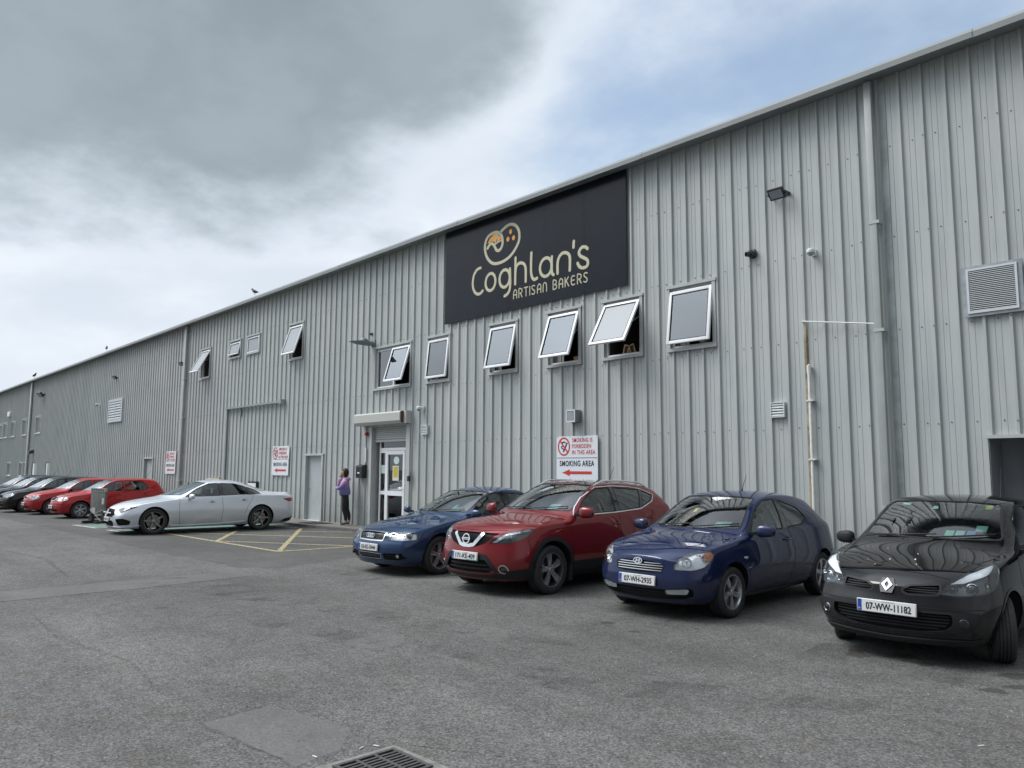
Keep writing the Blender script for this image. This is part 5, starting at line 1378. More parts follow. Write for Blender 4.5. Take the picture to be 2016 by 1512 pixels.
def to_mesh(bm, name, sharp=35):
    me = bpy.data.meshes.new(name); bm.to_mesh(me); bm.free()
    me.polygons.foreach_set('use_smooth', [True] * len(me.polygons))
    if sharp: me.set_sharp_from_angle(angle=R(sharp))
    return me

def ribbon(body, pts, view, w=.006, off=.002, step=.022, mirror=False, closed=False, thick=0.0):
    """narrow band following the surface"""
    P2 = [Vector(p[:2]) for p in pts]
    if closed: P2.append(P2[0])
    dense = []
    for a, b in zip(P2, P2[1:]):
        k = max(1, int((b - a).length / step))
        dense += [a.lerp(b, j / k) for j in range(k)]
    if not closed: dense.append(P2[-1])
    hs = [body.hit(p.x, p.y, view) for p in dense]; hs = [h for h in hs if h]
    k = len(hs)
    if k < 2: return None
    bm = bmesh.new(); A = []; B_ = []; C_ = []; D_ = []
    for i, (loc, n) in enumerate(hs):
        a = hs[(i - 1) % k][0] if (closed or i) else loc; b = hs[(i + 1) % k][0] if (closed or i < k - 1) else loc
        t = (b - a).normalized(); sd = t.cross(n).normalized() * w / 2
        A.append(bm.verts.new(loc + sd + n * off)); B_.append(bm.verts.new(loc - sd + n * off))
        if thick: C_.append(bm.verts.new(loc + sd + n * (off - thick))); D_.append(bm.verts.new(loc - sd + n * (off - thick)))
    for i in range(k if closed else k - 1):
        j = (i + 1) % k
        bm.faces.new([A[i], A[j], B_[j], B_[i]])
        if thick: bm.faces.new([A[i], C_[i], C_[j], A[j]]); bm.faces.new([B_[i], B_[j], D_[j], D_[i]])
    if mirror: bmesh.ops.scale(bm, vec=(1, -1, 1), verts=bm.verts)
    bmesh.ops.recalc_face_normals(bm, faces=bm.faces)
    return bm

def boolean(me, cutter_me, op='DIFFERENCE', use_self=False):
    a = bpy.data.objects.new('a', me); b = bpy.data.objects.new('c', cutter_me)
    COL.objects.link(a); COL.objects.link(b)
    md = a.modifiers.new('b', 'BOOLEAN'); md.object = b; md.operation = op; md.solver = 'EXACT'; md.use_self = use_self
    dg = bpy.context.evaluated_depsgraph_get(); dg.update()
    r = bpy.data.meshes.new_from_object(a.evaluated_get(dg))
    bpy.data.objects.remove(a); bpy.data.objects.remove(b)
    return r

def join_bms(bms):
    out = bpy.data.meshes.new('j'); vs = []; fs = []
    for bm in bms:
        if bm is None: continue
        bm.verts.ensure_lookup_table(); o = len(vs); bm.verts.index_update()
        vs += [tuple(v.co) for v in bm.verts]; fs += [tuple(v.index + o for v in f.verts) for f in bm.faces]; bm.free()
    out.from_pydata(vs, [], fs); return out

WHEELS = {}
def wheel_parts(style, r, w, rr):
    """tyre + rim meshes, axle along y, outer face towards -y"""
    key = (style, r, w, rr)
    if key in WHEELS: return WHEELS[key]
    t = MB(); h = w / 2
    prof = [(-h * .80, rr), (-h * .97, rr + (r - rr) * .30), (-h, rr + (r - rr) * .62), (-h * .93, r - .016), (-h * .78, r - .004), (-h * .55, r)]
    gro = []
    for g in (-.42, -.14, .14, .42): gro += [(h * (g - .045), r), (h * (g - .04), r - .008), (h * (g + .04), r - .008), (h * (g + .045), r)]
    prof = prof + gro + [(-a, b) for a, b in reversed(prof)]
    t.lathe(prof + [(h * .8, rr - .012), (-h * .8, rr - .012)], 56, 'y', close=True)
    # raised sidewall ring and lettering-like ribs
    t.lathe([(-h - .0015, rr + (r - rr) * .45), (-h - .003, rr + (r - rr) * .50), (-h - .0015, rr + (r - rr) * .55)], 48, 'y')
    tyre = t.mesh('tyre', sharp=40)
    m = MB(); yf = -h * .80
    # barrel
    BM = 1 if style in ('five_wide', 'five_double') else 0
    if BM: m.lathe([(yf, rr + .006), (yf - .012, rr + .003), (yf - .012, rr - .006), (yf + .004, rr - .008)], 56, 'y', mi=0)
    m.lathe([(yf, rr + .006), (yf - .010, rr + .004), (yf - .010, rr - .008), (yf + .006, rr - .014), (yf + .05, rr - .03), (h * .7, rr - .035), (h * .7, rr - .012), (yf + .02, rr - .006)], 56, 'y', mi=BM, close=True)
    dk = 1
    hub_y = yf + .012
    def spoke(a, w0, w1, r0, r1, y0, y1, th=.022, mi=0, skew=0.0):
        c, s_ = math.cos(a), math.sin(a)
        def Q(rad, off, y): return (rad * c - off * s_, y, rad * s_ + off * c)
        n = 5; vs = []; fs = []
        for i in range(n + 1):
            t_ = i / n; rad = r0 + (r1 - r0) * t_; ww = w0 + (w1 - w0) * t_; y = y0 + (y1 - y0) * t_ - .008 * math.sin(math.pi * t_); sk = skew * t_
            vs += [Q(rad, -ww / 2 + sk, y + .005), Q(rad, -ww * .3 + sk, y), Q(rad, ww * .3 + sk, y), Q(rad, ww / 2 + sk, y + .005), Q(rad, ww / 2 + sk, y + th + .006), Q(rad, -ww / 2 + sk, y + th + .006)]
        for i in range(n):
            for j in range(6): fs.append((i * 6 + j, i * 6 + (j + 1) % 6, (i + 1) * 6 + (j + 1) % 6, (i + 1) * 6 + j))
        fs += [tuple(range(6)), tuple(range(n * 6, n * 6 + 6))]
        m.add(vs, fs, mi, False)
    R1 = rr - .010
    if style == 'five_wide':      # five broad two-tone blades
        for k in range(5):
            a = 2 * math.pi * k / 5 + .25
            spoke(a, .055, .100, .045, R1, hub_y + .006, yf + .004, .03, 0); spoke(a + .17, .03, .05, .05, R1, hub_y + .02, yf + .022, .02, 1); spoke(a - .17, .03, .05, .05, R1, hub_y + .02, yf + .022, .02, 1)
    elif style == 'five_twist':
        for k in range(5):
            a = 2 * math.pi * k / 5 + .5; spoke(a, .050, .080, .035, R1, hub_y, yf + .003, .03, 0, .035)
    elif style == 'five_plain':
        for k in range(5):
            a = 2 * math.pi * k / 5 + .1; spoke(a, .060, .066, .035, R1, hub_y + .004, yf + .003, .03, 0)
    elif style == 'five_double':
        for k in range(5):
            a = 2 * math.pi * k / 5 + math.pi / 2
            spoke(a + .12, .024, .028, .05, R1, hub_y, yf + .003, .03, 0, -.016); spoke(a - .12, .024, .028, .05, R1, hub_y, yf + .003, .03, 0, .016)
    elif style == 'six_slim':
        for k in range(6):
            a = 2 * math.pi * k / 6 + .2; spoke(a, .035, .030, .035, R1, hub_y, yf + .003, .03, 0)
            spoke(a + .2, .012, .012, rr * .55, R1, hub_y + .004, yf + .006, .02, 0, .02); spoke(a - .2, .012, .012, rr * .55, R1, hub_y + .004, yf + .006, .02, 0, -.02)
    elif style == 'nine':
        for k in range(9): spoke(2 * math.pi * k / 9, .030, .040, .035, R1, hub_y, yf + .003, .028, 0)
    m.lathe([(hub_y + .03, .001), (hub_y + .03, .062), (hub_y - .002, .060), (hub_y - .008, .036), (hub_y - .014, .030), (hub_y - .016, .001)], 20, 'y')
    for k in range(5):
        a = 2 * math.pi * k / 5 + .1; cx, cz = .047 * math.cos(a), .047 * math.sin(a)
        m.lathe([(hub_y - .010, .001), (hub_y - .010, .007), (hub_y + .002, .007)], 8, 'y', (cx, 0, cz), 1)
    rim = m.mesh('rim', sharp=30)
    d = MB(); d.lathe([(yf + .075, .001), (yf + .075, rr * .70), (yf + .09, rr * .70), (yf + .09, .001)], 40, 'y'); disc = d.mesh('brake_disc')
    c_ = MB()
    for i in range(6):
        a0, a1 = math.pi * .80 + i * .12, math.pi * .80 + (i + 1) * .12
        r0, r1_ = rr * .52, rr * .80
        P_ = lambda a, rad, y: (rad * math.cos(a), y, rad * math.sin(a))
        c_.add([P_(a0, r0, yf + .045), P_(a1, r0, yf + .045), P_(a1, r1_, yf + .045), P_(a0, r1_, yf + .045), P_(a0, r0, yf + .10), P_(a1, r0, yf + .10), P_(a1, r1_, yf + .10), P_(a0, r1_, yf + .10)], [(0, 1, 2, 3), (0, 4, 5, 1), (3, 2, 6, 7), (0, 3, 7, 4), (1, 5, 6, 2)])
    cal = c_.mesh('brake_caliper')
    WHEELS[key] = (tyre, rim, disc, cal); return WHEELS[key]

def make_car(P):
    """returns (root empty, body) ; everything parented"""
    b = CarBody(P); L, W, ox = b.L, b.W, b.ox
    root = thing(P['name'], P['label'], 'car', P['loc'], R(P['yaw']), P.get('group'))
    M_p = P['paint']
    zr = P['wheel_r']; wx = [P['foh'], P['foh'] + P['wb']]
    # ---------- cutters
    cut = []
    for wdw in P['windows']:
        o = rounded(lx(b, wdw['o']), wdw.get('r', .03))
        wdw['_o'] = o
        for mir in (False, True): cut.append(patch(b, o, 'L', depth=(.04, .11), grid=.12, along=True, mirror=mir))
    ws = rounded(P['screen'], .04); cut.append(patch(b, ws, 'F', depth=(.05, .20), grid=.10, along=True))
    if P.get('rear_screen'): rs_ = rounded(P['rear_screen'], .05); cut.append(patch(b, rs_, 'B', depth=(.05, .25), grid=.12, along=True))
    for rc in P.get('recess', []):
        for mir in ((False, True) if rc.get('mirror', True) else (False,)):
            rc['_o'] = rounded(rc['o'], rc.get('r', .015)) if rc.get('rnd', True) else rc['o']
            cut.append(patch(b, rc['_o'], rc['view'], depth=(.03, rc['depth']), grid=.05, along=True, mirror=mir))
    me = b.me.copy()
    o_ = len(me.vertices); both = bpy.data.meshes.new('both')
    both.from_pydata([tuple(v) for v in b.co] + [tuple(v) for v in b.cab[0]], [], [tuple(p.vertices) for p in me.polygons] + [tuple(i + o_ for i in f) for f in b.cab[1]])
    me = both
    wl = MB()
    for x in wx:
        for sy in (-1, 1):
            y0, y1 = sy * (W / 2 - .30), sy * (W / 2 + .25)
            ra = zr + P.get('arch', .045)
            prof = [(y0, .001), (y0, ra), (y1, ra), (y1, .001)]
            wl.lathe(prof, 48, 'y', (x + ox, 0, zr + P.get('arch_up', .015)))
    me = boolean(me, wl.mesh('w', recalc=True))
    for c_ in cut:
        if c_ is None: continue
        cm = join_bms([c_]); k0 = len(me.vertices); r_ = boolean(me, cm)
        if len(r_.vertices) == k0 or len(r_.vertices) < k0 * .7: r_ = boolean(me, cm, use_self=True)
        if len(r_.vertices) >= k0 * .7: me = r_
    # ---------- restore smooth normals and mark cut faces
    me.materials.clear(); me.materials.append(M_p); me.materials.append(M_trimblk); me.materials.append(M_under)
    zlow = P['tab']['under'][0][1]
    ln = [None] * len(me.loops); mi = [0] * len(me.polygons)
    vinfo = {}
    for v in me.vertices:
        loc, nn, k, dist = b.bvh.find_nearest(v.co)
        vinfo[v.index] = (dist, b.smooth_n(loc, k))
    for p in me.polygons:
        c = p.center; loc, nn, k, dist = b.bvh.find_nearest(c)
        sn = b.smooth_n(loc, k)
        skin = dist < .006 and p.normal.dot(sn) > .6 and all(vinfo[i][0] < .003 for i in p.vertices)
        if not skin: mi[p.index] = 1 if c.z > .30 else 2
        elif sn.z < -.8: mi[p.index] = 2
        for li in p.loop_indices:
            vi = me.loops[li].vertex_index
            ln[li] = tuple(vinfo[vi][1]) if skin else tuple(p.normal)
    me.polygons.foreach_set('material_index', mi); me.polygons.foreach_set('use_smooth', [True] * len(me.polygons))
    me.normals_split_custom_set(ln); me.name = 'body'
    body = link('body', me, None, root)
    def add(name, bm, m, parent=body, sharp=35):
        if bm is None: return None
        return link(name, to_mesh(bm, name, sharp), m, parent)
    # ---------- glazing
    for wdw in P['windows']:
        gm_ = M_privacy if wdw.get('dark') else M_cglass
        for mir in (False, True):
            g_ = add('side_window', patch(b, offset_poly(wdw['_o'], .004), 'L', off=-.004, grid=.09, mirror=mir), gm_, root, None)
            add('rubber_seal', ribbon(b, wdw['_o'], 'L', .020, .002, mirror=mir, closed=True, thick=.008), M_trimblk, g_)
    g_ = add('windscreen', patch(b, offset_poly(ws, .004), 'F', off=-.003, grid=.08), M_cglass, root, None)
    add('screen_seal', ribbon(b, ws, 'F', .022, .001, closed=True, thick=.006), M_trimblk, g_)
    if P.get('rear_screen'):
        g2 = add('rear_window', patch(b, offset_poly(rs_, .004), 'B', off=-.003, grid=.10), M_cglass, root, None)
        add('screen_seal', ribbon(b, rs_, 'B', .026, .001, closed=True, thick=.006), M_trimblk, g2)
    # ---------- panels: black pillars, seams, cladding
    for pc in P.get('patches', []):
        mm = pc['m']; o = pc['o']; o = rounded(lx(b, o) if pc['view'] in ('L', 'T') else o, pc.get('r', .02)) if pc.get('rnd', True) else (lx(b, o) if pc['view'] in ('L', 'T') else o)
        for mir in ((False, True) if pc.get('mirror', True) else (False,)):
            add(pc['name'], patch(b, o, pc['view'], off=pc.get('off', .002), thick=pc.get('thick', .004), grid=pc.get('grid', .05), mirror=mir), mm, root if pc.get('part', True) else body)
    for sm in P.get('seams', []):
        o = lx(b, sm['o']) if sm['view'] in ('L', 'T') else sm['o']
        for mir in ((False, True) if sm.get('mirror', True) else (False,)):
            add(sm.get('name', 'panel_gap'), ribbon(b, o, sm['view'], sm.get('w', .007), sm.get('off', .0022), mirror=mir, closed=sm.get('closed', False), thick=sm.get('thick', 0)), sm.get('m', M_seam), body)
    # ---------- wheel arch lips
    if P.get('arch_trim'):
        for x in wx:
            for mir in (False, True):
                pts = []; ra = zr + P.get('arch', .045) + P['arch_trim'] / 2
                for k in range(25):
                    a = math.pi * (-.08 + 1.16 * k / 24); pts.append((x + ox + ra * math.cos(a), zr + P.get('arch_up', .015) + ra * math.sin(a)))
                add('wheel_arch_trim', ribbon(b, pts, 'L', P['arch_trim'], .012, .03, mirror=mir, thick=.03), M_trimblk, body)
    else:
        for x in wx:
            for mir in (False, True):
                pts = []; ra = zr + P.get('arch', .045) + .008
                for k in range(25):
                    a = math.pi * (-.05 + 1.10 * k / 24); pts.append((x + ox + ra * math.cos(a), zr + P.get('arch_up', .015) + ra * math.sin(a)))
                add('wheel_arch_lip', ribbon(b, pts, 'L', .022, .006, .03, mirror=mir, thick=.02), M_p, body)
    # ---------- wheels
    ty, rim, disc, cal = wheel_parts(P['wheel'], zr, P.get('tyre_w', .20), P['rim_r'])
    for i, x in enumerate(wx):
        for sy in (-1, 1):
            st = R(P.get('steer', 0)) if i == 0 else 0
            w_ = bpy.data.objects.new('wheel', None); COL.objects.link(w_); w_.parent = root
            w_.location = (x + ox, sy * (W / 2 - P.get('tyre_w', .20) / 2 - P.get('inset', .035)), zr)
            w_.rotation_euler = (0, 0, st + (math.pi if sy > 0 else 0))
            roll = R(P.get('roll', 0) + 31 * i + 13 * sy)
            for nm, mm, m_ in (('tyre', ty, M_rubber), ('rim', rim, P['rim_m'])):
                o = bpy.data.objects.new(nm, mm); COL.objects.link(o); o.parent = w_; o.rotation_euler = (0, roll, 0)
                if not mm.materials:
                    for q in (m_ if isinstance(m_, (list, tuple)) else [m_]): mm.materials.append(q)
            o = link('brake_disc', disc, M_disc, w_)
            if P.get('caliper'): link('brake_caliper', cal, P['caliper'], w_, rot=(0, 0 if sy < 0 else math.pi, 0))
    # ---------- lamps
    for lm in P.get('lamps', []):
        for mir in ((False, True) if lm.get('mirror', True) else (False,)):
            sy = -1 if mir else 1
            o = rounded(lm['o'], lm.get('r', .02)) if lm.get('rnd', True) else lm['o']
            back = add(lm['name'], patch(b, offset_poly(o, .003), lm['view'], off=-lm.get('deep', .035), along=True, grid=.04, mirror=mir), lm.get('m', M_bowl), root)
            for (u, v, r_, kind) in lm.get('bulbs', []):
                h = b.hit(u, v, lm['view'])
                if not h: continue
                d, U, Vv = b.frame(lm['view']); c = h[0] + d * .018
                c = Vector((c.x, c.y * (1 if not mir else -1), c.z)); dd_ = Vector((d.x, d.y * (1 if not mir else -1), 0))
                # bulbs aim forwards
                c = h[0] + d * .034; c = Vector((c.x, -c.y if mir else c.y, c.z)); ang = math.atan2(dd_.y, dd_.x) * .8; m_ = MB()
                def fin(nm, mm): 
                    o_ = m_.mesh(nm); o_.transform(Matrix.Translation(c) @ Matrix.Rotation(ang, 4, 'Z')); return link(nm, o_, mm, back)
                if kind == 'p':
                    m_.lathe([(.03, r_ * 1.25), (-.004, r_ * 1.25), (-.008, r_ * 1.1), (0, r_), (.004, r_ * .98)], 20, 'x'); fin('lamp_ring', M_chrome)
                    m_ = MB(); m_.lathe([(.004, r_ * .98), (-.008, r_ * .8), (-.016, r_ * .45), (-.019, .001)], 20, 'x'); fin('projector', mat('projector_glass', (.12, .13, .15), .05, .3, 1.0))
                elif kind == 'r':
                    m_.lathe([(-.006, r_), (-.006, r_ * .97), (.012, r_ * .8), (.028, r_ * .5), (.035, r_ * .2), (.035, .001)], 20, 'x'); m_.lathe([(.035, .012), (.0, .012), (-.006, .008), (-.006, .001)], 12, 'x'); fin('reflector', M_chrome)
            lens = lm.get('lens', M_lensc)
            if lens: add('lamp_lens', patch(b, offset_poly(o, .001), lm['view'], off=.0025, thick=.006, grid=.04, mirror=mir), lens, back)
            for ex in lm.get('extra', []):
                add(ex['name'], patch(b, rounded(ex['o'], ex.get('r', .01)), lm['view'], off=ex.get('off', -.012), along=True, grid=.04, mirror=mir), ex['m'], back)
            if lm.get('rimm'): add('lamp_surround', ribbon(b, o, lm['view'], lm.get('rimw', .010), .003, .025, mirror=mir, closed=True, thick=.006), lm['rimm'], back)
    for (u, v, r_, rm) in P.get('round_lamps', []):
        for sy in (-1, 1):
            h = b.hit(u, v, 'F'); c = Vector((h[0].x, -u if sy > 0 else u, v)); ang = -sy * .35
            def put(nm, prof, mm, par):
                m_ = MB(); m_.lathe(prof, 24, 'x'); o_ = m_.mesh(nm); o_.transform(Matrix.Translation(c) @ Matrix.Rotation(ang, 4, 'Z')); return link(nm, o_, mm, par)
            o1 = put('fog_lamp', [(.05, r_ * 1.2), (-.008, r_ * 1.2), (-.014, r_ * 1.08), (-.008, r_)], rm, root)
            put('reflector', [(-.008, r_), (.012, r_ * .8), (.024, r_ * .5), (.028, .001)], M_chrome, o1)
            put('bulb', [(.026, .007), (.004, .007), (.0, .001)], M_bowl, o1)
            put('lamp_lens', [(-.008, r_), (-.013, r_ * .6), (-.015, .001)], M_lensc, o1)
    # ---------- grille-like inserts behind recesses
    for gi in P.get('grilles', []):
        for mir in ((False, True) if gi.get('mirror', False) else (False,)):
            o = rounded(gi['o'], gi.get('r', .015)) if gi.get('rnd', True) else gi['o']
            base = add(gi['name'], patch(b, offset_poly(o, .003), gi['view'], off=-gi.get('deep', .035), along=True, grid=.05, mirror=mir), gi.get('m', M_under), root)
            zs = [p[1] for p in o]
            for (za, zb_, u0, u1, mm) in gi.get('bars', []):
                pts = [(u0 + (u1 - u0) * k / 10, za + (zb_ - za) * 0) for k in range(11)]
                add('grille_bar', ribbon(b, pts, gi['view'], gi.get('barw', .010), gi.get('baroff', -.006), .04, mirror=mir, thick=.010), mm, base)
            if gi.get('mesh'):
                ms = gi['mesh']; us = [p[0] for p in o]; u0, u1, z0, z1 = min(us), max(us), min(zs), max(zs)
                def inside(u, z):
                    c_ = False; k = len(o)
                    for i in range(k):
                        (x1, y1), (x2, y2) = o[i], o[(i + 1) % k]
                        if (y1 > z) != (y2 > z) and u < (x2 - x1) * (z - y1) / (y2 - y1) + x1: c_ = not c_
                    return c_
                bmj = []
                for fam in (1, -1):
                    t = u0 - (z1 - z0)
                    while t < u1 + (z1 - z0):
                        pts = [(t + fam * (z - (z0 if fam > 0 else z1)) if fam > 0 else t + (z1 - z), z) for z in [z0 + (z1 - z0) * k / 12 for k in range(13)]]
                        run = [p for p in pts if inside(*p)]
                        if len(run) > 1: bmj.append(ribbon(b, run, gi['view'], .004, -.012, .1, mirror=mir, thick=.006))
                        t += ms
                bmj = [q for q in bmj if q]
                if bmj: link('mesh_insert', join_bms(bmj), M_trimblk, base)
            if gi.get('frame'): add('grille_frame', ribbon(b, o, gi['view'], gi.get('framew', .014), .004, .03, mirror=mir, closed=True, thick=.014), gi['frame'], base)
    # ---------- number plate
    pl = P.get('plate')
    if pl:
        u, z = pl['y'], pl['z']; h = b.hit(u, z, 'F'); h1 = b.hit(u - .22, z, 'F'); h2 = b.hit(u + .22, z, 'F')
        x = min(h[0].x, (h1 or h)[0].x, (h2 or h)[0].x) - .014
        pt_ = link('number_plate', None, None, root) if False else None
        m_ = MB(); m_.box(-.012, -.262, -.058, .010, .262, .058); me_ = m_.mesh('number_plate'); bevel_mesh(me_, .003, 1)
        po = link('number_plate', me_, [M_trimblk if pl.get('holder') else M_platew], root, (x, u, z), (0, R(pl.get('tilt', 4)), 0))
        m_ = MB(); m_.box(-.0135, -.256, -.052, -.0122, .256, .052); m_.obj('plate_face', M_platew, po)
        # seen from the front the car's right (+y) is on the viewer's left
        m_ = MB(); m_.box(-.0150, .218, -.052, -.0137, .256, .052); m_.obj('plate_band', M_plateb, po)
        tm = text_mesh('words', pl['text'], .066, pl.get('tw', .40), .022); link('plate_text', tm, M_ink, po, (-.0150, -.020, -.003), (R(90), 0, R(-90)))
        if pl.get('small'):
            tm = text_mesh('words', pl['small'], .009, .11, .0); link('plate_text', tm, M_ink, po, (-.0150, -.02, .044), (R(90), 0, R(-90)))
        tm = text_mesh('words', 'IRL', .012, .024, .01); link('plate_text', tm, M_platew, po, (-.0158, .237, -.032), (R(90), 0, R(-90)))
        if pl.get('green'):
            m_ = MB(); m_.box(-.0150, -.256, -.052, -.0137, -.05, -.043); m_.obj('dealer_strip', mat('strip_green', (.02, .28, .25), .4), po)
    # ---------- badge
    if P.get('badge'): P['badge'](b, root)
    # ---------- mirrors
    mr_ = P['mirror']
    for sy in (-1, 1):
        mx, my, mz = mr_['x'] + ox, mr_['y'], mr_['z']; s1, s2, s3 = mr_.get('s', (.10, .20, .13))
        bm = bmesh.new(); bmesh.ops.create_cube(bm, size=1)
        bmesh.ops.subdivide_edges(bm, edges=bm.edges[:], cuts=3, use_grid_fill=True)
        for v in bm.verts:
            c = v.co * 2; l4 = (abs(c.x) ** 3 + abs(c.y) ** 3 + abs(c.z) ** 3) ** (1 / 3)
            c = c / l4
            k = 1 - .22 * (c.y * -1 if False else (1 - c.y) / 2 - .5)
            v.co = Vector((c.x * s1 / 2 * (1.0 if c.x < 0 else .55), c.y * s2 / 2, c.z * s3 / 2 * (1 - .14 * (-c.y if sy < 0 else c.y))))
            if v.co.x > 0: v.co.x = min(v.co.x, s1 * .18)
        me_ = to_mesh(bm, 'mirror', 40)
        mo = link('mirror', me_, mr_.get('m', M_p), root, (mx, sy * my, mz), (0, 0, sy * R(-mr_.get('rot', 10))))
        g_ = MB(); g_.box(s1 * .182, -s2 * .40, -s3 * .36, s1 * .19, s2 * .40, s3 * .34); g_.obj('mirror_glass', M_chrome, mo)
        a_ = MB(); yb = -sy * s2 * .35; a_.prism([(-.03, -s3 * .35), (.03, -s3 * .35), (.035, -s3 * .1), (-.035, -s3 * .1)], yb, yb - sy * mr_.get('arm', .12), 'y'); a_.obj('mirror_arm', M_trimblk, mo)
    # ---------- door handles
    for (hx, hz) in P.get('handles', []):
        for view, sy in (('L', -1), ('R', 1)):
            h = b.hit(hx + ox, hz, view)
            if not h: continue
            c = h[0]; m_ = MB()
            m_.tube([c + Vector((-.085, sy * .004, -.004)), c + Vector((-.06, sy * .030, 0)), c + Vector((.05, sy * .032, .002)), c + Vector((.085, sy * .004, .004))], .013, 8)
            m_.obj('door_handle', P.get('handle_m', M_p), root)
            bmh = patch(b, [(hx + ox + .055 * math.cos(t), hz + .028 * math.sin(t)) for t in [2 * math.pi * k / 14 for k in range(14)]], view, off=.0015, grid=.05)
            add('handle_recess', bmh, M_under, body)
    # ---------- wipers
    for wp in P.get('wipers', [((-.45, .0), (.10, .02)), ((.05, .0), (.60, .03))]):
        hs = []
        for k in range(9):
            u = wp[0][0] + (wp[1][0] - wp[0][0]) * k / 8; v = wp[0][1] + (wp[1][1] - wp[0][1]) * k / 8
            h = b.hit(u, P['cowl_z'] + v, 'F')
            if h: hs.append(h[0] + h[1] * .016)
        if len(hs) > 2:
            m_ = MB(); m_.tube(hs, .008, 6); m_.obj('wiper', M_trimblk, root)
    # ---------- interior
    cz = P.get('seat_z', .0); m_seat = P.get('seat_m', M_seat); xd = P['dash_x']
    Wc = W / 2 - .16
    d_ = MB(); zt = P['cowl_z'] - .035
    d_.prism([(xd + ox - .20, zt - .07), (xd + ox, zt - .02), (xd + ox + .30, zt - .02), (xd + ox + .36, zt - .12), (xd + ox + .30, zt - .4), (xd + ox - .1, .36)], -Wc + .10, Wc - .10, "y"); me_ = d_.mesh("dashboard"); bevel_mesh(me_, .03)
    link('dashboard', me_, M_dash, root)
    sx = xd + .42 + ox; sw_ = MB(); M4 = Matrix.Translation((sx, .36, zt - .06)) @ Matrix.Rotation(R(-25), 4, 'Y')
    ring = [M4 @ Vector((0, .185 * math.cos(t), .185 * math.sin(t))) for t in [2 * math.pi * k / 24 for k in range(25)]]
    sw_.tube(ring, .014, 6, cap=False); sw_.tube([M4 @ Vector((0, -.17, 0)), M4 @ Vector((.02, 0, -.01)), M4 @ Vector((0, .17, 0))], .022, 6); sw_.tube([M4 @ Vector((0, 0, -.17)), M4 @ Vector((-.15, 0, 0))], .03, 6)
    sw_.obj('steering_wheel', M_dash, root)
    def seat(x, y, w, tall=1.0, head=True):
        q = MB()
        q.prism([(x - .28, .40), (x + .22, .36), (x + .24, .50), (x - .26, .56)], y - w / 2, y + w / 2, 'y')
        q.prism([(x + .16, .48), (x + .28, .46), (x + .44, 1.0 * tall + .02), (x + .36, 1.04 * tall), (x + .29, 1.02 * tall)], y - w / 2 + .02, y + w / 2 - .02, 'y')
        if head:
            hw = min(.13, w / 4)
            for yy in ((y,) if w < .7 else (y - w * .3, y + w * .3)):
                q.prism([(x + .35, 1.08 * tall), (x + .44, 1.07 * tall), (x + .46, 1.20 * tall), (x + .42, 1.25 * tall), (x + .36, 1.22 * tall)], yy - hw, yy + hw, 'y')
                q.tube([(x + .39, yy - .05, 1.0 * tall), (x + .40, yy - .05, 1.1 * tall)], .008, 5); q.tube([(x + .39, yy + .05, 1.0 * tall), (x + .40, yy + .05, 1.1 * tall)], .008, 5)
        me_ = q.mesh('seat'); bevel_mesh(me_, .025)
        link('seat', me_, m_seat, root)
    tall = P.get('seat_tall', 1.0)
    for y in (-.36, .36): seat(P['seat_x'] + ox, y, .50, tall)
    seat(P['seat_x'] + .85 + ox, 0, 2 * Wc - .12, tall * .97)
    for st in P.get('stickers', []):
        h = b.hit(st[0], st[1], 'F')
        bmx = patch(b, [(st[0] - st[2] / 2, st[1] - st[3] / 2), (st[0] + st[2] / 2, st[1] - st[3] / 2), (st[0] + st[2] / 2, st[1] + st[3] / 2), (st[0] - st[2] / 2, st[1] + st[3] / 2)], 'F', off=-.010, grid=.1)
        add('windscreen_disc', bmx, st[4], root)
    # rear-view mirror
    zz = P['screen_top'] - .07; h = b.hit(0, zz, 'F')
    if h:
        c = h[0] + Vector((.10, 0, -.02)); m_ = MB(); m_.box(c.x - .015, -.11, c.z - .03, c.x + .02, .11, c.z + .03); m_.tube([c, c + Vector((-.04, 0, .08))], .012, 6); me_ = m_.mesh('m'); link('inner_mirror', me_, M_dash, root)
    if P.get('aerial'):
        ax, ay, al_, lean = P['aerial']; hh_ = b.hit(ax + ox, ay, 'T')
        m_ = MB(); c = hh_[0]; m_.tube([c, c + Vector((lean * al_ * .1, 0, .03)), c + Vector((lean * al_, 0, al_ * .85))], .006, 6, radii=[.018, .006, .003]); m_.obj('aerial', M_trimblk, root)
    if P.get('extra'): P['extra'](b, root, body, add)
    # floor pan and sills darkness: axle block so light does not leak through
    ub = MB(); ub.box(ox + .35, -(W / 2 - .32), .20, ox + L - .35, W / 2 - .32, .30); ub.obj('floor_pan', M_under, root)
    return root, b

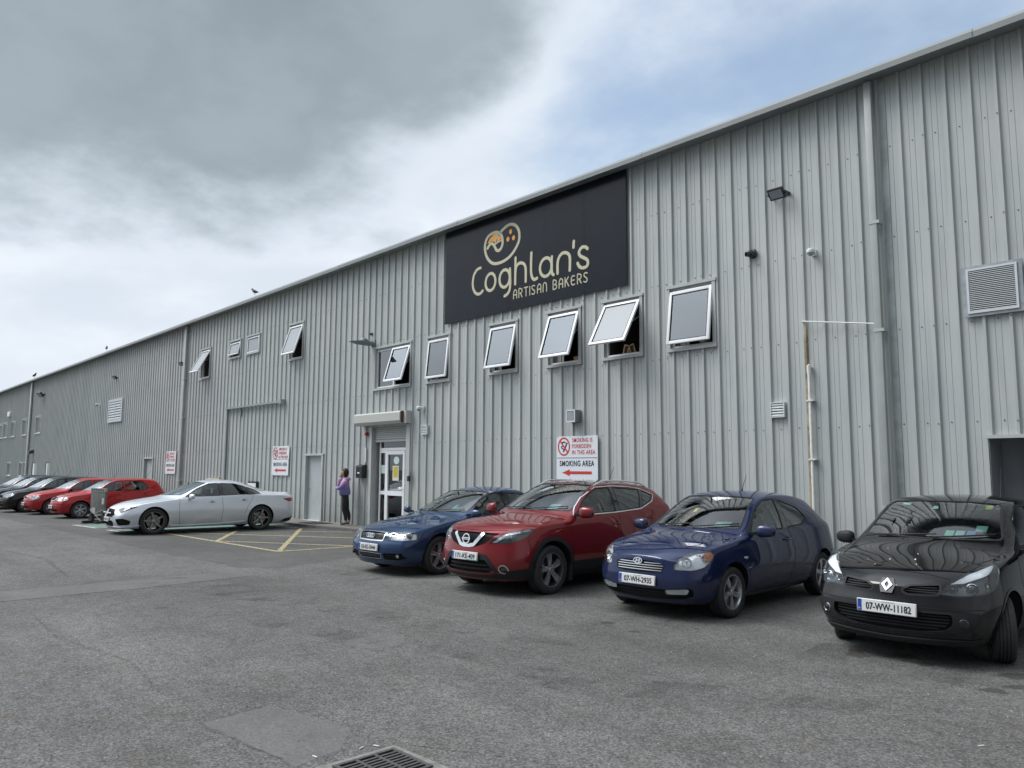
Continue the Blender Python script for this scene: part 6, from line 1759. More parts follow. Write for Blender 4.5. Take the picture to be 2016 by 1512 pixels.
def std_tab(L, top, belt, hood_w=.80, roof_w=.67, cowl=1.0, wtop=1.85, under=.19, nose_plan=.74, tail_plan=.80, **kw):
    t = dict(
        plan=[(0, nose_plan), (.06, nose_plan + .06), (.15, .87), (.30, .935), (.55, .975), (.95, .995), (1.6, 1.0), (L - 1.2, 1.0), (L - .6, .98), (L - .28, .945), (L - .10, .88), (L, tail_plan)],
        under=[(0, under), (.5, under), (L - .6, under + .01), (L, under + .08)],
        top=top, belt=belt,
        crown=[(0, .030), (.3, .05), (cowl, .065), (wtop, .055), (L - 1.2, .06), (L - .3, .05), (L, .04)],
        wsill=[(0, .90), (.5, .92), (L, .92)], wmid=[(0, 1.0), (L, 1.0)], wbelt=[(0, .93), (.6, .93), (1.3, .94), (L - .5, .93), (L, .92)],
        wedge=[(0, .80), (.4, hood_w + .02), (cowl, hood_w), (cowl + (wtop - cowl) * .5, (hood_w + roof_w) / 2 - .005), (wtop, roof_w + .01), (wtop + .5, roof_w + .01), (L - .9, roof_w - .01), (L - .3, roof_w), (L, roof_w + .06)],
        zmid=[(0, .46), (.7, .58), (L - .8, .60), (L, .55)], sh=[(0, .02), (cowl, .03), (L, .03)], bulge=[(0, .5), (L, .5)],
        bow=[(0, 0), (cowl - .45, 0), (cowl, .17), (wtop, .10), (wtop + .5, 0), (L - .8, -.02), (L - .3, -.08), (L, -.02)])
    t.update(kw); return t

CARS = {}
# ---------------------------------------------------------------- dark blue three-door hatchback
def hatch3():
    L, W = 4.045, 1.695
    top = [(0, .735), (.05, .765), (.14, .805), (.32, .865), (.60, .925), (.98, .985), (1.12, 1.055), (1.35, 1.185), (1.60, 1.315), (1.80, 1.395), (2.05, 1.45), (2.4, 1.472), (2.8, 1.462), (3.15, 1.42), (3.42, 1.355), (3.65, 1.22), (3.85, 1.08), (3.97, 1.0), (L, .95)]
    belt = [(0, .68), (.3, .78), (.8, .88), (1.2, .915), (2.0, .945), (2.8, .985), (3.4, 1.02), (3.8, .98), (L, .88)]
    P = dict(name='hatchback_car', L=L, W=W, foh=.82, wb=2.50, wheel_r=.302, rim_r=.205, tyre_w=.195,
        tab=std_tab(L, top, belt, .80, .69, 1.0, 1.80), nose=[(.15, .11), (.26, .04), (.36, 0), (.50, .0), (.58, .02), (.68, .035), (.76, .09)], tail=[(.2, .08), (.35, .01), (.5, 0), (.62, .01), (.75, .06), (.95, .12)],
        pull=(.12, .12), fade=.7,
        windows=[dict(o=[(1.38, .972), (2.21, .992), (2.24, 1.37), (1.99, 1.362, .06), (1.70, 1.225, .05)]), dict(o=[(2.34, .998), (2.78, 1.02, .05), (2.97, 1.10, .07), (2.80, 1.245, .08), (2.36, 1.36)])],
        screen=[(-.64, 1.015), (.64, 1.015), (.51, 1.385), (.25, 1.405), (-.25, 1.405), (-.51, 1.385)], rear_screen=[(-.52, 1.02), (.52, 1.02), (.46, 1.33), (-.46, 1.33)],
        cabin=(1.08, 3.75), cowl_z=1.03, screen_top=1.40, dash_x=1.35, seat_x=2.02, mirror=dict(x=1.40, y=.95, z=1.0, s=(.14, .25, .15)),
        handles=[(2.24, .853)], wheel='five_twist', rim_m=[M_alloy, M_ink], plate=dict(y=.0, z=.455, text='07-WH-2935', small='AN IARMHI'))
    return P
CARS['accent'] = hatch3
# ---------------------------------------------------------------- red crossover
def crossover():
    L, W = 4.377, 1.806
    top = [(0, .86), (.05, .885), (.14, .93), (.32, .985), (.60, 1.035), (.95, 1.075), (1.18, 1.105), (1.34, 1.19), (1.60, 1.335), (1.85, 1.455), (2.05, 1.53), (2.35, 1.575), (2.8, 1.583), (3.3, 1.560), (3.7, 1.51), (3.95, 1.44), (4.12, 1.30), (4.25, 1.14), (L, 1.02)]
    belt = [(0, .80), (.3, .88), (.8, .965), (1.3, 1.0), (2.0, 1.035), (2.8, 1.07), (3.4, 1.12), (3.9, 1.16), (L, .98)]
    return dict(name='crossover_car', L=L, W=W, foh=.88, wb=2.646, wheel_r=.342, rim_r=.235, tyre_w=.215, arch=.05,
        tab=std_tab(L, top, belt, .80, .67, 1.18, 2.02, under=.21, nose_plan=.74), nose=[(.18, .10), (.30, .03), (.42, 0), (.55, .0), (.68, .03), (.82, .05), (.90, .10)], tail=[(.2, .08), (.35, .0), (.6, 0), (.75, .03), (.9, .05), (1.05, .10)],
        pull=(.15, .14), fade=.8,
        windows=[dict(o=[(1.52, 1.082), (2.44, 1.108), (2.48, 1.475), (2.17, 1.462, .05), (1.82, 1.30, .06)]), dict(o=[(2.54, 1.112), (3.10, 1.145), (3.28, 1.43), (2.58, 1.475)], dark=True), dict(o=[(3.17, 1.155), (3.47, 1.25, .06), (3.60, 1.335, .04), (3.35, 1.42, .04)], dark=True)],
        screen=[(-.68, 1.14), (.68, 1.14), (.55, 1.505), (.25, 1.525), (-.25, 1.525), (-.55, 1.505)], rear_screen=[(-.55, 1.14), (.55, 1.14), (.48, 1.42), (-.48, 1.42)],
        cabin=(1.34, 4.05), cowl_z=1.155, screen_top=1.52, dash_x=1.55, seat_x=2.22, seat_tall=1.10, shell=.05, mirror=dict(x=1.50, y=1.0, z=1.125, s=(.14, .24, .165)),
        handles=[(2.42, .93), (3.36, .98)], wheel='five_wide', rim_m=[M_alloy, M_gunm], arch_trim=.06, plate=dict(y=.0, z=.54, text='171-KE-409', small='CILL DARA', green=1))
# ---------------------------------------------------------------- mid-blue saloon
def saloon():
    L, W = 4.547, 1.766
    top = [(0, .685), (.05, .71), (.14, .745), (.32, .80), (.65, .865), (1.0, .925), (1.25, .97), (1.40, 1.04), (1.65, 1.165), (1.88, 1.275), (2.05, 1.345), (2.3, 1.40), (2.7, 1.425), (3.05, 1.405), (3.3, 1.34), (3.55, 1.22), (3.8, 1.09), (3.95, 1.035), (4.2, 1.025), (4.42, 1.01), (L, .965)]
    belt = [(0, .63), (.3, .73), (.8, .835), (1.3, .885), (2.0, .91), (2.8, .935), (3.6, .955), (4.1, .945), (L, .87)]
    return dict(name='saloon_car', L=L, W=W, foh=.86, wb=2.65, wheel_r=.317, rim_r=.215, tyre_w=.205,
        tab=std_tab(L, top, belt, .80, .65, 1.25, 2.02, under=.18, nose_plan=.78, bow=[(0, 0), (.8, 0), (1.25, .17), (2.02, .10), (2.5, 0), (3.1, -.04), (3.85, -.14), (4.1, -.02), (L, 0)]), nose=[(.15, .10), (.26, .04), (.36, 0), (.50, .0), (.56, .03), (.66, .05), (.73, .09)], tail=[(.2, .08), (.35, .01), (.5, 0), (.62, .01), (.75, .03), (.98, .05)],
        pull=(.13, .12), fade=.65,
        windows=[dict(o=[(1.60, .955), (2.47, .975), (2.45, 1.325), (2.24, 1.315, .06), (1.94, 1.195, .06)]), dict(o=[(2.56, .98), (3.28, .995), (3.42, 1.08, .05), (3.18, 1.27, .06), (2.62, 1.325)])],
        screen=[(-.66, 1.0), (.66, 1.0), (.54, 1.335), (.25, 1.355), (-.25, 1.355), (-.54, 1.335)], rear_screen=[(-.56, 1.06), (.56, 1.06), (.50, 1.31), (-.50, 1.31)],
        cabin=(1.42, 3.75), cowl_z=1.01, screen_top=1.35, dash_x=1.62, seat_x=2.25, seat_tall=.96, mirror=dict(x=1.54, y=.97, z=.99, s=(.12, .20, .13)),
        handles=[(2.38, .83), (3.32, .85)], wheel='five_plain', rim_m=[M_alloy, M_ink], plate=dict(y=.0, z=.46, text='03-KE-10444', small='CILL DARA', tilt=2))
# ---------------------------------------------------------------- black rounded hatchback
def hatch_round():
    L, W = 3.986, 1.707
    top = [(0, .70), (.05, .745), (.14, .80), (.30, .865), (.55, .94), (.80, .995), (.97, 1.035), (1.12, 1.11), (1.35, 1.245), (1.58, 1.365), (1.76, 1.435), (2.0, 1.478), (2.4, 1.493), (2.8, 1.485), (3.15, 1.45), (3.42, 1.39), (3.62, 1.27), (3.80, 1.10), (3.92, .98), (L, .93)]
    belt = [(0, .64), (.3, .79), (.7, .90), (1.1, .945), (2.0, .975), (2.8, 1.01), (3.4, 1.03), (3.75, .98), (L, .86)]
    return dict(name='hatchback_car', L=L, W=W, foh=.80, wb=2.575, wheel_r=.302, rim_r=.205, tyre_w=.20,
        tab=std_tab(L, top, belt, .80, .70, .97, 1.74, nose_plan=.78), nose=[(.15, .10), (.26, .03), (.36, 0), (.50, .0), (.58, .03), (.68, .05), (.76, .10)], tail=[(.2, .08), (.35, .01), (.5, 0), (.62, .01), (.75, .05), (.95, .10)],
        pull=(.15, .12), fade=.75,
        windows=[dict(o=[(1.48, 1.01), (2.38, 1.03), (2.34, 1.39), (2.02, 1.395, .06), (1.72, 1.27, .06)]), dict(o=[(2.50, 1.04), (3.05, 1.07), (3.22, 1.22, .06), (3.0, 1.345, .06), (2.46, 1.39)])],
        screen=[(-.66, 1.075), (.66, 1.075), (.545, 1.41), (.25, 1.432), (-.25, 1.432), (-.545, 1.41)], rear_screen=[(-.55, 1.06), (.55, 1.06), (.48, 1.35), (-.48, 1.35)],
        cabin=(1.12, 3.70), cowl_z=1.085, screen_top=1.425, dash_x=1.35, seat_x=2.0, seat_tall=1.02, mirror=dict(x=1.50, y=.96, z=1.0, s=(.12, .21, .14), m=M_trimblk),
        handles=[(2.40, .86)], wheel='five_plain', rim_m=[M_alloy, M_ink], steer=20, plate=dict(y=.0, z=.50, text='07-WW-11182', small='CILL MHANTAIN', tilt=3))
# ---------------------------------------------------------------- silver four-door coupe
def coupe4():
    L, W = 4.988, 1.890
    top = [(0, .66), (.05, .70), (.14, .745), (.35, .82), (.70, .89), (1.0, .94), (1.26, .985), (1.42, 1.05), (1.68, 1.165), (1.93, 1.275), (2.14, 1.345), (2.42, 1.405), (2.75, 1.425), (3.1, 1.41), (3.45, 1.345), (3.78, 1.24), (4.08, 1.13), (4.35, 1.07), (4.65, 1.05), (4.9, 1.045), (L, 1.01)]
    belt = [(0, .60), (.3, .72), (.8, .83), (1.4, .90), (2.0, .925), (2.8, .945), (3.6, .975), (4.3, .985), (L, .90)]
    return dict(name='coupe_car', L=L, W=W, foh=.95, wb=2.85, wheel_r=.345, rim_r=.245, tyre_w=.235, arch=.035, arch_up=.01,
        tab=std_tab(L, top, belt, .80, .63, 1.26, 2.12, under=.16, nose_plan=.76, bow=[(0, 0), (.85, 0), (1.26, .18), (2.12, .10), (2.6, 0), (3.2, -.04), (4.0, -.14), (4.4, -.02), (L, 0)]), nose=[(.15, .07), (.26, .02), (.36, 0), (.50, .0), (.58, .03), (.66, .07), (.73, .13)], tail=[(.2, .08), (.35, .01), (.5, 0), (.62, .01), (.8, .02), (1.0, .04)],
        pull=(.14, .16), fade=.8,
        windows=[dict(o=[(1.72, .965), (2.66, .985), (2.62, 1.325), (2.38, 1.315, .06), (2.05, 1.18, .06)]), dict(o=[(2.74, .988), (3.36, 1.01), (3.40, 1.225), (3.10, 1.305, .06), (2.70, 1.325)]), dict(o=[(3.42, 1.015), (3.80, 1.03), (3.68, 1.13, .04), (3.45, 1.21)])],
        screen=[(-.72, 1.01), (.72, 1.01), (.56, 1.335), (.25, 1.355), (-.25, 1.355), (-.56, 1.335)], rear_screen=[(-.58, 1.10), (.58, 1.10), (.50, 1.30), (-.50, 1.30)],
        cabin=(1.42, 3.95), cowl_z=1.02, screen_top=1.35, dash_x=1.68, seat_x=2.28, seat_tall=.93, mirror=dict(x=1.86, y=1.02, z=.98, s=(.13, .22, .14)),
        handles=[(2.42, .83), (3.30, .865)], wheel='five_double', rim_m=[mat('alloy_titanium', (.30, .28, .27), .35, .7), M_ink], plate=dict(y=.0, z=.40, text='191-KE-1275', small='CILL DARA', tilt=3))
# ---------------------------------------------------------------- small upright hatchback and generic neighbours
def hatch5(L=3.96, W=1.646, H=1.451, foh=.79, wb=2.462, rake=0.0, sedan=False):
    k = H / 1.451; e = L - 3.96
    top = [(0, .70), (.05, .73), (.14, .775), (.30, .835), (.60, .90), (.92, .955), (1.10, 1.03), (1.32, 1.16), (1.55, 1.29), (1.75, 1.37), (2.0, 1.425), (2.4, 1.451), (2.9, 1.445), (3.3 + e, 1.415), (3.52 + e, 1.36), (3.68 + e, 1.23), (3.82 + e, 1.06), (3.90 + e, .97), (L, .93)]
    top = [(a, b * (k if b > 1.0 else 1)) for a, b in top]
    belt = [(0, .63), (.3, .76), (.8, .86), (1.2, .90), (2.0, .925), (2.8, .955), (3.4, .965), (L, .86)]
    return dict(name='hatchback_car', L=L, W=W, foh=foh, wb=wb, wheel_r=.298, rim_r=.20, tyre_w=.18,
        tab=std_tab(L, top, belt, .80, .70, .92, 1.72, nose_plan=.78), nose=[(.15, .09), (.26, .03), (.36, 0), (.50, .0), (.58, .03), (.68, .05), (.76, .09)], tail=[(.2, .08), (.35, .0), (.5, 0), (.62, .01), (.75, .03), (.95, .06)],
        pull=(.16, .12), fade=.6,
        windows=[dict(o=[(1.40, .97), (2.22, .985), (2.20, 1.345 * k), (1.96, 1.345 * k, .06), (1.68, 1.215 * k, .06)]), dict(o=[(2.31, .99), (2.98, 1.0), (3.12, 1.10, .08), (2.92, 1.32 * k, .08), (2.29, 1.35 * k)])],
        screen=[(-.62, 1.0), (.62, 1.0), (.52, 1.355 * k), (.25, 1.375 * k), (-.25, 1.375 * k), (-.52, 1.355 * k)], rear_screen=[(-.52, 1.02), (.52, 1.02), (.47, 1.30 * k), (-.47, 1.30 * k)],
        cabin=(1.10, L - .30), cowl_z=1.015, screen_top=1.37 * k, dash_x=1.3, seat_x=1.95, seat_tall=.98 * k, mirror=dict(x=1.44, y=.90, z=.965, s=(.11, .19, .13), m=M_trimblk),
        handles=[(2.06, .84), (2.98, .86)], wheel='six_slim', rim_m=[M_alloy, M_ink], plate=dict(y=.0, z=.42, text='04-D-41827', tilt=3))
# ================================================================ details of each car
def U3(L, a, pts):
    c, s_ = math.cos(R(a)), math.sin(R(a))
    return [(-(p[0] - L / 2) * s_ + p[1] * c, p[2]) + tuple(p[3:]) for p in pts]
def sym(half):
    """mirror an outline given for y<=0 (bottom to top) into a closed symmetric one"""
    return half + [(-p[0],) + tuple(p[1:]) for p in reversed(half) if abs(p[0]) > 1e-6]
M_gblack = mat('gloss_black', (.008, .008, .009), .06, 0, 1.0)

def emblem(b, root, z, parts, name='emblem', off=.010, u=0.0):
    h = b.hit(u, z, 'F')
    if not h: return
    tilt = math.asin(max(-1, min(1, h[1].z)))
    M4 = Matrix.Translation(h[0] + Vector((-off, 0, 0))) @ Matrix.Rotation(tilt, 4, 'Y') @ Matrix.Rotation(R(-90), 4, 'Z')
    base = None
    for nm, m_, mm in parts:
        m_.v = [tuple(M4 @ Vector(v)) for v in m_.v]
        o = m_.obj(nm, mm, base or root, sharp=30)
        if base is None: base = o
def ringm(r, w, ry=None, cx=0, cz=0, d=.006, y=0.0):
    m_ = MB(); stroke(m_, circle(cx, cz, r, 28, ry), w, d, y, True); return m_
def discm(r, ry=None, y=0.0, d=.004):
    m_ = MB(); m_.prism(circle(0, 0, r, 28, ry), y - d, y, 'y'); return m_
def badge_rings(b, root):
    m_ = MB()
    for k in range(4): stroke(m_, circle(-.0705 + k * .047, 0, .034, 26), .011, .008 + .0008 * k, .006, True)
    emblem(b, root, .648, [('emblem', m_, M_chrome)], off=.014)
def badge_bar(b, root):
    m_ = ringm(.066, .016, d=.010); m_.box(-.082, -.014, -.016, .082, 0, .016)
    t = text_mesh('w', 'NISSAN', .014, .11, .01)
    emblem(b, root, .775, [('emblem', m_, M_chrome)], off=.020)
    h = b.hit(0, .775, 'F'); tilt = math.asin(h[1].z)
    link('emblem_text', t, M_ink, root, (h[0].x - .036, 0, .775), (R(90) - 0, 0, R(-90)))
def badge_oval(z=.683, s=1.0):
    def f(b, root):
        d = discm(.062 * s, .034 * s); m_ = ringm(.060 * s, .010 * s, .032 * s, d=.010)
        stroke(m_, [(-.030 * s, -.022 * s), (-.016 * s, .022 * s)], .013 * s, .009, 0, cap=False); stroke(m_, [(.016 * s, -.022 * s), (.030 * s, .022 * s)], .013 * s, .0085, 0, cap=False); stroke(m_, [(-.024 * s, -.004 * s), (.0, .002 * s), (.024 * s, .004 * s)], .010 * s, .0095, 0, cap=False)
        emblem(b, root, z, [('emblem', d, mat('badge_grey', (.10, .11, .13), .3, .6)), ('emblem_letter', m_, M_chrome)], off=.014)
    return f
def badge_diamond(z=.70, s=1.0):
    def f(b, root):
        hx = MB(); hx.prism([(-.062 * s, 0), (-.045 * s, .062 * s), (.045 * s, .062 * s), (.062 * s, 0), (.045 * s, -.068 * s), (-.045 * s, -.068 * s)], -.006, .03, 'y')
        m_ = MB(); stroke(m_, [(-.032 * s, 0), (0, .045 * s), (.032 * s, 0), (0, -.045 * s)], .024 * s, .014, -.004, True)
        emblem(b, root, z, [('emblem_plinth', hx, M_gblack), ('emblem', m_, M_chrome)], off=.006)
    return f
def badge_star(b, root):
    d = discm(.098, y=.004); m_ = ringm(.092, .014, d=.012)
    for k in range(3):
        a = math.pi / 2 + 2 * math.pi * k / 3; m_.add([(.088 * math.cos(a), -.006, .088 * math.sin(a)), (.016 * math.cos(a + 1.05), -.006, .016 * math.sin(a + 1.05)), (0, -.014, 0), (.016 * math.cos(a - 1.05), -.006, .016 * math.sin(a - 1.05))], [(0, 1, 2), (0, 2, 3)])
    emblem(b, root, .57, [('emblem_disc', d, M_gblack), ('emblem', m_, M_chrome)], off=.016)
    m2 = MB(); m2.box(.10, -.012, -.014, .44, 0, .014); m2.box(-.44, -.012, -.014, -.10, 0, .014); emblem(b, root, .57, [('grille_bar', m2, M_chrome)], off=.012)

PAPER_W = mat('chalky_white', (.7, .7, .66), .8)
PAPER = mat('disc_paper', (.45, .66, .68), .6); PAPER2 = mat('disc_green', (.30, .62, .50), .6); PAPER3 = mat('disc_blue', (.20, .42, .70), .6); PAPERY = mat('disc_yellow', (.62, .66, .08), .6)

def detail_accent(P):
    L = P['L']; a = 38
    hl = U3(L, a, [(.09, -.44, .59, .04), (.12, -.42, .655, .05), (.20, -.49, .735, .06), (.32, -.60, .795, .05), (.44, -.72, .812, .04), (.47, -.765, .765, .05), (.42, -.765, .685, .05), (.31, -.72, .620, .05), (.20, -.63, .590, .03)])
    gr = sym([(0, .535), (-.20, .538), (-.325, .552), (-.345, .650), (-.20, .680), (0, .688)])
    lo = sym([(0, .232), (-.35, .243), (-.55, .262), (-.645, .30), (-.66, .375), (-.63, .395), (-.35, .365), (0, .360)])
    P['recess'] = [dict(o=hl, view=a, depth=.05), dict(o=gr, view='F', depth=.045, mirror=False), dict(o=lo, view='F', depth=.06, mirror=False)]
    P['lamps'] = [dict(name='headlight', o=hl, view=a, deep=.048, bulbs=[], extra=[
            dict(name='indicator', o=U3(L, a, [(.37, -.665, .775), (.43, -.74, .80), (.46, -.765, .76), (.42, -.765, .70), (.36, -.70, .70)]), m=M_amber, off=-.010, r=.03)]),
        dict(name='fog_lamp', o=[(-.375, .312), (-.360, .355), (-.60, .378), (-.615, .365), (-.585, .320)], view='F', deep=.02, r=.012)]
    # reflector bowls placed by azimuth
    P['lamps'][0]['bulbs'] = [U3(L, a, [(.20, -.56, .675)])[0] + (.060, 'r'), U3(L, a, [(.36, -.70, .715)])[0] + (.045, 'r')]
    P['grilles'] = [dict(name='grille', o=gr, view='F', deep=.043, m=M_trimblk, mesh=.022, bars=[(z, z, -w, w, M_chrome) for z, w in ((.572, .315), (.600, .322), (.628, .330), (.655, .325))], barw=.009, baroff=-.004, frame=P['paint'], framew=.010),
        dict(name='lower_intake', o=lo, view='F', deep=.058, m=M_under, bars=[(.315, 0, -.34, .34, M_trimblk)], barw=.012, baroff=-.03)]
    P['badge'] = badge_oval(.672)
    P['seams'] = [dict(o=[(-.36, .700), (-.20, .718), (0, .724), (.20, .718), (.36, .700)], view='F', mirror=False, w=.006),
        dict(o=[(.30, -.44), (.50, -.55), (.80, -.605), (1.06, -.645)], view='T'),
        dict(o=[(1.20, .93), (1.17, .80), (1.19, .50), (1.26, .30)], view='L'), dict(o=[(1.26, .285), (2.24, .285), (2.36, .45), (2.42, .70), (2.33, .985)], view='L'),
        dict(o=[(.44, .64), (.50, .615), (.58, .61)], view='L'), dict(o=[(3.2, .60), (3.75, .62)], view='L'),
        dict(o=[(1.26, .255), (2.9, .255)], view='L', w=.012)]
    P['patches'] = [dict(name='pillar_trim', o=[(2.215, .995), (2.335, .995), (2.365, 1.355), (2.25, 1.368)], view='L', m=M_gblack, off=.003, r=.005),
        dict(name='mirror_sail', o=[(1.27, .955), (1.37, .965), (1.60, 1.155), (1.52, 1.115)], view='L', m=M_trimblk, off=.003, r=.005),
        dict(name='side_repeater', o=[(1.05, .690), (1.06, .708), (1.14, .705), (1.15, .688), (1.10, .676)], view='L', m=M_bowl, off=.006, r=.008)]
    P['stickers'] = [(-.42, 1.075, .17, .055, PAPER), (.08, 1.23, .05, .045, PAPERY)]
    P['aerial'] = (2.55, 0, .26, .55)
    P['caliper'] = mat('caliper_red', (.45, .02, .02), .4)
    P['wipers'] = [((.52, -.015), (-.06, .025)), ((-.10, -.01), (-.60, .035))]
    return P

def detail_qash(P):
    L = P['L']; a = 34
    hl = U3(L, a, [(.07, -.40, .725, .03), (.10, -.44, .775, .04), (.20, -.55, .865, .04), (.36, -.69, .905, .04), (.56, -.82, .925, .01), (.50, -.83, .875, .02), (.36, -.78, .795, .05), (.22, -.66, .735, .04)])
    gr = sym([(0, .655), (-.14, .660), (-.33, .72), (-.50, .865), (-.30, .868), (0, .872)])
    lo = sym([(0, .315), (-.40, .325), (-.47, .375), (-.36, .50), (0, .50)])
    fog = [(-.62 + .058 * math.cos(t), .385 + .055 * math.sin(t)) for t in [2 * math.pi * k / 20 for k in range(20)]]
    P['recess'] = [dict(o=hl, view=a, depth=.05), dict(o=gr, view='F', depth=.05, mirror=False), dict(o=lo, view='F', depth=.07, mirror=False), dict(o=fog, view='F', depth=.05, rnd=False)]
    P['lamps'] = [dict(name='headlight', o=hl, view=a, deep=.048, m=M_hid, bulbs=[U3(L, a, [(.24, -.62, .80)])[0] + (.042, 'p'), U3(L, a, [(.38, -.74, .86)])[0] + (.040, 'r')], extra=[
            dict(name='light_strip', o=U3(L, a, [(.10, -.44, .74), (.24, -.59, .865), (.50, -.79, .915), (.50, -.80, .900), (.25, -.61, .840), (.14, -.49, .74)]), m=M_bowl, off=-.014, r=.004)]),
        dict(name='fog_lamp', o=fog, view='F', deep=.045, m=M_gblack, rnd=False, rimm=M_chrome, rimw=.014, bulbs=[(-.60, .385, .022, 'r')])]
    P['grilles'] = [dict(name='grille', o=gr, view='F', deep=.047, m=M_trimblk, mesh=.024),
        dict(name='lower_intake', o=lo, view='F', deep=.066, m=M_under, bars=[(.425, 0, -.37, .37, M_trimblk), (.365, 0, -.43, .43, M_trimblk)], barw=.022, baroff=-.02)]
    V = [(-.315, .860), (-.235, .862), (-.12, .730), (-.06, .715), (0, .713)]; Vo = [(-.235, .862)]
    P['badge'] = badge_bar
    P['seams'] = [dict(name='chrome_v', o=[(.285, .858), (.20, .765), (.135, .697), (.06, .683), (-.06, .683), (-.135, .697), (-.20, .765), (-.285, .858)], view='F', mirror=False, w=.052, off=.006, thick=.03, m=M_chrome),
        dict(o=[(-.56, .905), (-.30, .893), (0, .897), (.30, .893), (.56, .905)], view='F', mirror=False),
        dict(o=[(.50, -.70), (.80, -.735), (1.1, -.72), (1.28, -.66)], view='T'),
        dict(o=[(.42, .79), (.46, .70), (.50, .58)], view='L', w=.006),
        dict(o=[(1.31, 1.02), (1.30, .75), (1.34, .43)], view='L'), dict(o=[(2.49, 1.09), (2.51, .80), (2.46, .43)], view='L'), dict(o=[(3.42, 1.10), (3.38, .93), (3.22, .80), (3.05, .60), (3.0, .43)], view='L'),
        dict(name='chrome_strip', o=[(1.45, 1.072), (2.45, 1.093), (3.12, 1.128), (3.50, 1.235), (3.635, 1.34)], view='L', w=.018, off=.006, thick=.006, m=M_chrome),
        dict(name='chrome_strip', o=[(1.45, 1.072), (1.60, 1.19), (1.81, 1.325), (2.05, 1.432), (2.17, 1.478), (2.55, 1.495), (3.0, 1.480), (3.34, 1.44), (3.635, 1.34)], view='L', w=.018, off=.006, thick=.006, m=M_chrome)]
    P['patches'] = [dict(name='bumper_mask', o=sym([(0, .502), (-.36, .502), (-.50, .335), (-.56, .345), (-.44, .515), (-.38, .575), (0, .59)]), view='F', m=M_trimblk, mirror=False, off=.004, r=.01),
        dict(name='lower_bumper', o=sym([(0, .245), (-.62, .245), (-.70, .345), (-.58, .315), (-.47, .325), (-.42, .300), (0, .295)]), view='F', m=M_trimblk, mirror=False, off=.006, r=.01),
        dict(name='lower_bumper', o=U3(L, a, [(.14, -.66, .245), (.60, -.90, .245), (.60, -.90, .42), (.14, -.66, .36)]), view=a, m=M_trimblk, off=.007, r=.01),
        dict(name='sill_trim', o=[(1.33, .21), (3.13, .21), (3.10, .43), (1.35, .43)], view='L', m=M_trimblk, off=.010, thick=.012, r=.03),
        dict(name='lower_bumper', o=[(3.98, .22), (4.30, .24), (4.33, .50), (3.98, .50)], view='L', m=M_trimblk, off=.008, r=.03),
        dict(name='pillar_trim', o=[(2.445, 1.11), (2.535, 1.112), (2.575, 1.475), (2.485, 1.475)], view='L', m=M_gblack, off=.003, r=.005),
        dict(name='pillar_trim', o=[(3.105, 1.145), (3.165, 1.155), (3.345, 1.42), (3.285, 1.43)], view='L', m=M_gblack, off=.003, r=.005),
        dict(name='glass_roof', o=[(2.14, -.50), (3.25, -.52), (3.25, .52), (2.14, .50)], view='T', m=M_gblack, off=.004, mirror=False, r=.05, grid=.12),
        dict(name='tail_lamp', o=[(4.02, 1.06), (4.30, 1.02), (4.30, .92), (4.10, .95)], view='L', m=M_redlens, off=.005)]
    P['stickers'] = [(-.40, 1.20, .15, .07, PAPER)]
    def extra(b, root, body, add):
        for sy in (-1, 1):
            pts = []
            for k in range(13):
                x = 2.20 + 1.42 * k / 12; h = b.hit(x + b.ox, sy * (.565 + .02 * math.sin(k / 12 * 3)), 'T')
                if h: pts.append(h[0] + Vector((0, 0, .002 + .045 * min(1, k / 2, (12 - k) / 2))))
            m_ = MB(); m_.tube(pts, .014, 8); m_.obj('roof_rail', M_alu, root)
        for sy in (-1, 1):
            m_ = MB(); m_.prism([(.86 + .36 + b.ox, .16), (1.30 + b.ox, .16), (1.30 + b.ox, .40), (1.25 + b.ox, .40)], sy * .72, sy * .885, 'y'); m_.obj('mud_flap', M_trimblk, root)
    P['extra'] = extra; P['aerial'] = (3.35, 0, .30, .5)
    P['wipers'] = [((.55, -.012), (-.05, .02)), ((-.10, -.005), (-.60, .035))]
    return P

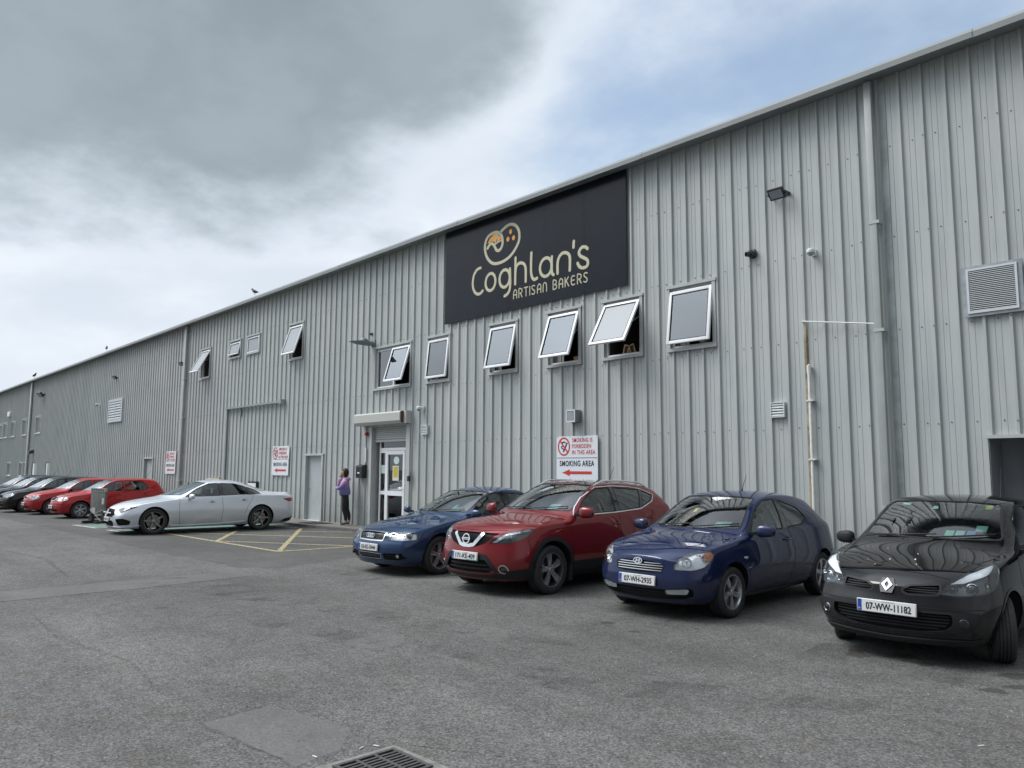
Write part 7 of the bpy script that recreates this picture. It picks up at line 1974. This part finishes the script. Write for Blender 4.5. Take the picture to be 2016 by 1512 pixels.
def detail_audi(P):
    L = P['L']; a = 34
    hl = U3(L, a, [(.06, -.43, .585, .02), (.10, -.42, .700, .03), (.22, -.60, .718, .05), (.40, -.79, .712, .05), (.40, -.80, .600, .03), (.22, -.66, .582, .03)])
    gr = sym([(0, .570), (-.32, .574), (-.35, .700), (0, .712)])
    lg = sym([(0, .280), (-.29, .285), (-.31, .365), (0, .370)]); sd = [(-.36, .275), (-.35, .375), (-.70, .385), (-.72, .30), (-.60, .27)]
    P['recess'] = [dict(o=hl, view=a, depth=.05), dict(o=gr, view='F', depth=.045, mirror=False), dict(o=lg, view='F', depth=.05, mirror=False), dict(o=sd, view='F', depth=.05)]
    P['lamps'] = [dict(name='headlight', o=hl, view=a, deep=.048, bulbs=[U3(L, a, [(.12, -.50, .645)])[0] + (.045, 'r'), U3(L, a, [(.30, -.70, .65)])[0] + (.045, 'p')])]; P['round_lamps'] = [(-.63, .335, .030, M_trimblk)]
    P['grilles'] = [dict(name='grille', o=gr, view='F', deep=.043, m=M_under, bars=[(z, z, -.325, .325, M_hid) for z in (.592, .614, .636, .658, .680)], barw=.010, baroff=-.006, frame=M_chrome, framew=.018),
        dict(name='lower_intake', o=lg, view='F', deep=.047, m=M_under, bars=[(z, z, -.295, .295, M_hid) for z in (.305, .325, .345)], barw=.008, frame=M_chrome, framew=.010),
        dict(name='side_intake', o=sd, view='F', deep=.047, m=M_under, mirror=True, bars=[(.30, 0, -.56, -.36, M_trimblk), (.34, 0, -.56, -.36, M_trimblk)])]
    P['badge'] = badge_rings
    P['seams'] = [dict(o=[(-.45, .725), (-.2, .735), (0, .738), (.2, .735), (.45, .725)], view='F', mirror=False), dict(o=[(.24, -.44), (.5, -.50), (.9, -.60), (1.35, -.67)], view='T'),
        dict(o=[(1.42, .90), (1.38, .70), (1.42, .30)], view='L'), dict(o=[(2.51, .95), (2.53, .70), (2.48, .30)], view='L'), dict(o=[(3.35, .95), (3.28, .75), (3.10, .60), (3.03, .30)], view='L'), dict(o=[(.44, .63), (.56, .60)], view='L'), dict(o=[(1.3, .262), (3.1, .262)], view='L', w=.012)]
    P['patches'] = [dict(name='pillar_trim', o=[(2.472, .975), (2.558, .98), (2.615, 1.322), (2.455, 1.325)], view='L', m=M_gblack, off=.003, r=.005),
        dict(name='tail_lamp', o=[(4.20, .88), (4.48, .88), (4.48, .74), (4.22, .76)], view='L', m=M_redlens, off=.005)]
    P['stickers'] = [(-.42, 1.055, .16, .05, PAPER), (-.36, 1.10, .05, .04, PAPER)]
    P['wipers'] = [((.50, -.012), (-.10, .02)), ((-.08, -.005), (-.58, .03))]
    return P

def detail_clio(P):
    L = P['L']; a = 36
    hl = U3(L, a, [(.11, -.42, .650, .02), (.20, -.46, .735, .05), (.36, -.55, .815, .06), (.56, -.65, .880, .06), (.70, -.735, .905, .02), (.64, -.765, .835, .05), (.52, -.775, .725, .06), (.38, -.735, .662, .05), (.22, -.57, .640, .04)])
    ug = [(-.125, .655), (-.13, .680), (-.19, .712), (-.42, .732), (-.43, .660), (-.40, .640), (-.17, .630)]
    lo = sym([(0, .305), (-.28, .315), (-.46, .345), (-.525, .40), (-.52, .485), (0, .480)])
    P['recess'] = [dict(o=hl, view=a, depth=.055), dict(o=ug, view='F', depth=.04, r=.02), dict(o=lo, view='F', depth=.07, mirror=False, r=.03)]
    P['lamps'] = [dict(name='headlight', o=hl, view=a, deep=.052, m=M_hid, bulbs=[U3(L, a, [(.20, -.52, .69)])[0] + (.040, 'r'), U3(L, a, [(.30, -.63, .70)])[0] + (.042, 'p'), U3(L, a, [(.44, -.71, .72)])[0] + (.038, 'r')], extra=[
            dict(name='light_strip', o=U3(L, a, [(.22, -.48, .735), (.40, -.58, .818), (.62, -.69, .880), (.66, -.735, .890), (.52, -.69, .820), (.30, -.56, .745)]), m=mat('lamp_pale', (.82, .84, .86), .2, .1), off=-.012, r=.01)]),
        ]
    P['grilles'] = [dict(name='grille', o=ug, view='F', deep=.038, m=M_under, mirror=True, bars=[(.705, 0, -.40, -.20, M_trimblk), (.685, 0, -.42, -.15, M_trimblk), (.665, 0, -.42, -.14, M_trimblk)], barw=.008, baroff=-.008, r=.02, frame=M_trimblk, framew=.022),
        dict(name='lower_intake', o=lo, view='F', deep=.067, m=M_under, r=.03, bars=[(z, z, -w, w, M_trimblk) for z, w in ((.345, .42), (.375, .48), (.405, .50), (.435, .51), (.462, .51))], barw=.010, baroff=-.025)]
    P['round_lamps'] = [(-.605, .415, .034, M_chrome)]
    P['badge'] = badge_diamond(.698, 1.12)
    P['seams'] = [dict(o=[(-.48, .775), (-.30, .808), (0, .822), (.30, .808), (.48, .775)], view='F', mirror=False, w=.006), dict(o=[(.60, -.62), (.75, -.66), (.95, -.69), (1.12, -.70)], view='T'),
        dict(o=[(-.74, .535), (-.5, .530), (0, .527), (.5, .530), (.74, .535)], view='F', mirror=False, w=.008),
        dict(o=[(1.22, .94), (1.18, .75), (1.24, .30)], view='L'), dict(o=[(2.44, 1.0), (2.46, .70), (2.38, .30)], view='L')]
    P['patches'] = [dict(name='bumper_mask', o=sym([(0, .482), (-.522, .487), (-.530, .40), (-.47, .342), (-.28, .312), (-.29, .300), (-.50, .320), (-.63, .345), (-.69, .42), (-.715, .505), (0, .500)]), view='F', m=M_trimblk, mirror=False, off=.004, r=.01),
        dict(name='chin_spoiler', o=sym([(0, .205), (-.60, .215), (-.70, .235), (-.70, .262), (-.55, .262), (0, .245)]), view='F', m=M_trimblk, mirror=False, off=.016, thick=.02, r=.01),
        dict(name='pillar_trim', o=[(2.382, 1.03), (2.50, 1.04), (2.462, 1.388), (2.342, 1.39)], view='L', m=M_gblack, off=.003, r=.005)]
    P['stickers'] = [(-.22, 1.135, .075, .050, PAPER2), (-.31, 1.135, .075, .050, PAPER), (-.40, 1.138, .07, .045, PAPER3), (-.47, 1.18, .09, .055, PAPER), (-.455, 1.385, .06, .035, PAPERY), (.02, 1.375, .055, .03, PAPER), (.36, 1.40, .10, .02, PAPER)]
    P['aerial'] = (3.1, -.25, .42, .25)
    P['wipers'] = [((.48, -.02), (-.12, .018)), ((-.10, -.012), (-.60, .03))]
    def extra(b, root, body, add):
        for (x, y, r_) in ((.42, .10, .012), (.46, -.12, .014), (.60, -.10, .010), (.36, -.16, .009), (.30, .20, .007), (.40, .30, .006), (.72, .22, .007)):
            add('bird_dropping', patch(b, [(x + b.ox + a_, y + c_) for a_, c_ in circle(0, 0, r_, 9, r_ * .5)], 'T', off=.0015, grid=.1), PAPER_W, body)
    P['extra'] = extra
    return P

def detail_merc(P):
    L = P['L']; a = 30
    hl = U3(L, a, [(.15, -.50, .645, .02), (.26, -.54, .712, .03), (.62, -.84, .735, .01), (.40, -.80, .655, .03), (.22, -.70, .570, .02)])
    gr = sym([(0, .455), (-.40, .462), (-.54, .520), (-.40, .665), (0, .675)])
    ce = sym([(0, .225), (-.42, .232), (-.47, .33), (-.40, .375), (0, .375)])
    si = U3(L, a, [(.12, -.55, .42, .03), (.26, -.78, .435, .04), (.40, -.86, .37, .04), (.36, -.82, .27, .03), (.18, -.62, .255, .03)])
    P['recess'] = [dict(o=hl, view=a, depth=.035), dict(o=gr, view='F', depth=.05, mirror=False), dict(o=ce, view='F', depth=.06, mirror=False), dict(o=si, view=a, depth=.05)]
    P['lamps'] = [dict(name='headlight', o=hl, view=a, deep=.033, m=mat('lamp_dark', (.03, .032, .036), .2, .3), bulbs=[U3(L, a, [(.30, -.68, .66)])[0] + (.028, 'p')], extra=[
        dict(name='light_strip', o=U3(L, a, [(.22, -.54, .690), (.56, -.80, .722), (.52, -.79, .712), (.24, -.57, .682)]), m=M_hid, off=-.008, r=.003)])]
    P['grilles'] = [dict(name='grille', o=gr, view='F', deep=.047, m=M_under, mesh=.03, frame=M_chrome, framew=.012),
        dict(name='lower_intake', o=ce, view='F', deep=.057, m=M_under), dict(name='side_intake', o=si, view=a, deep=.047, m=M_under, mirror=True)]
    P['badge'] = badge_star
    P['seams'] = [dict(o=[(1.58, .94), (1.56, .60), (1.60, .25)], view='L'), dict(o=[(2.70, .98), (2.72, .60), (2.68, .25)], view='L'), dict(o=[(3.58, 1.0), (3.52, .85), (3.42, .70), (3.34, .50)], view='L'),
        dict(o=[(.62, -.80), (.9, -.80), (1.3, -.77)], view='T'), dict(name='chrome_strip', o=[(1.66, .955), (2.66, .972), (3.36, .998), (3.84, 1.022)], view='L', w=.016, off=.005, thick=.005, m=M_chrome),
        dict(name='splitter', o=U3(L, a, [(.06, -.40, .215), (.16, -.62, .215), (.34, -.84, .225), (.50, -.92, .25)]), view=a, w=.020, off=.022, thick=.03, m=P['paint']),
        dict(name='side_skirt', o=[(1.36, .215), (1.8, .205), (2.6, .215), (3.36, .26)], view='L', w=.05, off=.030, thick=.04, m=P['paint'])]
    P['patches'] = [dict(name='pillar_trim', o=[(2.665, .985), (2.738, .988), (2.698, 1.325), (2.625, 1.325)], view='L', m=M_gblack, off=.003, r=.005), dict(name='pillar_trim', o=[(3.362, 1.01), (3.42, 1.015), (3.452, 1.21), (3.402, 1.225)], view='L', m=M_gblack, off=.003, r=.005),
        dict(name='tail_lamp', o=[(4.44, .875), (4.70, .90), (4.86, .885), (4.88, .80), (4.62, .79)], view='L', m=M_redlens, off=.005, r=.02),
        dict(name='diffuser', o=[(4.38, .20), (4.90, .26), (4.92, .36), (4.52, .30)], view='L', m=M_trimblk, off=.006, r=.01)]
    P['handle_m'] = M_chrome
    def extra(b, root, body, add):
        h0 = b.hit(4.74 + b.ox, .4, 'T')
        if h0:
            z = h0[0].z; m_ = MB(); m_.prism([(4.66 + b.ox, z - .02), (4.82 + b.ox, z + .004), (4.83 + b.ox, z - .008), (4.76 + b.ox, z - .04)], -.55, .55, 'y'); m_.obj('boot_spoiler', P['paint'], root)
    P['extra'] = extra
    P['wipers'] = []
    P['stickers'] = [(-.5, 1.06, .10, .05, PAPER)]
    return P

def detail_small(P, kind):
    L = P['L']; a = 36
    if kind == 'fabia':
        hl = U3(L, a, [(.06, -.34, .640, .02), (.12, -.34, .755, .04), (.26, -.58, .770, .04), (.40, -.74, .755, .04), (.36, -.74, .650, .03), (.20, -.62, .630, .02)])
        gr = sym([(0, .645), (-.27, .650), (-.27, .760), (-.10, .775), (0, .778)]); fr = M_chrome
    elif kind == 'oval':
        hl = U3(L, a, [(.08, -.40, .60, .05), (.18, -.44, .72, .07), (.34, -.62, .765, .06), (.44, -.75, .735, .06), (.38, -.755, .62, .06), (.20, -.60, .585, .05)])
        gr = sym([(0, .625), (-.24, .632), (-.27, .700), (0, .715)]); fr = M_chrome
    else:
        hl = U3(L, a, [(.08, -.38, .615, .03), (.16, -.36, .70, .05), (.34, -.56, .775, .04), (.50, -.74, .77, .04), (.42, -.76, .67, .05), (.22, -.62, .605, .03)])
        gr = sym([(0, .60), (-.33, .61), (-.33, .70), (0, .715)]); fr = M_trimblk
    lo = sym([(0, .26), (-.45, .27), (-.50, .34), (0, .35)])
    P['recess'] = [dict(o=hl, view=a, depth=.05), dict(o=gr, view='F', depth=.04, mirror=False), dict(o=lo, view='F', depth=.05, mirror=False)]
    P['lamps'] = [dict(name='headlight', o=hl, view=a, deep=.047, bulbs=[U3(L, a, [(.22, -.58, .69)])[0] + (.05, 'r')])]
    P['grilles'] = [dict(name='grille', o=gr, view='F', deep=.038, m=M_under, bars=[(z, z, -.25, .25, M_trimblk) for z in (.66, .68)], frame=fr, framew=.016), dict(name='lower_intake', o=lo, view='F', deep=.047, m=M_under)]
    P['seams'] = [dict(o=[(1.17, .88), (1.14, .60), (1.20, .28)], view='L'), dict(o=[(2.27, .97), (2.28, .60), (2.24, .28)], view='L'), dict(o=[(3.10, .97), (3.02, .75), (2.85, .55), (2.80, .28)], view='L'), dict(o=[(.30, -.45), (.6, -.60), (1.0, -.66)], view='T'),
        dict(name='bumper_strip', o=[(-.70, .535), (-.4, .53), (-.12, .53)], view='F', w=.03, off=.008, thick=.01, m=M_trimblk)]
    P['patches'] = [dict(name='tail_lamp', o=[(L - .42, 1.0), (L - .22, .98), (L - .14, .80), (L - .34, .80)], view='L', m=M_redlens, off=.005, r=.02)]
    P['aerial'] = (3.2, 0, .38, .55)
    P['badge'] = badge_oval(.735 if kind == 'fabia' else .675, .7) if kind != 'split' else badge_diamond(.67, .7)
    P['wipers'] = []
    return P

# ================================================================ the person on the pavement
def skin(name, joints, bones, m, parent, sub=2, root=0):
    """one continuous surface grown round a skeleton. joints: (x,y,z,radius or (rx,ry))"""
    me = bpy.data.meshes.new(name); me.from_pydata([j[:3] for j in joints], bones, [])
    o = bpy.data.objects.new(name, me); COL.objects.link(o)
    md = o.modifiers.new('k', 'SKIN'); md.use_smooth_shade = True; md.branch_smoothing = .5
    for i, j in enumerate(joints):
        sv = me.skin_vertices[0].data[i]; r_ = j[3]; sv.radius = r_ if isinstance(r_, tuple) else (r_, r_); sv.use_root = (i == root)
    s_ = o.modifiers.new('s', 'SUBSURF'); s_.levels = sub; s_.render_levels = sub
    dg = bpy.context.evaluated_depsgraph_get(); dg.update()
    m2 = bpy.data.meshes.new_from_object(o.evaluated_get(dg)); bpy.data.objects.remove(o)
    m2.polygons.foreach_set('use_smooth', [True] * len(m2.polygons)); m2.name = name
    return link(name, m2, m, parent)
def make_person():
    # local frame: faces -X, left side towards -Y (the viewer sees mostly the back-left three quarters)
    t = thing('person', 'person in lilac and purple hooded top and black leggings, holding a phone to the ear', 'person', (-20.25, 11.95, .086), R(52))
    M_skin = mat('skin', (.42, .24, .17), .55); M_leg = mat('leggings_black', (.010, .011, .014), .75)
    M_top = bpy.data.materials.new('hooded_top'); M_top.use_nodes = True; nt = M_top.node_tree; b = nt.nodes['Principled BSDF']; b.inputs['Roughness'].default_value = .85
    tc_ = N(nt, 'ShaderNodeTexCoord'); sp = N(nt, 'ShaderNodeSeparateXYZ'); nt.links.new(tc_.outputs['Object'], sp.inputs[0])
    nz = N(nt, 'ShaderNodeTexNoise'); nz.inputs['Scale'].default_value = 7; nt.links.new(tc_.outputs['Object'], nz.inputs['Vector'])
    ad = N(nt, 'ShaderNodeMath', operation='MULTIPLY_ADD'); nt.links.new(nz.outputs['Fac'], ad.inputs[0]); ad.inputs[1].default_value = .12; nt.links.new(sp.outputs['Z'], ad.inputs[2])
    rp = ramp(nt, [(.0, (.17, .16, .38)), (.45, (.20, .19, .44)), (.66, (.46, .27, .48)), (1.0, (.50, .30, .50))])
    mr = N(nt, 'ShaderNodeMapRange'); mr.inputs['From Min'].default_value = .85; mr.inputs['From Max'].default_value = 1.50; nt.links.new(ad.outputs[0], mr.inputs[0]); nt.links.new(mr.outputs[0], rp.inputs[0]); nt.links.new(rp.outputs[0], b.inputs['Base Color'])
    M_hair = mat('hair_dark', (.018, .012, .010), .5, bump=(60, .4)); M_shoe = mat('shoe_dark', (.030, .034, .040), .7); M_sole = mat('shoe_sole', (.5, .5, .48), .7)
    # body: legs (leggings), torso, neck and head as one skinned figure; skin tone shows at ankles, neck, face, hand
    J = [(0, 0, .86, (.105, .135)),            # 0 pelvis
         (.005, -.085, .80, (.105, .098)), (-.015, -.10, .46, (.068, .066)), (.035, -.105, .30, (.060, .056)), (.045, -.105, .105, (.038, .037)), (.045, -.105, .06, (.036, .036)),   # 1-4 left leg
         (.005, .085, .80, (.105, .098)), (.05, .10, .46, (.068, .066)), (.11, .105, .30, (.060, .056)), (.12, .105, .105, (.038, .037)), (.12, .105, .06, (.036, .036)),            # 5-8 right leg
         (-.01, 0, 1.02, (.10, .125)), (-.015, 0, 1.18, (.105, .13)), (-.005, 0, 1.30, (.095, .125)), (-.02, 0, 1.385, (.05, .052)), (-.035, 0, 1.44, (.045, .045))]
    Bn = [(0, 1), (1, 2), (2, 3), (3, 4), (4, 5), (0, 6), (6, 7), (7, 8), (8, 9), (9, 10), (0, 11), (11, 12), (12, 13), (13, 14), (14, 15)]
    body = skin('body', J, Bn, None, t)
    me = body.data; me.materials.append(M_leg); me.materials.append(M_skin)
    for p in me.polygons:
        z = p.center.z; p.material_index = 1 if (z < .155 or z > 1.28) else 0
    # head
    bm = bmesh.new(); bmesh.ops.create_uvsphere(bm, u_segments=28, v_segments=20, radius=1)
    for v in bm.verts:
        x, y, z = v.co
        X, Y, Z = x * .098, y * .076, z * .115
        if z < -.15: Y *= 1 - .30 * (-z - .15); X = X * (1 - .12 * (-z)) - .008 * (-z)
        if x < -.75 and abs(z + .10) < .28 and abs(y) < .30: X -= .022 * (1 - abs(z + .10) / .28) * (1 - abs(y) / .30)      # nose
        if x < -.7 and abs(z - .12) < .10 and .25 < abs(y) < .60: X += .006                                              # eye sockets
        v.co = (X - .045, Y, Z + 1.535)
    head = link('head', to_mesh(bm, 'head', None), M_skin, t)
    for sy in (-1, 1):
        m_ = MB(); m_.lathe([(-.004, .001), (-.003, .008), (0, .011)], 10, 'x', (-.132, sy * .030, 1.548)); m_.obj('eye', mat('eye_dark', (.03, .02, .02), .2), head)
        e = MB(); e.lathe([(-.006, .001), (-.006, .016), (.004, .019), (.006, .010)], 12, 'y', (-.035, sy * .076, 1.53)); e.obj('ear', M_skin, head)
    m_ = MB(); m_.tube([(-.134, -.022, 1.482), (-.139, 0, 1.480), (-.134, .022, 1.482)], .005, 6); m_.obj('mouth', mat('lips', (.30, .10, .09), .5), head)
    bm = bmesh.new(); bmesh.ops.create_uvsphere(bm, u_segments=30, v_segments=22, radius=1)
    rnd = random.Random(5)
    dele = []
    for v in bm.verts:
        x, y, z = v.co; k = 1 + .035 * math.sin(9 * math.atan2(y, x) + 3 * z) + rnd.uniform(-.012, .012)
        X, Y, Z = x * .118 * k, y * .094 * k, z * .125 * k
        if z < 0: X = X * (1 + .10 * z) + .012 * (-z)
        if z < -.45: Z = -.45 * .125 + (z + .45) * .20
        if x < -.30 and z < .42: dele.append(v)
        v.co = (X - .028, Y, Z + 1.555)
    bmesh.ops.delete(bm, geom=dele, context='VERTS'); hm = to_mesh(bm, 'hair', None)
    hair = link('hair', hm, M_hair, head); sdf = hair.modifiers.new('t', 'SOLIDIFY'); sdf.thickness = .012; sdf.offset = -1
    # hooded top: torso shell with both sleeves
    K = [(-.005, 0, .84, (.165, .19)), (-.02, 0, .99, (.168, .185)), (-.025, 0, 1.15, (.170, .185)), (-.005, 0, 1.28, (.140, .17)), (.0, 0, 1.375, (.075, .085)),
         (-.0, -.185, 1.305, (.078, .078)), (-.09, -.245, 1.13, (.066, .064)), (-.165, -.225, 1.08, (.058, .056)), (-.255, -.06, 1.10, (.048, .046)), (-.262, .02, 1.11, (.040, .038)),
         (-.0, .185, 1.305, (.078, .078)), (-.16, .215, 1.13, (.064, .062)), (-.225, .18, 1.14, (.056, .054)), (-.19, .12, 1.33, (.044, .042)), (-.175, .105, 1.375, (.036, .036))]
    Kb = [(0, 1), (1, 2), (2, 3), (3, 4), (3, 5), (5, 6), (6, 7), (7, 8), (8, 9), (3, 10), (10, 11), (11, 12), (12, 13), (13, 14)]
    skin('hooded_top', K, Kb, M_top, t)
    hd = MB(); hd.lathe([(1.31, .10), (1.35, .120), (1.385, .110), (1.40, .085), (1.38, .07), (1.35, .06)], 20, 'z', (.03, 0, 0)); hd.obj('hood', M_top, t)
    # right hand up at the cheek with phone, left hand tucked on the right elbow
    def hand(wx, wy, wz, d, up, name):
        d = Vector(d).normalized(); up = Vector(up).normalized(); s_ = d.cross(up).normalized(); w0 = Vector((wx, wy, wz))
        def Pp(a, b_, c): v = w0 + d * a + s_ * b_ + up * c; return (v.x, v.y, v.z)
        J = [Pp(0, 0, 0) + ((.022, .018),), Pp(.045, 0, 0) + ((.034, .014),), Pp(.080, 0, .002) + ((.036, .012),)]; Bn = [(0, 1), (1, 2)]
        for k, (off, ln) in enumerate(((-.027, .060), (-.009, .072), (.009, .067), (.026, .052))):
            i = len(J); J += [Pp(.088, off, 0) + (.009,), Pp(.088 + ln * .45, off * 1.05, .008) + (.0085,), Pp(.088 + ln * .75, off * 1.05, .026) + (.008,), Pp(.088 + ln * .85, off, .046) + (.007,)]
            Bn += [(2, i), (i, i + 1), (i + 1, i + 2), (i + 2, i + 3)]
        i = len(J); J += [Pp(.028, -.036, .004) + (.011,), Pp(.055, -.056, .016) + (.010,), Pp(.080, -.058, .034) + (.008,)]; Bn += [(1, i), (i, i + 1), (i + 1, i + 2)]
        return skin(name, J, Bn, M_skin, t)
    hand(-.160, .105, 1.385, (.22, -.15, 1), (.4, -.85, -.1), 'hand')
    hand(-.245, .03, 1.112, (-.05, 1, .12), (.95, .1, .1), 'hand')
    ph = MB(); ph.box(-.035, -.004, -.07, .035, .004, .07, M=Matrix.Translation((-.105, .092, 1.50)) @ Matrix.Rotation(R(25), 4, 'Y') @ Matrix.Rotation(R(8), 4, 'X')); ph.obj('phone', mat('phone_black', (.01, .01, .012), .15), t)
    for (cx, cy) in ((.045, -.105), (.12, .105)):
        s_ = MB(); s_.prism([(cx - .20, cy + .0), (cx - .17, cy + .040), (cx - .05, cy + .044), (cx + .06, cy + .036), (cx + .075, cy), (cx + .06, cy - .036), (cx - .05, cy - .044), (cx - .17, cy - .040)], .0, .028, 'z')
        so_ = s_.obj('shoe_sole', M_sole, t)
        skin('shoe', [(cx - .155, cy, .048, (.036, .024)), (cx - .08, cy, .058, (.040, .034)), (cx, cy, .070, (.040, .046)), (cx + .03, cy, .066, (.036, .042)), (cx + .0, cy, .105, (.036, .036))], [(0, 1), (1, 2), (2, 3), (2, 4)], M_shoe, t, root=2)
make_person()
FIT = {}
def place(key, P, label, loc, yaw, pnt, **kw):
    P.update(label=label, loc=(loc[0], loc[1], gz(loc[0])), yaw=yaw, paint=pnt, group=None); P.update(kw)
    det = {'accent': detail_accent, 'qash': detail_qash, 'audi': detail_audi, 'clio': detail_clio, 'merc': detail_merc, 'fabia': lambda p: detail_small(p, 'fabia'), 'getz': lambda p: detail_small(p, 'oval')}.get(key, lambda p: detail_small(p, 'split'))
    FIT[key] = make_car(det(P))
P_NAVY = paint('paint_navy', (.003, .013, .066), .3, .35); P_RED = paint('paint_deep_red', (.20, .006, .010), .4, .33)
P_BLUE = paint('paint_blue', (.011, .042, .115), .4, .33); P_BLACK = paint('paint_black', (.003, .003, .004), 0, .4, .03)
P_NAVY2 = paint('paint_ink', (.006, .008, .018), 0, .4); P_SILV = paint('paint_silver', (.72, .76, .81), .5, .34, .03); P_RED2 = paint('paint_red', (.42, .012, .013), .1, .35)
place('accent', hatch3(), 'dark blue three-door hatchback between the red crossover and the black hatchback', (-5.99, 9.53), 92, P_NAVY)
place('qash', crossover(), 'dark red crossover with roof rails parked under the nearest smoking sign', (-8.72, 9.22), 93, P_RED)
place('audi', saloon(), 'mid blue saloon parked in front of the entrance beside the red crossover', (-11.34, 9.38), 92.5, P_BLUE)
place('clio', hatch_round(), 'black rounded hatchback nearest the camera at the right edge', (-3.10, 9.52), 92, P_BLACK)
place('merc', coupe4(), 'long silver four-door coupe parked across the green bay', (-22.25, 8.58), 86, P_SILV)
place('fabia', hatch5(), 'bright red five-door hatchback just behind the grey barrier', (-32.1, 8.8), 90, P_RED2)
place('getz', hatch5(4.2, 1.67, 1.42, .82, 2.44), 'bright red hatchback second from the barrier, beside the black car', (-35.3, 8.65), 90, P_RED2)
place('megane', hatch5(4.209, 1.777, 1.457, .84, 2.625), 'black hatchback left of the two red cars', (-37.6, 8.2), 90, P_BLACK)
place('far1', hatch5(4.25, 1.80, 1.46, .84, 2.62), 'dark navy car fourth from the barrier', (-40.8, 8.2), 90, P_NAVY2)
place('far2', hatch5(4.25, 1.80, 1.46, .84, 2.62), 'dark car cut off by the left edge of the picture', (-44.5, 8.4), 90, P_BLACK)
